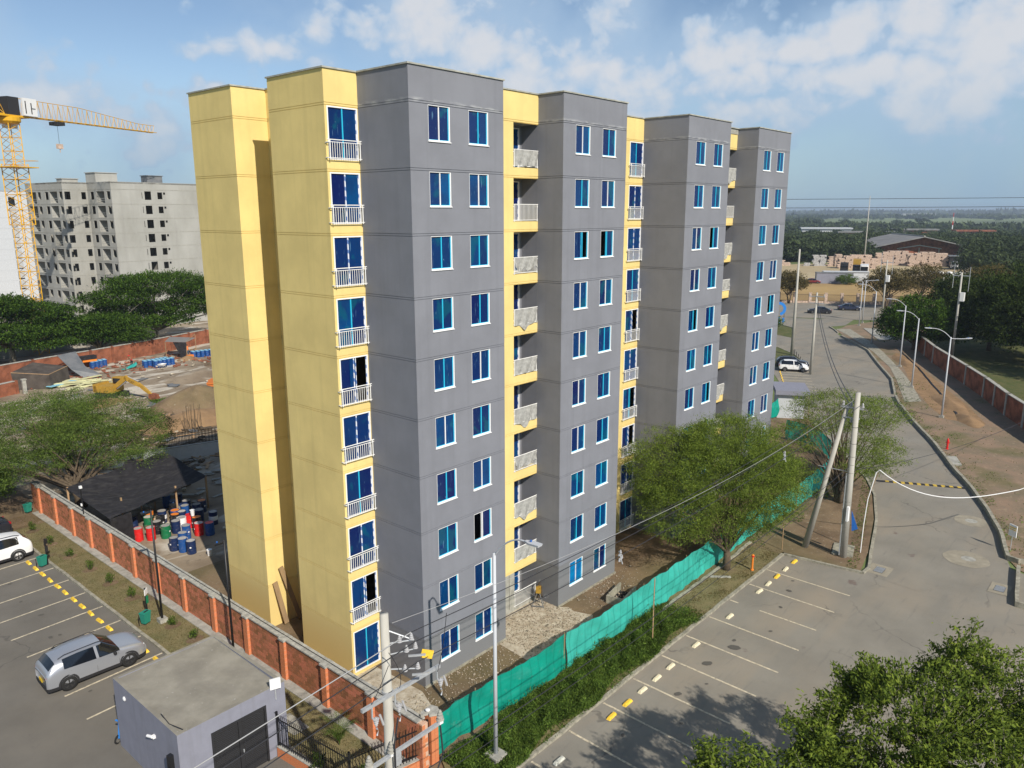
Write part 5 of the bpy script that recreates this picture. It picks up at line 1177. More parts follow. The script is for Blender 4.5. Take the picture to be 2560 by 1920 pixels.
# bent white pipe with hanging cable
t = thing('bent_pipe', 'thin white bent pipe rising beside the kerb and drooping over the road', 'cable', (27.0, -10.0, .1))
mb = MB(); mb.tube([(0, 0, 0), (.1, 0, 1.8), (.25, -.05, 3.4), (.55, -.3, 5.1), (.62, -.45, 5.28)]+[tuple(Vector((.62, -.45, 5.28)).lerp(Vector((6.4, -6.9, 3.95)), u)-Vector((0, 0, 1.45*(4*u*(1-u))*(1-.45*u)))) for u in np.linspace(.06, 1, 18)], .028, 6); mb.tube([(6.4, -6.9, 3.95), (9, -9.5, 5.2)], .021, 6); mb.build('pipe', 'white', t)
mb = MB(); mb.tube([(.12, .02, 0), (.3, 0, 3.3), (.62, -.4, 5.1)], .02, 6); mb.build('support', 'wood', t)
mb = MB(); mb.tube([(0, 0, 0), (.05, .0, 1.6)], .02, 6); q = mb.build('sign_post', 'steel', None, (33.4, -16.9, .05)); tag(q, 'small white notice board beyond the right kerb', 'sign'); mb = MB(); mb.obox((0, 0, 1.35), (.04, .55, .75), rad(-35)); mb.build('board', 'white', q)
mb = MB(); mb.obox((-.03, .02, 1.55), (.03, .45, .05), rad(-35)); mb.obox((-.03, .02, 1.42), (.03, .45, .04), rad(-35)); mb.build('printed_line', 'stopy', q)

# ================================================================== GARDEN STRIP THINGS
def shrub(label, loc, h, w, n=260, m='leaf_w', size=.05, grp=None, nm='sapling'):
    t = thing(nm, label, 'shrub', loc, R_(0, 6), grp); r = np.random.default_rng(int(loc[1]*100) % 999)
    C = crown_points([(0, 0, h*.6, w*.5, w*.5, h*.42)], 26, .2, r); P, A_, B_ = leafset(C, n//26+1, (.05, .05, .05), size, .4, .4, 0, r, np.array([0, 0, 0])); quads_mesh('foliage', P, A_, B_, m, t)
    mb = MB()
    for k in range(4): mb.tube([(0, 0, 0), (R_(-.1, .1), R_(-.1, .1), h*.6)], [.012, .006], 4)
    mb.build('stem', 'bark', t)
for i, (x, y, h) in enumerate([(-5.3, 32.4, .75), (-5.3, 29.2, .6), (-5.2, 26.3, .5), (-5.1, 23.5, .65), (-5.05, 20.8, .6), (-5.0, 18.1, .65), (-4.9, 13.6, .5), (-4.8, 11.5, .55)]):
    blob('planting_soil', x, y, .42, .10, 'dirt', .8); shrub(f'small green sapling in the garden strip, {ordn[i]} counting from the shady far end', (x, y, .09), h, .42, 300, grp='saplings in the garden strip')
def litter_bin(label, loc, rz):
    t = thing('litter_bin', label, 'bin', loc, rz)
    mb = MB(); mb.raw([(-.17, -.13, .12), (.17, -.13, .12), (.17, .13, .12), (-.17, .13, .12), (-.22, -.17, .66), (.22, -.17, .66), (.22, .17, .66), (-.22, .17, .66)], [(0, 3, 2, 1), (0, 1, 5, 4), (1, 2, 6, 5), (2, 3, 7, 6), (3, 0, 4, 7)]); mb.build('bucket', 'bin', t)
    mb = MB(); mb.box(-.235, -.185, .66, .235, .185, .70); mb.box(-.2, -.15, .70, .2, .02, .74); mb.build('lid', 'bin', t)
    mb = MB(); mb.box(-.13, -.12, .741, .13, -.02, .745); mb.build('opening', 'dark', t)
    mb = MB(); mb.tube([(-.24, .2, 0), (-.24, .2, .6)], .018, 6); mb.tube([(.24, .2, 0), (.24, .2, .6)], .018, 6); mb.build('frame', 'black', t)
litter_bin('green litter bin beside the black garden lamp', (-5.75, 14.75, .09), rad(20)); litter_bin('green litter bin by the sign post on the car park kerb', (-6.75, 26.2, .03), rad(20)); litter_bin('green litter bin in the shade at the far end of the garden strip', (-4.35, 36.2, .1), rad(20))
def sign_post(label, loc, h=1.7, m='signblue'):
    t = thing('sign_post', label, 'sign', loc, rad(25)); mb = MB(); mb.box(-.03, -.03, 0, .03, .03, h); mb.build('post', 'black', t); mb = MB(); mb.obox((0, -.05, h-.2), (.34, .03, .30), rad(20)); mb.build('board', m, t); mb = MB(); mb.obox((.0, -.09, h-.62), (.14, .03, .4), 0); mb.build('panel', 'clad' if m == 'clad' else 'signgreen', t)
sign_post('black post with a small dark board by the car park kerb', (-6.45, 26.3, .05), 1.65, 'clad'); sign_post('black post with a white and green board by the litter bin', (-5.45, 15.2, .09), 1.75, 'white')
fixture('wall_camera', 'white dome camera on a pole at the shady end of the brick wall', 'camera', (-3.7, 27.6, 2.1), [('mast', (-.03, -.03, 0, .03, .03, 1.7), 'black'), ('dome', (-.08, -.08, 1.7, .08, .08, 1.85), 'white'), ('lower_dome', (-.10, -.07, .55, -.03, .07, .7), 'white')])
# young palm in the gatehouse garden
t = thing('young_palm', 'young palm with arching fronds in the fenced garden corner', 'palm', (-4.95, -.4, .09)); mb = MB(); LV = []; LA = []; LB = []
for k in range(13):
    a = k*2.4; ln = R_(.8, 1.25); d = Vector((math.cos(a), math.sin(a), 0)); pts = bez((0, 0, .1), d*ln*.18+Vector((0, 0, ln*1.0)), d*ln*.62+Vector((0, 0, ln*1.0)), 12); mb.tube(pts, [.018]+[.009]*12, 4)
    for i in range(2, 13):
        p = pts[i]; q = (pts[min(i+1, 12)]-pts[i-1]).normalized(); sd = q.cross(Vector((0, 0, 1))).normalized()
        for s in (1, -1):
            for off in (0, .5):
                v = (sd*s*.9+q*.6+Vector((0, 0, -.25)))  .normalized()*.11; LV.append(p+v+q*off*.1); LA.append(v); LB.append(q*.010)
mb.build('frond_stem', 'leaf_w', t); quads_mesh('fronds', np.array(LV), np.array(LA), np.array(LB), 'leaf_w', t)
shrub('dark green bush behind the pickets beside the gatehouse door', (-6.5, -1.1, .09), 1.0, .7, 700, 'leaf_d', .06, nm='bush'); shrub('yellow green bush behind the pickets at the frame bottom', (-5.6, -3.0, .09), .8, .9, 700, 'leaf_w', .06, nm='bush')

# ================================================================== WEEDS AND GRASS
def strip_weeds(name, poly_pts, n, size, h, m, seed, up=.2, mask=None, nm='weeds', label=None):
    r = np.random.default_rng(seed); (x0, x1, y0, y1) = poly_pts
    x = r.uniform(x0, x1, n); y = r.uniform(y0, y1, n)
    k = np.array([1.0 if mask is None else mask(a, b) for a, b in zip(x, y)]); keep = r.uniform(0, 1, n) < np.minimum(k, 1); x, y, k = x[keep], y[keep], k[keep]
    lump = .55+.45*np.sin(x*1.9+np.sin(y*3)*1.2)*np.sin(y*2.6+x*.7); lump = lump*(.6+.8*r.random(len(x))**3)*(.65+.35*np.sin(x*5.3+1)*np.sin(y*6.1)); z = .1+r.uniform(.05, 1, len(x))*h*np.clip(lump, .12, 1.2)*np.minimum(1, k)
    P = np.stack([x, y, z], 1); D = r.normal(0, 1, (len(x), 3)); D[:, 2] = np.abs(D[:, 2])+up; D /= np.linalg.norm(D, axis=1, keepdims=True); N_ = r.normal(0, 1, (len(x), 3)); B = np.cross(D, N_); B /= np.linalg.norm(B, axis=1, keepdims=True)
    s = size*r.uniform(.5, 1.5, (len(x), 1)); o = quads_mesh(nm, P, D*s, B*s*.28, m); tag(o, label, 'weeds', kind='stuff'); return o
def wm(a, b):
    top = -3.95+.0*a; edge = -6.3+(.25*math.sin(a*1.3)); w = 1.15*min(1, max(0, (14.2-a)/3.5))
    return w*(1 if b > edge else .12)
strip_weeds('weeds', (-2.9, 14.5, -6.5, -4.05), 120000, .062, .85, 'leaf_w', 5, mask=wm, label='dense green weeds between the green net and the parking kerb')
strip_weeds('weeds', (13, 24, -6.4, -4.1), 9000, .05, .14, 'leaf_b', 6, mask=lambda a, b: .5+.5*math.sin(a*2)*math.sin(b*4), label='sparse dry tufts on the verge past the weeds', nm='grass_tufts')
strip_weeds('weeds', (24, 44, -10.5, -3.6), 16000, .07, .22, 'leaf_w', 7, mask=lambda a, b: (1 if b > -4.4-(a-24)*.02+.9*math.sin(a) and b > -10.3+(a-24)*.30 else .0)+(.9 if abs(b-(-10.45+(a-25)*.26)) < .55 and b > -10.8+(a-24)*.25 else 0), label='patchy grass on the corner verge under the sparse tree', nm='grass_tufts')
def tm(a, b):
    e_ = np.interp(a, [31.8, 35.9, 39.9, 44.1, 48.5, 55, 61.3, 69, 82, 90.8], [-17.1, -16.1, -14.6, -12.8, -10.6, -7.7, -4.5, -.9, 3.6, 7.6]); d = e_-b
    return 0 if d < .05 else (1.0 if d < 1.0 and math.sin(a*.9)+math.sin(a*2.3) > -.4 else .35 if d < 3.5 and math.sin(a*.7+b)*math.sin(b*1.3) > .25 else .03)
strip_weeds('weeds', (31, 84, -24, 4), 60000, .08, .16, 'leaf_w', 8, mask=tm, label='patchy grass along the right kerb on the dirt track', nm='grass_tufts')
strip_weeds('weeds', (-6.15, -4.2, -3, 36), 26000, .028, .05, 'leaf_b', 9, label='short dry grass on the garden strip by the brick wall', nm='grass_tufts')
strip_weeds('weeds', (-3.3, 14, -3.7, -.3), 5000, .03, .06, 'leaf_b', 10, mask=lambda a, b: .7 if math.sin(a*1.7+b*2) > .4 else .05, label='small dry weeds at the foot of the grey building', nm='grass_tufts')
# stones and debris at the building foot
r = np.random.default_rng(21); mb = MB()
for k in range(3600):
    if k % 2:
        cx_ = [-2.6, -.8, 1.2, 2.4, 4.6, 8.0, 12.5, 13.8][int(r.integers(8))]; x, y = cx_+r.normal(0, 1.1), min(-.12, r.normal(-1.2, .9))
        if y < -3.5: continue
    else: x, y = r.uniform(5.2, 9.6), r.uniform(-2.2, 1.3)
    s = r.uniform(.012, .05)*(1.8 if r.random() < .06 else 1); mb.obox((x, y, .03+s*.3), (s, s*r.uniform(.6, 1.6), s*.7), r.uniform(0, 3), 0, (r.uniform(0, .5), r.uniform(0, .5)))
tag(mb.build('rubble', 'stone'), 'pale stone rubble scattered at the foot of the grey building', 'rubble', kind='stuff')
# ================================================================== TREES
tree('feathery_tree', 'large feathery green tree hiding the foot of the third grey tower by the turquoise net', (19.5, -4.75, .1),
     [(-.2, 3.0, 5.6, 4.2, 3.4, 2.6), (3.4, 2.2, 5.6, 3.8, 3.0, 2.5), (-2.2, 2.0, 4.0, 2.6, 2.4, 2.2), (4.0, -.8, 4.6, 3.4, 2.5, 1.9), (1.8, 1.2, 7.2, 3.6, 2.6, 1.5), (-.8, -.4, 2.9, 2.2, 1.8, 1.3), (6.6, .8, 4.2, 2.6, 2.0, 1.8), (1.2, -1.6, 4.4, 3.0, 1.8, 1.8)],
     2500, 80, (.22, .22, .11), .070, 'leaf', .22, .3, 22, 'bark', .24, .35, shell=.55, up=.5)
tree('feathery_tree', 'sparse feathery tree with bare dark limbs behind the two concrete poles', (34.8, -6.0, .1),
     [(3.2, 1.8, 5.9, 4.2, 3.4, 1.5), (6.5, .2, 5.3, 3.2, 2.8, 1.3), (-.2, -1.6, 4.0, 2.6, 1.6, 1.6), (2.2, -2.2, 3.2, 2.6, 1.3, 1.7), (-1.4, 3.2, 4.6, 2.6, 1.8, 1.0)],
     760, 46, (.34, .34, .10), .10, 'leaf', .15, .22, 40, 'bark', .2, .3, shell=.62, up=.5, stems=4, twigs=2)
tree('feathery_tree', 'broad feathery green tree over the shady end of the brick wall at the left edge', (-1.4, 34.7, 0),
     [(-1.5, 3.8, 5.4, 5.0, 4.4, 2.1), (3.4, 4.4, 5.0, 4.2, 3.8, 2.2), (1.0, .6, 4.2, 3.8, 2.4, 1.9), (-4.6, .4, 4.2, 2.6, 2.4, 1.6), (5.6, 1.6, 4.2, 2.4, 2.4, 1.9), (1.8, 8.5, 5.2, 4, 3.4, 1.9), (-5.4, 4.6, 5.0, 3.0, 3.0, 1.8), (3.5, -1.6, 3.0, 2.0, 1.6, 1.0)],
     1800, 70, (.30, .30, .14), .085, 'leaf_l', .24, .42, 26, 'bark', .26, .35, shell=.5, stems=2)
tree('bushy_tree', 'dark broadleaf tree at the left frame edge behind the wall end', (-8.2, 44.5, 0),
     [(0, 0, 5.4, 3.6, 3.4, 2.6), (-1.5, -4.5, 4.0, 2.6, 2.6, 2.0)], 360, 60, (.3, .3, .2), .14, 'leaf_r', .25, .4, 14, 'bark', .5)
tree('bushy_tree', 'low dark shrubby tree where the garden strip ends', (-5.8, 40.5, 0),
     [(0, 0, 1.8, 2.2, 2.2, 1.3), (-1.5, -3.2, 1.3, 1.4, 1.6, .9)], 200, 60, (.2, .2, .15), .09, 'leaf_w', .12, .4, 10, 'bark', .5)
# umbrella shaped rain trees behind the yard
tree('rain_tree', 'wide umbrella shaped rain tree in front of the unfinished concrete block', (34.5, 100.5, 0),
     [(1.2, .3, 9.8, 8.6, 7, 1.7), (-6.0, -1.0, 8.2, 5.4, 5, 1.3), (7.6, -2, 8.2, 4.6, 4.6, 1.5), (-3, 2, 5.8, 6.2, 4.4, 1.5), (4, -3.5, 6.4, 5.0, 4, 1.5), (9.6, -3.2, 5.6, 3.0, 3.2, 1.3), (0, -4, 4.2, 4.5, 3.2, 1.3), (-7.5, -3, 5.4, 3.4, 3.2, 1.0)],
     1500, 40, (.6, .6, .20), .20, 'leaf_r', .45, .3, 40, 'barkg', .45, 0, shell=.45, up=1.2, twigs=1)
tree('rain_tree', 'flat topped rain tree at the left frame edge in front of the white block', (14.0, 100.0, 0),
     [(-2.8, -1.5, 8.6, 5.6, 5.4, 1.5), (3.0, -2, 7.2, 5.0, 4.8, 1.4), (-6, -4, 6.2, 4.8, 4.2, 1.4), (-.5, -5.5, 5.2, 6.0, 4.2, 1.2), (6.2, -3, 5.4, 4.0, 3.4, 1.2), (2, -7.5, 3.6, 4.0, 2.4, .9), (-7, -8, 3.8, 3.4, 3.0, 1.0)],
     1300, 40, (.55, .55, .18), .20, 'leaf_r', .4, .35, 34, 'barkg', .45, 0, shell=.45, up=1.2)
tree('rain_tree', 'low spreading tree between the two rain trees above the red yard wall', (24.5, 97.0, 0),
     [(0, -1, 4.8, 5.4, 4.4, 1.5), (2.6, -3.6, 3.2, 3.4, 2.6, 1.1), (-3.4, -2, 3.4, 3.4, 2.6, 1.0)],
     620, 40, (.5, .5, .18), .19, 'leaf_r', .3, .3, 22, 'barkg', .45, 0, shell=.45, up=1.1)
# foreground tree, bottom right
twig_tree('leafy_tree', 'large glossy leafed tree filling the bottom right corner of the picture', (.5, -20.5, -.55),
     [(-3.2, 2.1, 6.6, 2.7, 2.0, 1.2), (.3, 1.2, 7.1, 2.8, 2.4, 1.5), (3.5, .2, 6.9, 2.4, 2.2, 1.4), (-.5, -1.2, 6.5, 3.4, 2.1, 1.5), (3.4, .9, 8.7, .55, .5, .6), (-.6, 2.3, 5.4, 3.2, 1.9, 1.0), (-5.0, 3.3, 6.4, 1.4, 1.1, .7), (.6, 2.9, 7.9, 1.0, .7, .7), (4.6, -1.6, 6.4, 1.5, 1.5, 1.0), (-1.5, 3.4, 7.2, 1.1, .9, .7), (-4.3, 4.6, 6.6, 1.7, 1.3, .8)],
     860, 9, .072, 'leaf_f', 4.4, .2, 26, fill=330)
# dark trees on the right beyond the brick wall
DT = [(107, -7, 13.5, 9, 'leaf_d'), (114, -1, 12.5, 9, 'leaf_d'), (98, -18, 13, 9, 'leaf_d'), (89, -25, 11.5, 8, 'leaf_d'), (142, -2, 12, 10, 'leaf_d'), (126, -9, 14, 10, 'leaf_d'), (110, -26, 14, 10, 'leaf_d'), (150, 6, 11, 9, 'leaf_b'), (84, -34, 11, 9, 'leaf_d'), (165, 2, 11.5, 11, 'leaf_d'), (136, 8, 10.5, 8, 'leaf_d')]
dl = ['dark leafy tree behind the brick wall, nearest the lamp with the low arm', 'tall dark tree behind the transformer pole', 'dark tree over the shaded lawn by the wall', 'dark tree at the right edge above the shaded lawn', 'dark tree beside the brown crowned one', 'tall dark tree in the middle of the right hand grove', 'dark tree filling the right edge behind the lawn', 'brownish crowned tree at the back of the grove', 'lowest dark tree at the right edge by the brick wall', 'tallest dark tree at the far right back', 'dark tree behind the round dense one']
for i, (x, y, h, w, m_) in enumerate(DT):
    tree('grove_tree', dl[i], (x, y, 0), [(0, 0, h*.62, w*.62, w*.62, h*.34), (w*.4, -w*.2, h*.45, w*.45, w*.45, h*.3), (-w*.4, w*.2, h*.45, w*.45, w*.45, h*.3), (0, -w*.3, h*.28, w*.5, w*.4, h*.22)], 620, 36, (.55, .55, .35), .22, m_, .3, .35, 12, 'bark', .5, 0, 'trees of the dark grove on the right', shell=.5)
tree('round_tree', 'round dense green tree over the dirt track beside the white slab', (107.5, 7.8, 0), [(0, 0, 4.8, 4.6, 4.4, 3.4), (1.5, -3.5, 3.6, 3.6, 3.4, 2.6), (-1, 2.5, 3.8, 3.2, 2.8, 2.4)], 520, 44, (.42, .42, .3), .2, 'leaf_r', .3, .3, 14, 'bark', .5)
for (x, y, h, w, lb, m_) in [(158.5, 26.5, 9.5, 7.5, 'brown crowned tree with forked trunk at the far side of the cross road', 'leaf_b'), (166.5, 21.5, 10.5, 8, 'second brown crowned tree beside the forked one', 'leaf_b'), (155.5, 46.5, 8.0, 5, 'thin reddish tree beside the grey building edge', 'leaf_b'), (160, 55, 8.0, 5, 'thin reddish tree partly hidden by the grey building', 'leaf_b'), (176, 10, 10, 8, 'dark green crown at the end of the far brick fence', 'leaf_d'), (196, -4, 9, 9, 'yellow green crown in front of the green panel fence', 'leaf_r')]:
    tree('roadside_tree', lb, (x, y, 0), [(0, 0, h*.68, w*.55, w*.55, h*.26), (w*.3, -w*.25, h*.55, w*.42, w*.42, h*.22), (-w*.3, w*.25, h*.55, w*.42, w*.42, h*.22)], 300, 30, (.45, .45, .25), .2, m_, .16, .45, 24, 'bark', .5, 0, shell=.45, stems=3)
for (x, y, lb) in [(212.5, 52.5, 'round bush at the end of the grey container'), (114, 34, 'low bushes behind the traffic island')]:
    tree('bush', lb, (x, y, 0), [(0, 0, 1.5, 3, 3, 1.3)], 120, 40, (.3, .3, .2), .15, 'leaf_w', .1, .3, 5, 'bark', .5, cat='bush')
# far woodland: one mass
def wood(label, spots, leaf, m, per, clumps, seed):
    r = np.random.default_rng(seed); Ps, As, Bs = [], [], []
    for (x, y, h, w) in spots:
        C = crown_points([(x, y, h*.58, w, w, h*.42)], clumps, .6, r); P, A_, B_ = leafset(C, per, (w*.12, w*.12, h*.05), leaf*w/6, .6, .8, 0, r); Ps.append(P); As.append(A_); Bs.append(B_)
    o = quads_mesh('woodland', np.concatenate(Ps), np.concatenate(As), np.concatenate(Bs), m); tag(o, label, 'woodland', kind='stuff')
r = np.random.default_rng(33)
def scatter(n, d0, d1, a0, a1, h0, h1, w0, w1):
    out = []
    for _ in range(n):
        d = math.exp(r.uniform(math.log(d0), math.log(d1))); a = r.uniform(a0, a1); out.append((-20.7+d*math.sin(a), -23.3+d*math.cos(a), r.uniform(h0, h1), r.uniform(w0, w1)))
    return out
wood('dense green woodland behind the brick yard', scatter(190, 350, 500, 1.08, 1.27, 6, 9.5, 6, 9.5)+scatter(120, 410, 560, 1.26, 1.55, 6, 9, 6, 9.5), .50, 'farleaf', 24, 60, 1)
wood('dense green trees to the right of the warehouse', scatter(80, 270, 400, 1.385, 1.56, 8, 12, 5, 8), .45, 'farleaf', 26, 60, 2)
wood('scattered trees on the plain beyond the woodland', scatter(200, 560, 900, 1.06, 1.52, 4, 7, 6, 13), .7, 'farleaf', 16, 30, 3)
wood('far tree lines on the plain towards the horizon', scatter(150, 950, 1150, 1.05, 1.55, 4, 7, 9, 22)+scatter(70, 1100, 2400, 1.05, 1.22, 5, 9, 12, 30)+scatter(120, 2300, 3600, 1.05, 1.55, 6, 10, 20, 50)+scatter(40, 1300, 2300, 1.05, 1.55, 5, 9, 9, 18)+scatter(260, 4200, 8000, 1.0, 1.6, 8, 14, 50, 130), 1.2, 'farleaf', 7, 14, 4)
wood('trees beyond the left hand blocks', scatter(80, 260, 420, .15, .42, 7, 11, 6, 9), .8, 'farleaf', 12, 50, 5)
t = thing('norfolk_pine', 'dark narrow conifer rising above the far woodland', 'tree', (560, 30, 0)); C = []
for k in range(12):
    w = 5.8*(1-k/12.5)
    for a in np.linspace(0, 6.28, 10): C.append([w*math.cos(a)*.7, w*math.sin(a)*.7, 5+k*1.6]); C.append([w*math.cos(a)*.35, w*math.sin(a)*.35, 5.3+k*1.6])
P, A_, B_ = leafset(np.array(C), 12, (.5, .5, .15), .7, .5, 1); quads_mesh('crown', P, A_, B_, 'leaf_d', t); mb = MB(); mb.tube([(0, 0, 0), (0, 0, 24)], [.5, .1], 6); mb.build('trunk', 'bark', t)
# ================================================================== CONSTRUCTION YARD
def drum(label, loc, body, lid, band_=None, h=.88, r=.29, tilt=None):
    t = thing('drum', label, 'drum', loc, R_(0, 6), 'steel drums stored by the brick wall'); 
    q_ = R_(.94, 1.05); t.scale = (q_, q_, R_(.95, 1.04)); t.rotation_euler = (R_(-.03, .03), R_(-.03, .03), R_(0, 6))
    if tilt: t.rotation_euler = (tilt[0], tilt[1], R_(0, 6))
    mb = MB(); prof = [(r*.97, 0), (r, .02)]
    for z in (h/3, 2*h/3): prof += [(r, z-.03), (r*1.035, z), (r, z+.03)]
    prof += [(r, h-.02), (r*1.02, h), (r*.95, h), (r*.94, h-.02)]
    mb.lathe(prof, 20); mb.build('shell', body, t)
    mb = MB(); mb.lathe([(r*.9, h-.03), (r*.9, h-.005)], 20); mb.build('lid', lid, t)
    if band_: mb = MB(); mb.lathe([(r*1.045, h*.36), (r*1.045, h*.68)], 20); mb.build('band', band_, t)
    else: mb = MB(); mb.obox((0, -r*1.0, h*.55), (.10, .02, .08)); mb.build('sticker', 'white', t)
DR = [(-1.25, 25.75, 'red', 'lid', None, 'red drum with a pale lid, leftmost in the front row'), (-.65, 25.3, 'red', 'lid', None, 'red drum with a pale lid, right beside the leftmost one'), (.12, 24.9, 'dgreen', 'lid', None, 'green drum with a yellow sticker in the front row'), (1.15, 27.6, 'navy', 'lid', 'white', 'navy drum with a white band standing by the timber post'), (.55, 28.2, 'orange', 'lid', 'blackd', 'orange drum with a dark band behind the lamp post'), (-.55, 28.1, 'navy', 'lid', None, 'navy drum with a silver lid beside the white crate'), (.05, 27.2, 'dgreen', 'lid', None, 'green drum with a dusty lid behind the red ones'), (.62, 26.7, 'blackd', 'blackd', None, 'black drum open at the top behind the green one'), (.95, 25.2, 'navy', 'lid', None, 'dark blue drum beside the white paint splashed one'), (1.45, 25.4, 'white', 'lid', None, 'white paint splashed drum in the middle'), (.95, 23.8, 'blue', 'lid', None, 'blue drum with a pale lid in front of the splashed one'), (1.75, 23.7, 'red', 'lid', None, 'bright red drum with a white lid by the building shadow'), (2.25, 23.2, 'blue', 'red', None, 'tall blue drum with a pink stained lid in the building shadow'), (-.45, 22.6, 'navy', 'lid', None, 'dark grey blue drum left of the front cluster'), (.25, 22.9, 'blue', 'lid', None, 'blue drum behind the front cluster'), (-.15, 22.0, 'blue', 'lid', None, 'blue drum with a tilted lid in the front cluster'), (.05, 21.35, 'navy', 'lid', None, 'navy drum with a white splash nearest the wall'), (3.3, 24.7, 'navy', 'lid', 'white', 'navy drum with a white band at the building edge'), (2.6, 28.9, 'blue', 'blue', None, 'open blue drum by the timber post'), (2.7, 30.2, 'blue', 'lid', None, 'blue drum under the black net, left one'), (3.4, 29.9, 'navy', 'lid', None, 'navy drum under the black net, right one'), (2.0, 26.5, 'navy', 'lid', None, 'navy drum with a pale lid behind the red stained one'), (3.3, 26.9, 'navy', 'lid', None, 'dark drum deep in the building shadow'), (2.7, 27.4, 'blue', 'lid', None, 'blue drum deep in the shade'), (2.2, 28.1, 'blackd', 'blackd', None, 'open black drum right of the timber post'), (1.75, 26.9, 'blue', 'orange', None, 'blue drum with an orange lid'), (1.4, 26.3, 'blackd', 'orange', None, 'dark drum with a salmon coloured lid'), (2.15, 24.7, 'blackd', 'orange', None, 'dark drum with an orange lid behind the bright red one'), (2.0, 25.4, 'red', 'red', None, 'red drum with a pink lid beside the white bucket'), (3.2, 28.2, 'navy', 'lid', None, 'navy drum with a silver lid at the shade edge'), (3.9, 27.4, 'navy', 'orange', None, 'navy drum with a rusty orange lid at the shade edge'), (2.9, 25.9, 'navy', 'lid', None, 'navy drum beside the building corner'), (.1, 26.0, 'blackd', 'lid', None, 'black drum between the red pair and the green drum')]
for (x, y, b_, l_, bd, lb) in DR: drum(lb, (x, y, .014), b_, l_, bd)
def pail(label, loc, tilt=0):
    t = thing('bucket', label, 'bucket', loc); mb = MB(); mb.lathe([(.11, 0), (.15, .36), (.16, .36), (.16, .38)], 14); mb.build('shell', 'white', t); mb = MB(); mb.lathe([(.165, .38), (.165, .41)], 14); mb.build('lid', 'white', t); t.rotation_euler = (tilt, 0, 0)
pail('white plastic bucket standing on the drums', (2.0, 24.9, .95)); pail('white pipe end standing alone on the dirt near the building shadow', (.6, 20.2, .0))
# black shade net canopy
t = thing('shade_canopy', 'black shade net stretched on poles over the drums', 'canopy', (0, 28, 0)); V = []; F = []; nx, ny = 40, 24
P00, P10, P11, P01 = Vector((-3.0, -2.6, 2.1)), Vector((4.6, -.3, 2.35)), Vector((4.6, 6.0, 2.9)), Vector((-3.3, 3.6, 2.8))
for j in range(ny+1):
    for i in range(nx+1):
        u, v = i/nx, j/ny; p = (P00*(1-u)+P10*u)*(1-v)+(P01*(1-u)+P11*u)*v; V.append((p.x, p.y, p.z-.55*math.sin(math.pi*u)*math.sin(math.pi*v)+.05*math.sin(i*.5)*math.sin(j*.4+1)+(.35 if abs(u-.62) < .06 and v > .9 else 0)))
F = [(j*(nx+1)+i, j*(nx+1)+i+1, (j+1)*(nx+1)+i+1, (j+1)*(nx+1)+i) for j in range(ny) for i in range(nx)]
mb = MB(); mb.raw(V, F); mb.build('net', 'net', t, smooth=True)
mb = MB(); mb.raw([(-3.0, -2.6, 2.1), (-1.6, -2.35, 2.1), (-1.5, -2.3, .1), (-3.0, -2.5, .0)], [(0, 1, 2, 3)]); mb.build('side_net', 'net', t)
for (x, y, h) in [(-1.15, .2, 2.3), (2.15, -.6, 2.4), (4.55, -.2, 2.4), (4.5, 5.9, 2.9), (-3.2, 3.5, 2.8), (.8, 4.8, 2.7)]:
    mb = MB(); mb.box(x-.05, y-.05, 0, x+.05, y+.05, h); mb.build('post', 'wood', t)
t = thing('corrugated_sheet', 'grey corrugated sheet leaning over the drums beside the timber post', 'roof sheet', (1.2, 29.4, 1.25), rad(8)); mb = MB()
for k in range(14): mb.face([(k*.09-.6, -.5, -.15+.02*(k % 2)), (k*.09-.51, -.5, -.15+.02*((k+1) % 2)), (k*.09-.51, .6, .25+.02*((k+1) % 2)), (k*.09-.6, .6, .25+.02*(k % 2))])
mb.build('sheet', 'corr', t); mb = MB(); mb.box(-.5, .3, -1.25, -.42, .38, .1); mb.box(.5, .3, -1.25, .58, .38, .1); mb.build('prop', 'wood', t)
fixture('plywood_crate', 'pale crate of boards beside the silver lidded drum', 'crate', (-.9, 28.5, 0), [('side', (-.5, -.35, 0, .5, -.30, .7), 'wood'), ('panel', (-.5, .3, 0, .5, .35, .9), 'sheet'), ('top', (-.3, -.2, .72, .5, .3, .76), 'concrete')], rz=rad(15))
t = thing('wire_coil', 'tangled coil of pale wire by the brick wall behind the red drums', 'wire coil', (-2.2, 26.2, 0)); mb = MB()
for k in range(9): mb.tube([(.35*math.cos(a)*R_(.7, 1.1), .35*math.sin(a)*R_(.7, 1.1), .05+.04*k+.05*math.sin(a*3)) for a in np.linspace(0, 6.2, 12)], .008, 4)
mb.build('wire', 'wirelight', t)
t = thing('lumber_pile', 'pile of pale sawn timber behind the black net', 'lumber pile', (6.2, 37.6, 0), rad(-30))
for k in range(12): mb = MB(); mb.obox((R_(-.2, .2), (k % 6)*.2-.5, .05+.09*(k//6)), (2.6, .14, .07), R_(-.12, .12)); mb.build('plank', 'wood', t)
fixture('low_wall', 'low white wall section between the pit and the lumber pile', 'wall', (5.9, 41.0, 0), [('face', (0, -.12, 0, 9.5, .12, 1.15), 'whitewall'), ('top', (0, -.14, 1.15, 9.5, .14, 1.2), 'concrete')], rz=rad(-17))
t = thing('rebar_mesh', 'rusty reinforcement cage behind the low white wall', 'rebar', (6.3, 42.6, .0), rad(-17)); mb = MB()
for k in range(34): mb.box(k*.28, 0, 0, k*.28+.03, .03, 1.9); mb.box(k*.28, 1.2, 0, k*.28+.03, 1.23, 1.7)
for z in (.4, .8, 1.2, 1.6): mb.box(0, 0, z, 9.4, .03, z+.03); mb.box(0, 1.2, z, 9.4, 1.23, z+.03)
mb.build('bars', 'bark', t)
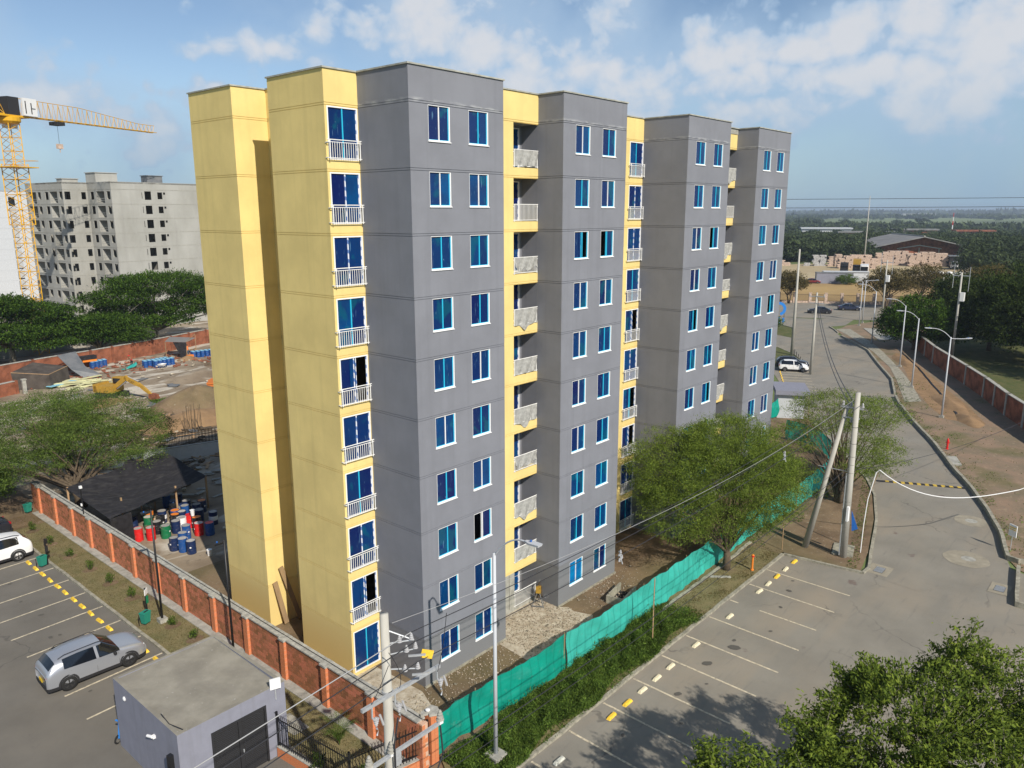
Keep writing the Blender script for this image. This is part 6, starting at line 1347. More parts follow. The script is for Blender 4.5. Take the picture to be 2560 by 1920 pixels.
t = thing('rebar_bundle', 'rusty steel bars lying on the ground by the sand mound', 'rebar', (7.5, 47.5, .05), rad(-12)); mb = MB()
for k in range(26): mb.tube([(0, k*.13, .03+.01*(k % 3)), (9, k*.13+R_(-.5, .5), .03+.02*(k % 2))], .022, 4)
mb.build('bars', 'bark', t)
t = thing('upright_rebar', 'bundle of upright starter bars at the building edge', 'rebar', (13.4, 47.5, 0)); mb = MB()
for k in range(14): x, y = R_(-.8, .8), R_(-.8, .8); mb.tube([(x, y, 0), (x+R_(-.1, .1), y, R_(2, 3))], .02, 4)
mb.build('bars', 'bark', t)
def mound(name, label, c, rx, ry, h, m, seed, rz=0, kind=None):
    r = np.random.default_rng(seed); V = []; F = []; nr, na = 12, 30; ph = r.uniform(0, 6, 6)
    for i in range(nr+1):
        for k in range(na):
            a = 2*math.pi*k/na; q = (i/nr)*(1+.12*math.sin(2*a+ph[0])+.08*math.sin(5*a+ph[1])); z = h*max(0, (1-(i/nr)**1.3))*(1+.1*math.sin(3*a+ph[2])*(i/nr))+.05*math.sin(9*a+i*2+ph[3])*h*.35*(i/nr)*(1-i/nr)*4*.5
            V.append((rx*q*math.cos(a), ry*q*math.sin(a), z))
    F = [(i*na+k, i*na+(k+1) % na, (i+1)*na+(k+1) % na, (i+1)*na+k) for i in range(nr) for k in range(na)]
    mb = MB(); mb.raw(V, F); o = mb.build(name, m, None, c, smooth=True); o.rotation_euler = (0, 0, rz); tag(o, label, 'mound' if not kind else None, kind=kind); return o
mound('gravel_mound', 'grey brown gravel mound beside the yellow building edge', (19.2, 57.5, 0), 5.2, 3.6, 2.3, 'dirt', 1)
mound('sand_mound', 'tan earth bank below the gravel mound', (15.5, 51.0, 0), 5.5, 3.6, 1.3, 'soil', 2)
mound('spoil_mound', 'small brown pile of earth in front of the worker in orange', (31.6, 84.6, 0), 1.6, 1.1, .6, 'soil', 3)
for i, (x, y, rx, ry, h, m_) in enumerate([(96, 6.0, 6, 1.0, .4, 'soil'), (73, -4.8, 4.5, 1.4, .45, 'soil'), (66.5, -8.0, 2.6, 1.2, .45, 'soil')]): mound('spoil_bank', ['long ochre spoil bank by the trench on the dirt track', 'ochre spoil bank in the middle of the dirt track', 'small stepped ochre spoil heap nearest the low armed lamp'][i], (x, y, .04), rx, ry, h, m_, 10+i, rad(26))
t = thing('formwork_stack', 'stack of orange formwork beams by the building edge', 'formwork', (22.6, 62.0, 0), rad(-38)); k = 0
for z in range(5):
    for y in range(4): mb = MB(); mb.box(R_(-.2, .2), y*.75, z*.27, 4.6+R_(-.2, .2), y*.75+.55, z*.27+.2); mb.build('beam', 'beam', t)
blob('grass_patch', 18.2, 61.5, 2.2, .03, 'grass', .6)
strip_weeds('weeds', (16.2, 20.4, 60, 63), 4000, .10, .4, 'leaf_w', 31, label='green grass patch beside the gravel mound', nm='grass_tufts')
# excavator
ex = thing('excavator', 'yellow excavator with its arm and bucket lowered behind the feathery tree', 'excavator', (14.6, 68.5, 0), rad(-62)); ex.scale = (.85, .85, .85)
mb = MB()
for s in (-1, 1): mb.prism([(-1.6, s*1.1-.22), (1.6, s*1.1-.22), (1.6, s*1.1+.22), (-1.6, s*1.1+.22)], .05, .75)
mb.build('track', 'clad', ex); mb = MB(); mb.box(-1.9, -1.2, .85, .9, 1.2, 1.75); mb.box(-1.95, -1.2, .9, -1.4, 1.2, 1.95); mb.build('body', 'cat', ex)
mb = MB(); mb.box(.0, .25, 1.75, 1.35, 1.15, 2.75); cb_ = mb.build('cab', 'cat', ex); mb = MB(); mb.box(.08, .22, 1.85, 1.27, 1.18, 2.6); mb.box(.2, .3, 1.85, 1.38, 1.1, 2.6); mb.build('window', 'glass_dark', cb_)
def arm(p, q, w, h0, h1, nm, m='cat'):
    p, q = Vector(p), Vector(q); d = (q-p).normalized(); u = Vector((-d.z, 0, d.x)); mb = MB(); c = []
    for (pt, h_) in ((p, h0), (p.lerp(q, .5), max(h0, h1)*1.15), (q, h1)):
        for s in (-w, w):
            for t_ in (-h_, h_): c.append(tuple(pt+Vector((0, s, 0))+u*t_))
    fs = []
    for i in (0, 4): fs += [(i, i+1, i+5, i+4), (i+2, i+6, i+7, i+3), (i+1, i+3, i+7, i+5), (i, i+4, i+6, i+2)]
    fs += [(0, 2, 3, 1), (8, 9, 11, 10)]; mb.raw(c, fs); mb.build(nm, m, ex)
arm((.6, -.2, 1.4), (2.6, -.2, 2.9), .18, .24, .26, 'boom'); arm((2.4, -.2, 2.95), (4.6, -.2, 1.9), .18, .26, .2, 'boom'); arm((4.4, -.2, 2.1), (6.2, -.2, .75), .14, .2, .13, 'stick')
mb = MB(); mb.tube([(1.0, -.2, 1.3), (2.6, -.2, 2.4)], .07, 8); mb.tube([(2.9, -.2, 3.05), (4.4, -.2, 2.45)], .06, 8); mb.build('hydraulic_cylinder', 'steel', ex)
mb = MB(); mb.raw([(6.1, -.6, .9), (6.9, -.6, .75), (7.1, -.6, .2), (6.5, -.6, .0), (6.0, -.6, .35)]+[(6.1, .3, .9), (6.9, .3, .75), (7.1, .3, .2), (6.5, .3, .0), (6.0, .3, .35)], [(0, 1, 2, 3, 4), (9, 8, 7, 6, 5)]+[(k, 5+k, 5+(k+1) % 5, (k+1) % 5) for k in range(5)]); mb.build('bucket', 'wallred', ex)
cu = bpy.data.curves.new('maker_lettering', 'FONT'); cu.body = 'CAT'; cu.size = .42; cu.extrude = .004; cu.materials.append(M['black']); o0 = bpy.data.objects.new('maker_lettering', cu); COL.objects.link(o0); lm = bpy.data.meshes.new_from_object(o0.evaluated_get(bpy.context.evaluated_depsgraph_get())); bpy.data.objects.remove(o0); o = bpy.data.objects.new('maker_lettering', lm); COL.objects.link(o); o.parent = ex; o.location = (3.0, -.395, 2.42); o.rotation_euler = (math.pi/2, rad(24), 0)
# foam boards, sheet, net tent
t = thing('metal_sheet', 'large grey metal sheet leaning from the yard wall down to the ground', 'sheet', (15.2, 86.4, 0)); mb = MB(); V = [(0, 0, 2.7), (2.6, .9, 2.75), (2.4, -2.4, 1.2), (.5, -2.9, 1.15), (3.6, -4.6, .15), (1.4, -4.0, .1)]; mb.raw(V, [(0, 3, 2, 1), (3, 5, 4, 2)]); mb.raw([(x, y, z-.03) for x, y, z in V], [(0, 1, 2, 3), (3, 2, 4, 5)]); mb.build('sheet', 'sheet', t)
mb = MB(); mb.tube([(.1, .2, 2.75), (2.5, 1.0, 2.8)], .05, 6); mb.build('edge_bar', 'black', t)
t = thing('foam_board_pile', 'pile of pale yellow foam boards in front of the leaning sheet', 'foam boards', (15.0, 78.6, 0), rad(-12)); r = np.random.default_rng(8)
for k in range(22): mb = MB(); mb.obox((r.uniform(-2.2, 2.4), r.uniform(-2.5, 3.0), .08+.06*(k % 6)), (r.uniform(2.2, 3.6), r.uniform(.35, .7), .07), r.uniform(-.5, .9), 0, (r.uniform(-.08, .08), r.uniform(-.05, .05))); mb.build('foam_board', 'foam', t)
fixture('blue_board', 'light blue board lying at the left of the foam pile', 'board', (13.0, 79.3, .3), [('board', (-1.9, -.4, 0, 1.9, .4, .08), 'bluesheet')], rz=rad(25))
t = thing('net_tent', 'low black net shelter at the left of the leaning sheet', 'shelter', (8.4, 81.6, 0)); mb = MB(); V = [(0, 0, 2.1), (3.4, 3.0, 2.5), (6.4, .4, 1.9), (3.2, -2.6, 1.7), (.1, -.4, 0), (6.4, 0, 0), (3.2, -3.0, 0)]; mb.raw(V, [(0, 1, 2, 3), (0, 3, 6, 4), (3, 2, 5, 6)]); mb.build('net', 'net2', t)
mb = MB(); mb.tube([(0, 0, 2.1), (3.2, -2.6, 1.72), (6.4, .4, 1.92)], .05, 6); mb.build('frame', 'wood', t)
fixture('concrete_post', 'short pale concrete post in front of the net shelter', 'post', (8.7, 78.4, 0), [('shaft', (-.2, -.2, 0, .2, .2, 1.6), 'concrete'), ('cap', (-.26, -.26, 1.6, .26, .26, 1.75), 'concrete')])
# canopy with worker
t = thing('lean_to', 'small lean-to of sticks and grey sheeting in front of the red yard wall', 'shelter', (32.5, 88.2, 0)); mb = MB(); mb.raw([(-2.6, -.6, 2.5), (-.2, -2.2, 2.3), (2.2, -.4, 2.5), (-.5, 2.2, 2.7)], [(0, 1, 2, 3)]); mb.raw([(-1.7, -1.2, 2.4), (-.2, -2.2, 2.3), (-.3, -2.1, .1), (-.9, -1.7, .1)], [(0, 1, 2, 3)], 1); mb.build('cover', ['corr', 'net'], t)
for (x, y, h) in [(-.2, -2.1, 2.3), (2.9, 1.2, 2.8), (-2.5, -.5, 2.5), (.9, -1.4, 1.1), (1.8, -.7, 1.1)]: mb = MB(); mb.tube([(x, y, 0), (x, y, h)], .05, 6); mb.build('stick', 'wood', t)
mb = MB(); mb.tube([(-.2, -2.1, 2.3), (2.9, 1.2, 2.8)], .04, 6); mb.tube([(-.2, -2.1, 1.0), (2.0, -.6, 1.0)], .04, 6); mb.build('rail', 'wood', t)
# drums in the far yard
for (cx, cy, dx, dy, n, lb, gr_) in [(25.0, 83.2, .60, .05, 6, 'front', 0), (26.0, 82.2, .62, .12, 5, 'middle', 0), (20.0, 88.0, .6, .2, 4, 'wall', 0), (32.9, 85.2, .62, -.1, 5, 'shade', 0)]:
    for k in range(n):
        for j in range(2):
            lbl = {'front': 'row left of the barrow', 'middle': 'row behind the barrow', 'wall': 'row by the yard wall', 'shade': 'row in the building shadow'}[lb]
            t = thing('drum', f'royal blue drum in the {lbl}, {ordn[k]} from the left, {"near" if j == 0 else "far"} line', 'drum', (cx+dx*k+.1*j, cy+dy*k+.62*j, .014), 0, 'royal blue drums in the '+lbl)
            mb = MB(); mb.lathe([(.29, 0), (.29, .3), (.30, .32), (.29, .34), (.29, .60), (.30, .62), (.29, .64), (.29, .9)], 14); mb.build('shell', 'blue', t); mb = MB(); mb.lathe([(.26, .9), (.26, .92)], 14); mb.build('lid', 'bluesheet', t)
fixture('orange_crate', 'orange crate at the end of the shaded drum row', 'crate', (32.2, 85.0, 0), [('box', (-.4, -.3, 0, .4, .3, .55), 'orange'), ('rim', (-.43, -.33, .5, .43, .33, .58), 'orange')])
fixture('orange_crate', 'orange topped crate among the drums by the yard wall', 'crate', (19.8, 88.7, .95), [('box', (-.9, -.4, 0, .9, .4, .3), 'orange'), ('cover', (-1.2, -.5, .35, .9, .5, .8), 'net')])
t = thing('wheelbarrow', 'pale wheelbarrow in front of the blue drums', 'wheelbarrow', (26.2, 81.0, 0), rad(30)); mb = MB(); mb.raw([(-.3, -.25, .35), (.35, -.2, .3), (.35, .2, .3), (-.3, .25, .35), (-.5, -.38, .65), (.6, -.32, .6), (.6, .32, .6), (-.5, .38, .65)], [(0, 3, 2, 1), (0, 1, 5, 4), (1, 2, 6, 5), (2, 3, 7, 6), (3, 0, 4, 7)]); mb.build('tray', 'whitemet', t)
mb = MB(); mb.tube([(.75+.2*math.cos(a), 0, .2+.2*math.sin(a)) for a in np.linspace(0, 6.2, 12)], .05, 6); mb.build('wheel', 'tyre', t); mb = MB(); mb.tube([(.75, 0, .2), (-1.0, .3, .55)], .025, 6); mb.tube([(.75, 0, .2), (-1.0, -.3, .55)], .025, 6); mb.build('handle', 'steel', t)
t = thing('tarp_heap', 'crumpled teal tarpaulin beside the worker in red', 'tarpaulin', (23.2, 84.2, 0)); mb = MB(); V = []; 
for i in range(8):
    for j in range(6): V.append((i*.28-1+R_(-.05, .05), j*.16-.4, max(.02, .75*(i/7)+R_(-.12, .12)-abs(j-2.5)*.1)))
mb.raw(V, [(i*6+j, (i+1)*6+j, (i+1)*6+j+1, i*6+j+1) for i in range(7) for j in range(5)]); mb.build('cloth', 'tarp', t)
# workers
def person(label, loc, rz, shirt, pants, hat, bend=.15, arms=((.3, -.25), (.3, .25)), h=1.70):
    t = thing('person', label, 'person', loc, rz); s = h/1.7
    hip = .92; hx = 0; sh = Vector((bend*.55, 0, 1.42-bend*.12)); nk = sh+Vector((.03, 0, .08)); hd = nk+Vector((.03, 0, .16))
    vs = [(0, 0, hip), (0, -.10, .88), (.02, -.12, .48), (-.02, -.13, .08), (.12, -.13, .03), (0, .10, .88), (.06, .12, .48), (.0, .14, .08), (.14, .14, .03), (bend*.25, 0, 1.12), tuple(sh), tuple(nk), tuple(hd), tuple(hd+Vector((0, 0, .08)))]
    es = [(0, 1), (1, 2), (2, 3), (3, 4), (0, 5), (5, 6), (6, 7), (7, 8), (0, 9), (9, 10), (10, 11), (11, 12), (12, 13)]
    rs = [.13, .10, .065, .045, .04, .10, .065, .045, .04, .135, .15, .055, .095, .07]
    for sg, (fx, fy) in zip((-1, 1), arms):
        a = sh+Vector((0, sg*.19, -.02)); e_ = a+Vector((fx*.35, sg*.05, -.26)); w_ = e_+Vector((fx*.75, -sg*.06, -.12)); i0 = len(vs)
        vs += [tuple(a), tuple(e_), tuple(w_), tuple(w_+Vector((.07, 0, -.03)))]; rs += [.06, .045, .035, .03]; es += [(10, i0), (i0, i0+1), (i0+1, i0+2), (i0+2, i0+3)]
    me = bpy.data.meshes.new('body'); me.from_pydata([tuple(c*s for c in v) for v in vs], es, []); o = bpy.data.objects.new('body', me); COL.objects.link(o); o.parent = t
    md = o.modifiers.new('skin', 'SKIN'); lay = me.skin_vertices[0] if me.skin_vertices else None
    if lay is None: bpy.context.view_layer.update(); lay = me.skin_vertices[0] if me.skin_vertices else None
    if lay:
        for i, q in enumerate(lay.data): q.radius = (rs[i]*s, rs[i]*s); q.use_root = (i == 0)
    o.modifiers.new('smooth', 'SUBSURF').levels = 1
    dg = bpy.context.evaluated_depsgraph_get(); m2 = bpy.data.meshes.new_from_object(o.evaluated_get(dg)); o.modifiers.clear(); o.data = m2
    m2.materials.clear()
    for k in (pants, shirt, 'skin', 'clad'): m2.materials.append(M[k])
    for p in m2.polygons:
        c = p.center; z = c.z/s
        p.material_index = 3 if z < .09 else 0 if z < .95 and abs(c.y) < .3*s and c.x < .2*s else 2 if z > 1.50 or (math.hypot(c.x-.0, 0)/s > .34) else 1
        p.use_smooth = True
    mb = MB(); hc = (hd+Vector((0, 0, .06)))*s; mb.lathe([(.14, 0), (.115, .015), (.11, .06), (.06, .11), (.01, .12)], 12, 0, tuple(hc)); mb.build('hard_hat', hat, t)
    mb = MB(); mb.obox((hd.x*s+.085, 0, hd.z*s), (.03, .03, .04)); mb.build('nose', 'skin', t); return t
person('worker in an orange shirt and jeans standing under the lean-to', (33.0, 87.2, 0), rad(110), 'hivis', 'jeans', 'hivis', .12, ((.5, 0), (.5, 0)))
person('worker in a red vest bending over by the teal tarpaulin', (24.0, 85.2, 0), rad(-150), 'shirtred', 'clad', 'red', .75, ((.6, 0), (.6, 0)))
# loose building clutter
r = np.random.default_rng(77)
def clutter(label, n, reg, sizes, m, seed, nm='scrap'):
    r = np.random.default_rng(seed); mb = MB(); x0, x1, y0, y1 = reg
    for k in range(n):
        sx, sy, sz = sizes[int(r.integers(len(sizes)))]; x, y = r.uniform(x0, x1), r.uniform(y0, y1)
        mb.obox((x, y, .04+sz/2+r.uniform(0, .12)), (sx*r.uniform(.6, 1.3), sy, sz), r.uniform(0, 3.1), 0, (r.normal(0, .08), r.normal(0, .08)))
    tag(mb.build(nm, m), label, 'scrap', kind='stuff')
clutter('loose planks and boards strewn between the black net and the gravel mound', 110, (2, 15, 36, 56), [(2.4, .16, .04), (1.6, .25, .03), (3.2, .10, .06)], 'wood', 1)
clutter('dark scrap strewn between the black net and the gravel mound', 150, (0, 18, 32, 60), [(1.2, .5, .05), (.6, .5, .2), (2.2, .1, .08)], 'bark', 2)
clutter('pale broken blocks on the yard dirt', 420, (-2, 36, 21, 86), [(.25, .2, .12), (.4, .25, .15), (.12, .1, .08)], 'rubble', 3, 'rubble')
clutter('broken bricks along the foot of the red yard wall', 260, (9, 38, 80, 90), [(.3, .15, .12), (.8, .12, .08), (.4, .4, .1)], 'wallred', 4, 'rubble')
clutter('grey sheets and panels lying in the yard behind the tree', 26, (3, 22, 44, 78), [(1.6, 1.0, .05), (1.2, .7, .04)], 'sheet', 5)
clutter('white and grey offcuts in the shade behind the yellow tower', 60, (1, 9, 28, 40), [(.7, .4, .04), (1.1, .3, .05), (.3, .3, .2)], 'concrete', 6)
for i, (x, y, rx, ry, h, m_) in enumerate([(7, 60, 4, 2.4, .9, 'dirt'), (27, 72, 6, 3.5, .8, 'yard'), (12, 66, 3.5, 2, .7, 'soil'), (36, 78, 5, 3, .9, 'dirt')]): mound('earth_heap', ['low brown earth heap behind the feathery tree', 'broad pale earth heap in the middle of the yard', 'ochre earth heap under the excavator', 'low earth heap behind the yellow tower edge'][i], (x, y, 0), rx, ry, h, m_, 30+i)
# red yard wall with piers
def farwall(label, pts, h, m='wallred', th=.3, step=3.2, cop='coping', pier_m=None, pier_h=.1, name='brick_wall'):
    t = thing(name, label, 'wall', (*pts[0], 0)); o = Vector(pts[0])
    for a, b in zip(pts[:-1], pts[1:]):
        a = Vector(a)-o; b = Vector(b)-o; d = b-a; rz = math.atan2(d.y, d.x); c = (a+b)/2; n = max(1, int(d.length/step))
        for i in range(n):
            p = a.lerp(b, (i+.5)/n); mb = MB(); mb.obox((0, 0, h/2), (d.length/n-.02, th, h), 0); q = mb.build('panel', m, t, (p.x, p.y, 0)); q.rotation_euler = (0, 0, rz)
            mb = MB(); mb.obox((0, 0, h+.04), (d.length/n-.25, th+.1, .08), 0); q = mb.build('coping', cop, t, (p.x, p.y, 0)); q.rotation_euler = (0, 0, rz)
        for i in range(n+1):
            p = a.lerp(b, i/n); mb = MB(); mb.obox((0, 0, (h+pier_h)/2), (.36, th+.16, h+pier_h), 0); q = mb.build('pier', pier_m or m, t, (p.x, p.y, 0)); q.rotation_euler = (0, 0, rz)
    return t
farwall('red brick wall closing the far side of the construction yard', [(6.5, 86.3), (12.8, 88.2), (20.5, 89.9), (30.2, 92.6), (44, 97.5)], 2.2, step=3.3)
farwall('low red brick wall corner at the left edge of the yard', [(-3, 74), (4, 77.5), (8.0, 79.0)], 1.5)
farwall('dark red brick wall with concrete panels beside the dirt track', [(57, -18.2), (67.0, -12.6), (71.3, -10.4), (78.9, -7.0), (85.1, -3.9), (91.5, -.6), (97.9, 2.7), (108, 7.2)], 2.3, step=3.9, pier_m='concrete')
# ------------------------------------------------------------------ unfinished concrete block
def conc_block(label, org, rz, segs, Ht, m, floors=10, cat='building', st=2.5, name='unfinished_building'):
    """segs: list of (length, turn, openings); path starts at org heading -u; outside on the right hand"""
    t = thing(name, label, cat, (org[0], org[1], 0), rz); p = Vector((0, 0, 0)); d = Vector((0, -1, 0)); pts = [p.copy()]
    for (ln, turn, ops) in segs:
        if turn: d = Vector((-d.y, d.x, 0)) if turn > 0 else Vector((d.y, -d.x, 0))
        n = Vector((d.y, -d.x, 0)); holes = [(a, b, Ht-1.35-st*k-dz-hh, Ht-1.35-st*k-dz) for k in range(floors) for (a, b, dz, hh) in ops if Ht-1.35-st*k-dz-hh > .1]
        us = sorted({0.0, ln}|{h[0] for h in holes}|{h[1] for h in holes}); zs = sorted({0.0, Ht}|{round(h[2], 3) for h in holes}|{round(h[3], 3) for h in holes}); mb = MB(); P = lambda u, z, o=0: p+d*u+Vector((0, 0, z))-n*o
        for a, b in zip(zs[:-1], zs[1:]):
            for u, w in zip(us[:-1], us[1:]):
                if any(h[0] < (u+w)/2 < h[1] and h[2]-.002 < (a+b)/2 < h[3]+.002 for h in holes): continue
                mb.face([P(u, a), P(w, a), P(w, b), P(u, b)])
        mb.build('wall', m, t)
        for k in range(floors+1):
            z = Ht-1.32-st*k
            if z > 0: q = MB(); q.face([P(-.0, z, -.03), P(ln, z, -.03), P(ln, z+.07, -.03), P(-.0, z+.07, -.03)]); q.face([P(0, z+.07, -.03), P(ln, z+.07, -.03), P(ln, z+.07, 0), P(0, z+.07, 0)]); q.build('floor_joint', 'concrete' if m != 'whitewall' else m, t)
        for (u, w, a, b) in holes:
            D = .10 if w-u < 1.5 else 1.6; q = MB()
            q.face([P(u, a), P(u, a, D), P(u, b, D), P(u, b)]); q.face([P(w, a, D), P(w, a), P(w, b), P(w, b, D)]); q.face([P(u, b), P(u, b, D), P(w, b, D), P(w, b)]); q.face([P(u, a, D), P(u, a), P(w, a), P(w, a, D)])
            if D > 1: q.face([P(u, a, D), P(w-.9, a, D), P(w-.9, b, D), P(u, b, D)])
            if D > 1: q.face([P(u, a+.75, .05), P(w, a+.75, .05), P(w, a+.80, .05), P(u, a+.80, .05)]); q.face([P(u, a+.40, .05), P(w, a+.40, .05), P(w, a+.45, .05), P(u, a+.45, .05)])
            q.build('window_opening', m, t)
        p = p+d*ln; pts.append(p.copy())
    back = pts[-1]+Vector((0, 0, 0)); poly = [(q.x, q.y) for q in pts]+[(pts[-1].x, pts[0].y)]
    mb = MB(); mb.prism(poly, Ht-.3, Ht-.05); mb.build('roof', m, t)
    # blind back walls so light does not pour through
    mb = MB(); a = pts[-1]; b = Vector((pts[-1].x, pts[0].y, 0)); c = pts[0]
    mb.face([a, b, b+Vector((0, 0, Ht)), a+Vector((0, 0, Ht))]); mb.face([b, c, c+Vector((0, 0, Ht)), b+Vector((0, 0, Ht))]); mb.build('wall', m, t); return t
win = lambda u: (u, u+1.15, .30, 1.35); bal = lambda u: (u, u+2.7, .25, 2.0)
g = conc_block('unfinished bare concrete apartment block with open window holes behind the rain trees', (31.6, 141.5), rad(6),
    [(.5, 0, []), (3.6, 0, [(.2, 3.4, .25, 2.05)]), (9.6, 0, [win(.4), win(3.2), bal(4.9), win(8.3)]), (2.9, 1, [(.3, 1.3, .3, 1.35)]), (.01, -1, []), (1.4, 1, [(.3, 1.1, .35, 1.25)]), (8.0, -1, [win(1.0), bal(3.0), win(6.5)]), (5.8, 1, [(5.5, 5.62, .4, 1.1)]), (1.6, 0, [(.25, 1.5, .2, 1.5)]), (.9, 0, []), (1.9, 0, [(.2, 1.15, .35, 1.2), (1.35, 1.75, .35, .4)]), (6.5, 0, [])], 26.0, 'grayconc')
for (x, y, w, l, h, mm) in [(7.5, -13, 4.0, 3.4, 1.7, 'grayconc'), (3.8, -8, 2.8, 2, .7, 'grayconc'), (14.5, -17.5, 3.0, 2, 1.3, 'sheet')]:
    mb = MB(); mb.box(x-w/2, y-l/2, 26, x+w/2, y+l/2, 26+h); mb.box(x-w/2-.15, y-l/2-.15, 26+h, x+w/2+.15, y+l/2+.15, 26+h+.12); mb.build('roof_tank_room', mm, g)
w_ = conc_block('white rendered apartment block cut by the left frame edge', (27, 196), rad(3), [(3, 0, []), (9.5, 1, []), (.01, 0, []), (2.4, 0, [(.5, 1.9, .2, 2.1)]), (4.6, 0, []), (3, 0, [(.6, 2.0, .2, 2.1)]), (8, 0, [])], 26.0, 'whitewall', name='white_building')
# ------------------------------------------------------------------ tower crane
cr = thing('tower_crane', 'yellow lattice tower crane with a long jib over the unfinished block', 'crane', (19.4, 106.0, 0), math.atan2(10.1, 24.9))
def lattice(p, q, w, n, r, nm, m, tri=False, w2=None, hgt=None):
    p, q = Vector(p), Vector(q); d = (q-p).normalized(); w2 = w2 or w
    a = Vector((0, 1, 0)) if abs(d.y) < .9 else Vector((1, 0, 0)); b = d.cross(a).normalized()
    if b.z < 0: b = -b
    mb = MB(); R = []
    for i in range(n+1):
        t_ = i/n; c = p.lerp(q, t_); ww = w*(1-t_)+w2*t_; hh = (hgt(t_) if hgt else ww)
        R.append([c+a*ww/2-b*0, c-a*ww/2-b*0, c+b*hh] if tri else [c+a*ww/2+b*ww/2, c-a*ww/2+b*ww/2, c-a*ww/2-b*ww/2, c+a*ww/2-b*ww/2])
    k = len(R[0])
    for j in range(k): mb.tube([R[i][j] for i in range(n+1)], r*(1 if not tri or j < 2 else .8), 4)
    for i in range(n):
        for j in range(k):
            mb.tube([R[i][j], R[i+1][(j+1) % k]], r*.55, 3, caps=False)
            if i % 2 == 0: mb.tube([R[i][j], R[i][(j+1) % k]], r*.55, 3, caps=False)
    mb.build(nm, m, cr)
lattice((0, 0, 0), (0, 0, 20.5), 1.75, 20, .075, 'mast', 'craney'); lattice((0, 0, 19.0), (0, 0, 27.5), 2.3, 8, .09, 'climbing_frame', 'craney'); lattice((0, 0, 27.4), (0, 0, 33.0), 1.75, 6, .075, 'mast', 'craney')
mb = MB(); mb.box(-2.1, -2.1, 27.0, 2.1, 2.1, 27.12); mb.tube([(-2.1, -2.1, 28.0), (2.1, -2.1, 28.0), (2.1, 2.1, 28.0), (-2.1, 2.1, 28.0), (-2.1, -2.1, 28.0)], .03, 4); mb.build('platform', 'craney', cr)
mb = MB(); mb.lathe([(1.2, 33.0), (1.5, 33.3), (1.5, 33.8), (1.1, 34.0)], 16); mb.box(-6.5, -1.1, 33.9, 2.4, 1.1, 34.15); mb.build('slewing_ring', 'craney', cr)
mb = MB(); mb.box(-.6, -1.0, 34.1, 1.1, 1.0, 36.6); mb.build('machinery_housing', 'clad', cr)
mb = MB(); mb.box(1.3, -1.5, 34.2, 3.5, -1.2, 36.6); mb.build('banner', 'cranew', cr)
mb = MB(); mb.box(1.6, -1.54, 34.5, 1.75, -1.52, 36.2); mb.box(2.5, -1.54, 34.5, 2.65, -1.52, 36.0); mb.box(2.5, -1.54, 35.2, 3.2, -1.52, 35.3); mb.build('banner_lettering', 'clad', cr)
mb = MB(); mb.box(.6, 1.1, 32.6, 2.2, 2.2, 34.6); mb.build('cab', 'cranew', cr)
lattice((1.5, 0, 34.2), (27.5, 0, 34.2), 1.3, 30, .055, 'jib', 'craney', tri=True, w2=.9, hgt=lambda t_: 2.4-.2*t_ if t_ < .42 else max(1.15, 2.3-2.6*(t_-.42)))
lattice((-1, 0, 34.2), (-12, 0, 34.4), 1.3, 10, .075, 'counter_jib', 'craney', tri=True)
mb = MB(); mb.box(7.2, -.8, 33.5, 8.6, .8, 34.0); mb.tube([(7.9, 0, 33.5), (7.9, 0, 30.9)], .03, 4); mb.build('trolley', 'clad', cr); mb = MB(); mb.obox((7.9, 0, 30.5), (.9, .4, .7)); mb.tube([(7.9, 0, 30.2), (7.9, 0, 29.6)], .06, 5); mb.build('hook_block', 'stack', cr)
# sheds under rain trees
for (x, y, w, l, h, lb) in [(16, 108, 16, 5, 3.2, 'long pale site shed glimpsed through the rain tree branches'), (30, 112, 9, 4, 2.8, 'low pale site shed to the right of the long one')]:
    fixture('site_shed', lb, 'shed', (x, y, 0), [('wall', (-w/2, -l/2, 0, w/2, l/2, h), 'grayconc'), ('roof', (-w/2-.3, -l/2-.3, h, w/2+.3, l/2+.3, h+.15), 'sheet')], rz=rad(10))
# planks against the yellow tower
for i, (x, y, lx, ly, h) in enumerate([(-1.9, 9.62, -.3, .0, 2.35), (-1.35, 9.55, -.25, 0, 3.1)]):
    mb = MB(); mb.obox((0, 0, h/2), (.26, .04, h), 0, 0, (rad(-6), rad(-9-5*i))); o = mb.build('plank', 'wood', None, (x+.75, y-.12, .1)); tag(o, ['shorter grey plank leaning in the notch of the yellow tower', 'taller grey plank leaning in the notch of the yellow tower'][i], 'plank')
t = thing('scrap_wood', 'dark scrap boards heaped deep in the yellow tower notch', 'scrap wood', (-.6, 7.6, 0))
for k in range(7): mb = MB(); mb.obox((R_(-.5, .4), R_(-.4, .8), 1.0), (.18, .04, R_(1.4, 2.2)), R_(0, 3), 0, (R_(-.3, .3), R_(-.3, .3))); mb.build('board', 'bark', t)
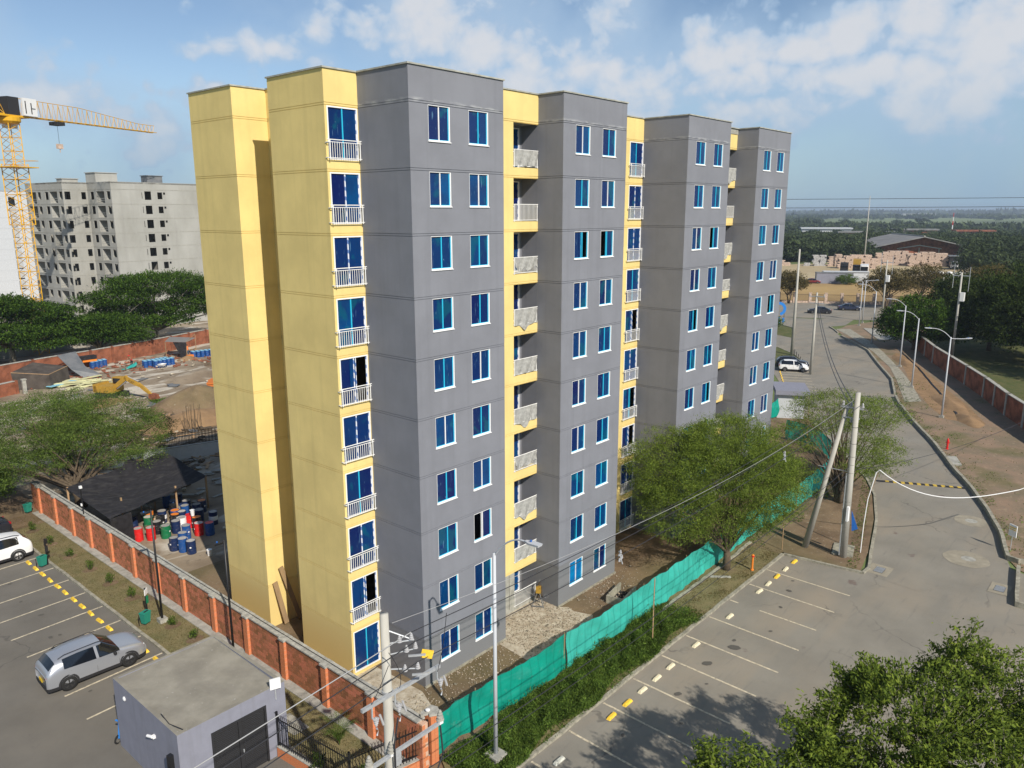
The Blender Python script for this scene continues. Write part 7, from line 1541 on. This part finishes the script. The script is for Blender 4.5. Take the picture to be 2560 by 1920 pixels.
# equipment against the second tower side wall
t = thing('bar_machine', 'old bar machine with yellow motor leaning at the second grey tower', 'machine', (9.0, .9, .02), rad(-60)); t.scale = (.8, .8, .8); mb = MB(); mb.box(-.16, -.14, .95, .16, .14, 1.4); mb.build('motor', 'cat', t)
mb = MB()
for p in [((-.4, -.3, 0), (0, 0, 1.2)), ((.4, -.3, 0), (0, 0, 1.2)), ((-.3, .4, 0), (0, 0, 1.0)), ((.35, .3, 0), (0, 0, 1.0)), ((-.4, -.3, .1), (.4, -.3, .1)), ((-.1, 0, 1.4), (.1, 0, 1.9))]: mb.tube(p, .03, 6)
mb.tube([(.55+.13*math.cos(a), -.2, .85+.13*math.sin(a)) for a in np.linspace(0, 6.3, 12)], .03, 6); mb.build('frame', 'sheet', t)
mb = MB(); mb.raw([(-.15, .1, 1.5), (.2, .1, 1.45), (.28, .15, .5), (-.3, .15, .45)], [(0, 1, 2, 3)]); mb.tube([(-.02, 0, 1.5), (.1, 0, 1.75)], .06, 8); mb.build('cover', 'bark', t)
# sacks and bits by the net
t = thing('white_sack', 'crumpled white sack lying by the green net below the grey corner', 'sack', (3.6, -2.6, .02)); mb = MB(); r = np.random.default_rng(4)
V = [(.55*math.cos(a)*q*r.uniform(.85, 1.1), .32*math.sin(a)*q*r.uniform(.85, 1.1), (.26*(1-q*q)+.02)*r.uniform(.7, 1.2)) for q in (0.05, .4, .75, 1) for a in np.linspace(0, 2*math.pi, 14)[:-1]]
mb.raw(V, [(i*13+k, i*13+(k+1) % 13, (i+1)*13+(k+1) % 13, (i+1)*13+k) for i in range(3) for k in range(13)]); mb.build('cloth', 'white', t)
fixture('manhole_box', 'open concrete chamber beside the net below the second grey tower', 'chamber', (12.6, -2.0, 0), [('wall', (-.9, -.5, 0, .9, -.4, .45), 'kerb'), ('wall', (-.9, .4, 0, .9, .5, .45), 'kerb'), ('wall', (-.9, -.4, 0, -.8, .4, .45), 'kerb'), ('floor', (-.8, -.4, .01, .8, .4, .03), 'dark')], rz=rad(10))
for i, (x, y, l) in enumerate([(1.2, -1.9, .5), (8.0, -1.5, .35), (11.8, -1.7, .6)]):
    mb = MB(); mb.tube([(0, 0, 0), (.03, .01, l)], .012, 5); o = mb.build('stake', 'bark', None, (x, y, 0)); tag(o, ['short iron stake near the grey corner', 'short iron stake at the rubble apron', 'short iron stake below the second grey tower'][i], 'stake')
t = thing('wall_ladder', 'hut like white shed with a flat grey roof beyond the sparse tree', 'shed', (57.5, 6.8, 0), rad(28)); t.name = 'small_shed'; mb = MB(); mb.box(-1.8, -1.2, 0, 1.8, 1.4, 2.5); q = mb.build('wall', 'whitewall', t); mb = MB(); mb.box(-2.2, -1.6, 2.5, 2.2, 1.7, 2.95); mb.build('roof', 'boxpaint', t); mb = MB(); mb.box(-.1, -1.23, 0, .9, -1.19, 2.1); mb.build('door', 'dark', t)
t = thing('bar_fence', 'row of dark bars along the far parking bays at the building edge', 'fence', (56.8, 9.0, 0), rad(24)); mb = None; p0 = None
for k in range(34):
    if p0 is None: q = MB(); q.box(-.03, -.03, 0, .03, .03, 2.0); p0 = q.build('bar', 'black', t, (0, 0, 0))
    else: share(p0, 'bar', t, (k*.66, 0, 0))
mb = MB(); mb.box(0, -.02, 1.85, 22, .02, 1.9); mb.build('rail', 'black', t)
for i in range(9):
    x, y = 78.0-1.15*i, 16.3-.56*i; place_stop('stopy', (x, y, .03), rad(26), f'yellow wheel stop in the far bays, {ordn[i]} counting from the hatchback', 'wheel stops in the far bays')
car('white hatchback parked in the far bays seen from the side', (79.9, 15.3, .03), rad(-64), 'whitecar', L=3.7, W=1.62, Hh=1.5, kind='hatch', clad=False)
car('black car parked just behind the white hatchback', (82.2, 16.4, .03), rad(-64), 'darkcar', L=4.2, W=1.7, Hh=1.5, kind='suv')
car('black saloon turning in the cross road', (142.0, 34.6, .04), rad(115), 'darkcar', L=4.6, W=1.75, Hh=1.43, kind='sedan', clad=False)
car('dark blue saloon driving in the shade of the brown trees', (151.2, 31.6, .04), rad(-62), 'navycar', L=4.6, W=1.75, Hh=1.43, kind='sedan', clad=False)
car('dark red car behind the grey container in the sand yard', (210.0, 61.5, .06), rad(-62), 'redcar', L=4.4, W=1.75, Hh=1.45, kind='sedan', clad=False)
# bollards at the grass corner
for i in range(7):
    x, y = 92.5-1.75*i, 20.4-.95*i; q = MB(); q.tube([(0, 0, 0), (0, 0, .95)], .05, 6); o = q.build('bollard', 'clad', None, (x, y, .05)); tag(o, f'thin dark bollard on the grass corner, {ordn[i]} counting from the white pole', 'bollard', 'bollards on the grass corner')
# blue curved sign
t = thing('curved_sign', 'blue curved entrance sign at the edge of the traffic island', 'sign', (122.0, 35.0, 0), rad(-60)); t.scale = (.5, .5, .5); mb = MB()
for r1, r2, z0 in ((1.6, 2.6, 5.6),):
    pts = [(r1*math.cos(a), 0, z0+r1*math.sin(a)) for a in np.linspace(-1.3, 1.6, 14)]+[(r2*math.cos(a), 0, z0+r2*math.sin(a)) for a in np.linspace(1.6, -1.3, 14)]; n = len(pts); mb.raw(pts+[(x, .3, z) for x, y, z in pts], [(k, k+1, n-2-k, n-1-k) for k in range(13)]+[(n+n-1-k, n+n-2-k, n+k+1, n+k) for k in range(13)]+[(k, n+k, n+(k+1) % n, (k+1) % n) for k in range(n)])
mb.build('arc', 'skyblue', t); mb = MB(); mb.box(-1.2, 0, .3, .6, .3, 2.4); mb.box(1.4, 0, .6, 2.2, .3, 2.2); mb.build('panel', 'skyblue', t); mb = MB(); mb.box(1.9, .05, 0, 2.05, .2, 4); mb.box(-.6, .05, 0, -.45, .2, 5); mb.build('post', 'clad', t)
# far brick fence with railings
t = thing('brick_railing_fence', 'low tan brick fence with dark railings between piers beyond the cross road', 'fence', (156.3, 49.2, 0)); a0 = Vector((156.3, 49.2)); b0 = Vector((175, 12)); d = b0-a0; rz = math.atan2(d.y, d.x); n = 12
a1 = a0-d.normalized()*12
for i in range(-4, n+1):
    p = d.normalized()*(i*3.4); mb = MB(); mb.obox((0, 0, 1.15), (.6, .6, 2.3)); mb.obox((0, 0, 2.36), (.7, .7, .12)); q = mb.build('pier', 'stack', t, (p.x, p.y, 0)); q.rotation_euler = (0, 0, rz)
    mb = MB(); mb.obox((1.7, 0, .25), (2.8, .25, .5)); q = mb.build('base', 'stack', t, (p.x, p.y, 0)); q.rotation_euler = (0, 0, rz)
    mb = MB(); mb.obox((1.7, 0, 2.0), (2.8, .05, .06)); mb.obox((1.7, 0, .6), (2.8, .05, .06))
    for k in range(14): mb.obox((.4+.2*k, 0, 1.3), (.035, .035, 1.5))
    q = mb.build('railing', 'clad', t, (p.x, p.y, 0)); q.rotation_euler = (0, 0, rz)
# sand yard: container, trucks, brick stacks, warehouse
fixture('container', 'grey metal container at the near edge of the sand yard', 'container', (213.2, 57.4, .06), [('body', (-4.2, -1.3, 0, 4.2, 1.3, 3.0), 'boxpaint'), ('frame', (-4.3, -1.4, 3.0, 4.3, 1.4, 3.2), 'sheet'), ('corner_post', (-4.3, -1.38, 0, -4.1, -1.18, 3.0), 'sheet')], rz=math.atan2(-5.8, 3.2))
fixture('container', 'second longer container behind the grey one with pale panels', 'container', (218.6, 55.4, .06), [('body', (-6.0, -1.3, 0, 6.5, 1.3, 3.1), 'sheet'), ('frame', (-6.1, -1.4, 3.1, 6.6, 1.4, 3.3), 'whitewall'), ('panel', (2.2, -1.4, .2, 6.3, -1.32, 2.8), 'whitewall')], rz=math.atan2(-5.8, 3.2))
def truck(label, loc, rz, cabm, boxm, L=8, h=3.2, bus=False):
    t = thing('truck' if not bus else 'coach', label, 'truck' if not bus else 'bus', loc, rz)
    mb = MB()
    if bus: mb.prism([(-4.6, -1.25), (4.4, -1.25), (4.6, -.9), (4.6, .9), (4.4, 1.25), (-4.6, 1.25)], .45, 3.3); mb.build('body', cabm, t); mb = MB(); mb.box(4.2, -1.1, 1.5, 4.63, 1.1, 2.9); mb.box(-4.3, -1.27, 1.7, 4.0, 1.27, 2.6); mb.build('window', 'glass_dark', t)
    else:
        mb.prism([(L/2-2.0, -1.2), (L/2-.15, -1.2), (L/2, -.9), (L/2, .9), (L/2-.15, 1.2), (L/2-2.0, 1.2)], .6, 2.9); mb.build('cab', cabm, t); mb = MB(); mb.box(L/2-.5, -1.05, 1.7, L/2+.03, 1.05, 2.6); mb.build('window', 'glass_dark', t)
        mb = MB(); mb.box(-L/2, -1.25, 1.0, L/2-2.2, 1.25, h); mb.build('cargo', boxm, t)
    mb = MB(); mb.box((L if not bus else 9.2)/2-.05, -1.0, .55, (L if not bus else 9.2)/2+.06, 1.0, .95); mb.build('bumper', 'clad', t)
    for x in (-2.6, 2.6):
        for s in (-1, 1): mb = MB(); mb.tube([(x, s*1.25, .5), (x, s*.95, .5)], .5, 14); mb.build('wheel', 'tyre', t)
va = math.atan2(-90, -290)
truck('white coach facing the viewer in the sand yard', (252, 60.2, .06), va, 'whitecar', '', bus=True)
truck('dark grey truck with a covered load in the sand yard', (256, 68.0, .06), va, 'darkcar', 'clad', h=3.4)
truck('blue cabbed truck with a yellow load between coach and dark truck', (259.5, 65.0, .06), va, 'navycar', 'cat', h=4.6)
truck('white truck cab by the dark net on the right of the yard', (300, 44, .06), va, 'whitecar', 'navycar', h=2.4)
def stack_pile(label, c, w, l, h, m, seed, rz=-1.1, unit=(2.2, 1.1, .42)):
    t = thing('brick_stack', label, 'brick stack', c, rz); r = np.random.default_rng(seed); n = 0; mb = MB()
    nx, ny, nz = max(1, int(w/unit[0])), max(1, int(l/unit[1])), max(1, int(h/unit[2]))
    for i in range(nx):
        hz_ = nz-int(r.integers(0, 2)) if 0 < i < nx-1 else nz-int(r.integers(1, 4))
        for j in range(ny):
            for k in range(max(1, hz_)):
                q = (i*unit[0]-w/2+r.uniform(-.5, .5), j*unit[1]-l/2+r.uniform(-.08, .08), k*unit[2])
                if j == 0: s = MB(); s.box(q[0], q[1], q[2], q[0]+unit[0]*.99, q[1]+unit[1]*.9, q[2]+unit[2]*.88); s.build('pallet_of_bricks', m, t)
                else: mb.box(q[0], q[1], q[2], q[0]+unit[0]*.99, q[1]+unit[1]*.9, q[2]+unit[2]*.88)
    if ny > 1: tag(mb.build('rear_pallets', m, t), kind='stuff')
stack_pile('grey topped stack of block pallets at the left of the sand yard', (287, 86.8, .06), 6.5, 3, 5.2, 'stackg', 1); stack_pile('tall tan stack of brick pallets beside the grey topped one', (288.5, 82.6, .06), 4.5, 3, 5.2, 'stack', 2); stack_pile('low stack of block pallets left of the grey topped one', (283.5, 90.5, .06), 3.4, 2, 2.6, 'stackg', 3); stack_pile('low stack of brick pallets right of the tan one', (287, 78.6, .06), 3.4, 2, 2.8, 'stack', 4)
stack_pile('long tan brick stack behind the trucks', (281, 71.8, .06), 13.5, 4, 5.4, 'stack', 5); stack_pile('long tan brick stack in front of the warehouse, middle one', (311, 67.5, .06), 13.5, 4, 5.6, 'stack', 6); stack_pile('long tan brick stack in front of the warehouse, rightmost', (309.5, 54.5, .06), 15.0, 4, 5.8, 'stack', 7); stack_pile('low pallet stack hidden behind the grey building edge', (280, 101, .06), 9, 3, 2.6, 'stack', 8)
wh = thing('warehouse', 'brick warehouse with a low pitched grey roof behind the brick stacks', 'warehouse', (352, 69, 0), math.atan2(-90, -385)+math.pi/2+.32)
mb = MB(); W2, LL, He, Hr = 21.5, 40, 5.2, 10.0
mb.face([(-W2, 0, 0), (W2, 0, 0), (W2, 0, He), (0, 0, Hr), (-W2, 0, He)]); mb.face([(W2, 0, 0), (W2, LL, 0), (W2, LL, He), (W2, 0, He)]); mb.face([(-W2, LL, 0), (-W2, 0, 0), (-W2, 0, He), (-W2, LL, He)]); mb.face([(W2, LL, 0), (-W2, LL, 0), (-W2, LL, He), (0, LL, Hr), (W2, LL, He)]); mb.build('wall', 'wallred', wh)
for s in (-1, 1):
    mb = MB(); a = (s*(W2+3), -5.5, He-.6); b = (0, -5.5, Hr+.12); c = (0, LL+1, Hr+.12); d_ = (s*(W2+2), LL+1, He-.35); q = [a, b, c, d_] if s < 0 else [a, d_, c, b]; mb.face(q); mb.face([(x, y, z-.3) for x, y, z in q][::-1]); mb.face([a, b, (b[0], b[1], b[2]-.4), (a[0], a[1], a[2]-.4)]); mb.build('roof', 'roofgrey', wh)
mb = MB(); mb.tube([(0, -5.6, Hr+.2), (0, LL+1, Hr+.2)], .35, 6); mb.build('ridge', 'concrete', wh); mb = MB(); mb.raw([(-9, -.2, 4.9), (0, -.2, 6.4), (9, -.2, 4.9), (9, -.2, 4.6), (0, -.2, 6.0), (-9, -.2, 4.6)], [(0, 1, 4, 5), (1, 2, 3, 4)]); mb.build('gable_trim', 'whitewall', wh)
for k in range(5): mb = MB(); mb.box(-.18+(-16+8*k), -.35, 0, .18+(-16+8*k), 0, He); mb.build('column', 'concrete', wh)
fixture('panel_fence', 'green panel fence with white lower band at the right frame edge', 'fence', (236, 2, 0), [('upper_panel', (-16, -.1, 2.0, 26, .1, 4.3), 'signgreen'), ('lower_panel', (-16, -.12, 0, 26, .08, 2.0), 'whitewall')], rz=math.atan2(-60, 30))
fixture('dark_net_shed', 'long low black netted shed right of the warehouse', 'shed', (318, 34, 0), [('wall', (-16, -3, 0, 16, 3, 4.0), 'net'), ('roof', (-16.3, -3.3, 4.0, 16.3, 3.3, 4.3), 'sheet')], rz=-1.15)
t = thing('white_drum_row', 'row of white topped sacks along the yard edge behind the tree crowns', 'sacks', (262, 26, 0), -1.2); 
for k in range(12): mb = MB(); mb.lathe([(1.0, 0), (1.15, 1.0), (.9, 1.7), (.1, 1.95)], 10, 0, (k*2.6-16, 0, 0)); mb.build('sack', 'white', t)
t.name = 'sack_row'
for (x, y, w, l, h, m_, rf, lb) in [(620, 205, 36, 20, 7, 'whitewall', 'whitewall', 'long white warehouse roof beyond the woodland'), (600, 165, 44, 16, 5, 'wallred', 'roofgrey', 'grey roofed brick shed beyond the woodland'), (660, 150, 30, 16, 6, 'wallred', 'roofgrey', 'second grey roofed shed beyond the woodland'), (640, 105, 24, 12, 6, 'wallred', 'wallred', 'small red roofed house beyond the woodland'), (420, -10, 16, 8, 5, 'whitewall', 'roofgrey', 'small pale roofed house among the right hand trees'), (460, -30, 16, 9, 6, 'wallred', 'wallred', 'orange roofed house among the right hand trees'), (2600, 640, 90, 50, 12, 'whitewall', 'whitewall', 'very distant white factory under the horizon line'), (2900, 180, 40, 40, 14, 'whitewall', 'whitewall', 'very distant white silo block under the horizon line')]:
    fixture('distant_building', lb, 'building', (x, y, 0), [('wall', (-w/2, -l/2, 0, w/2, l/2, h), m_), ('roof', (-w/2-1, -l/2-1, h, w/2+1, l/2+1, h+1), rf)], rz=-1.15)
t = thing('radio_mast', 'red and white radio mast on the plain', 'mast', (690, 130, 0)); 
for k in range(6): mb = MB(); mb.tube([(0, 0, k*3.2), (0, 0, k*3.2+3.2)], .5-.06*k, 6); mb.build('section', 'red' if k % 2 else 'white', t)
# haze: the valley air
mb = MB(); mb.box(-9000, -9000, -1, 9000, 9000, 38); hz_o = mb.build('haze', []); tag(hz_o, kind='stuff')
hm = bpy.data.materials.new('haze_air'); hm.use_nodes = True; N = hm.node_tree.nodes; N.clear(); vo = N.new('ShaderNodeVolumePrincipled'); vo.inputs['Color'].default_value = (.72, .84, 1, 1); vo.inputs['Density'].default_value = .00020; vo.inputs['Anisotropy'].default_value = .2
ou = N.new('ShaderNodeOutputMaterial'); hm.node_tree.links.new(vo.outputs[0], ou.inputs['Volume']); hz_o.data.materials.append(hm)
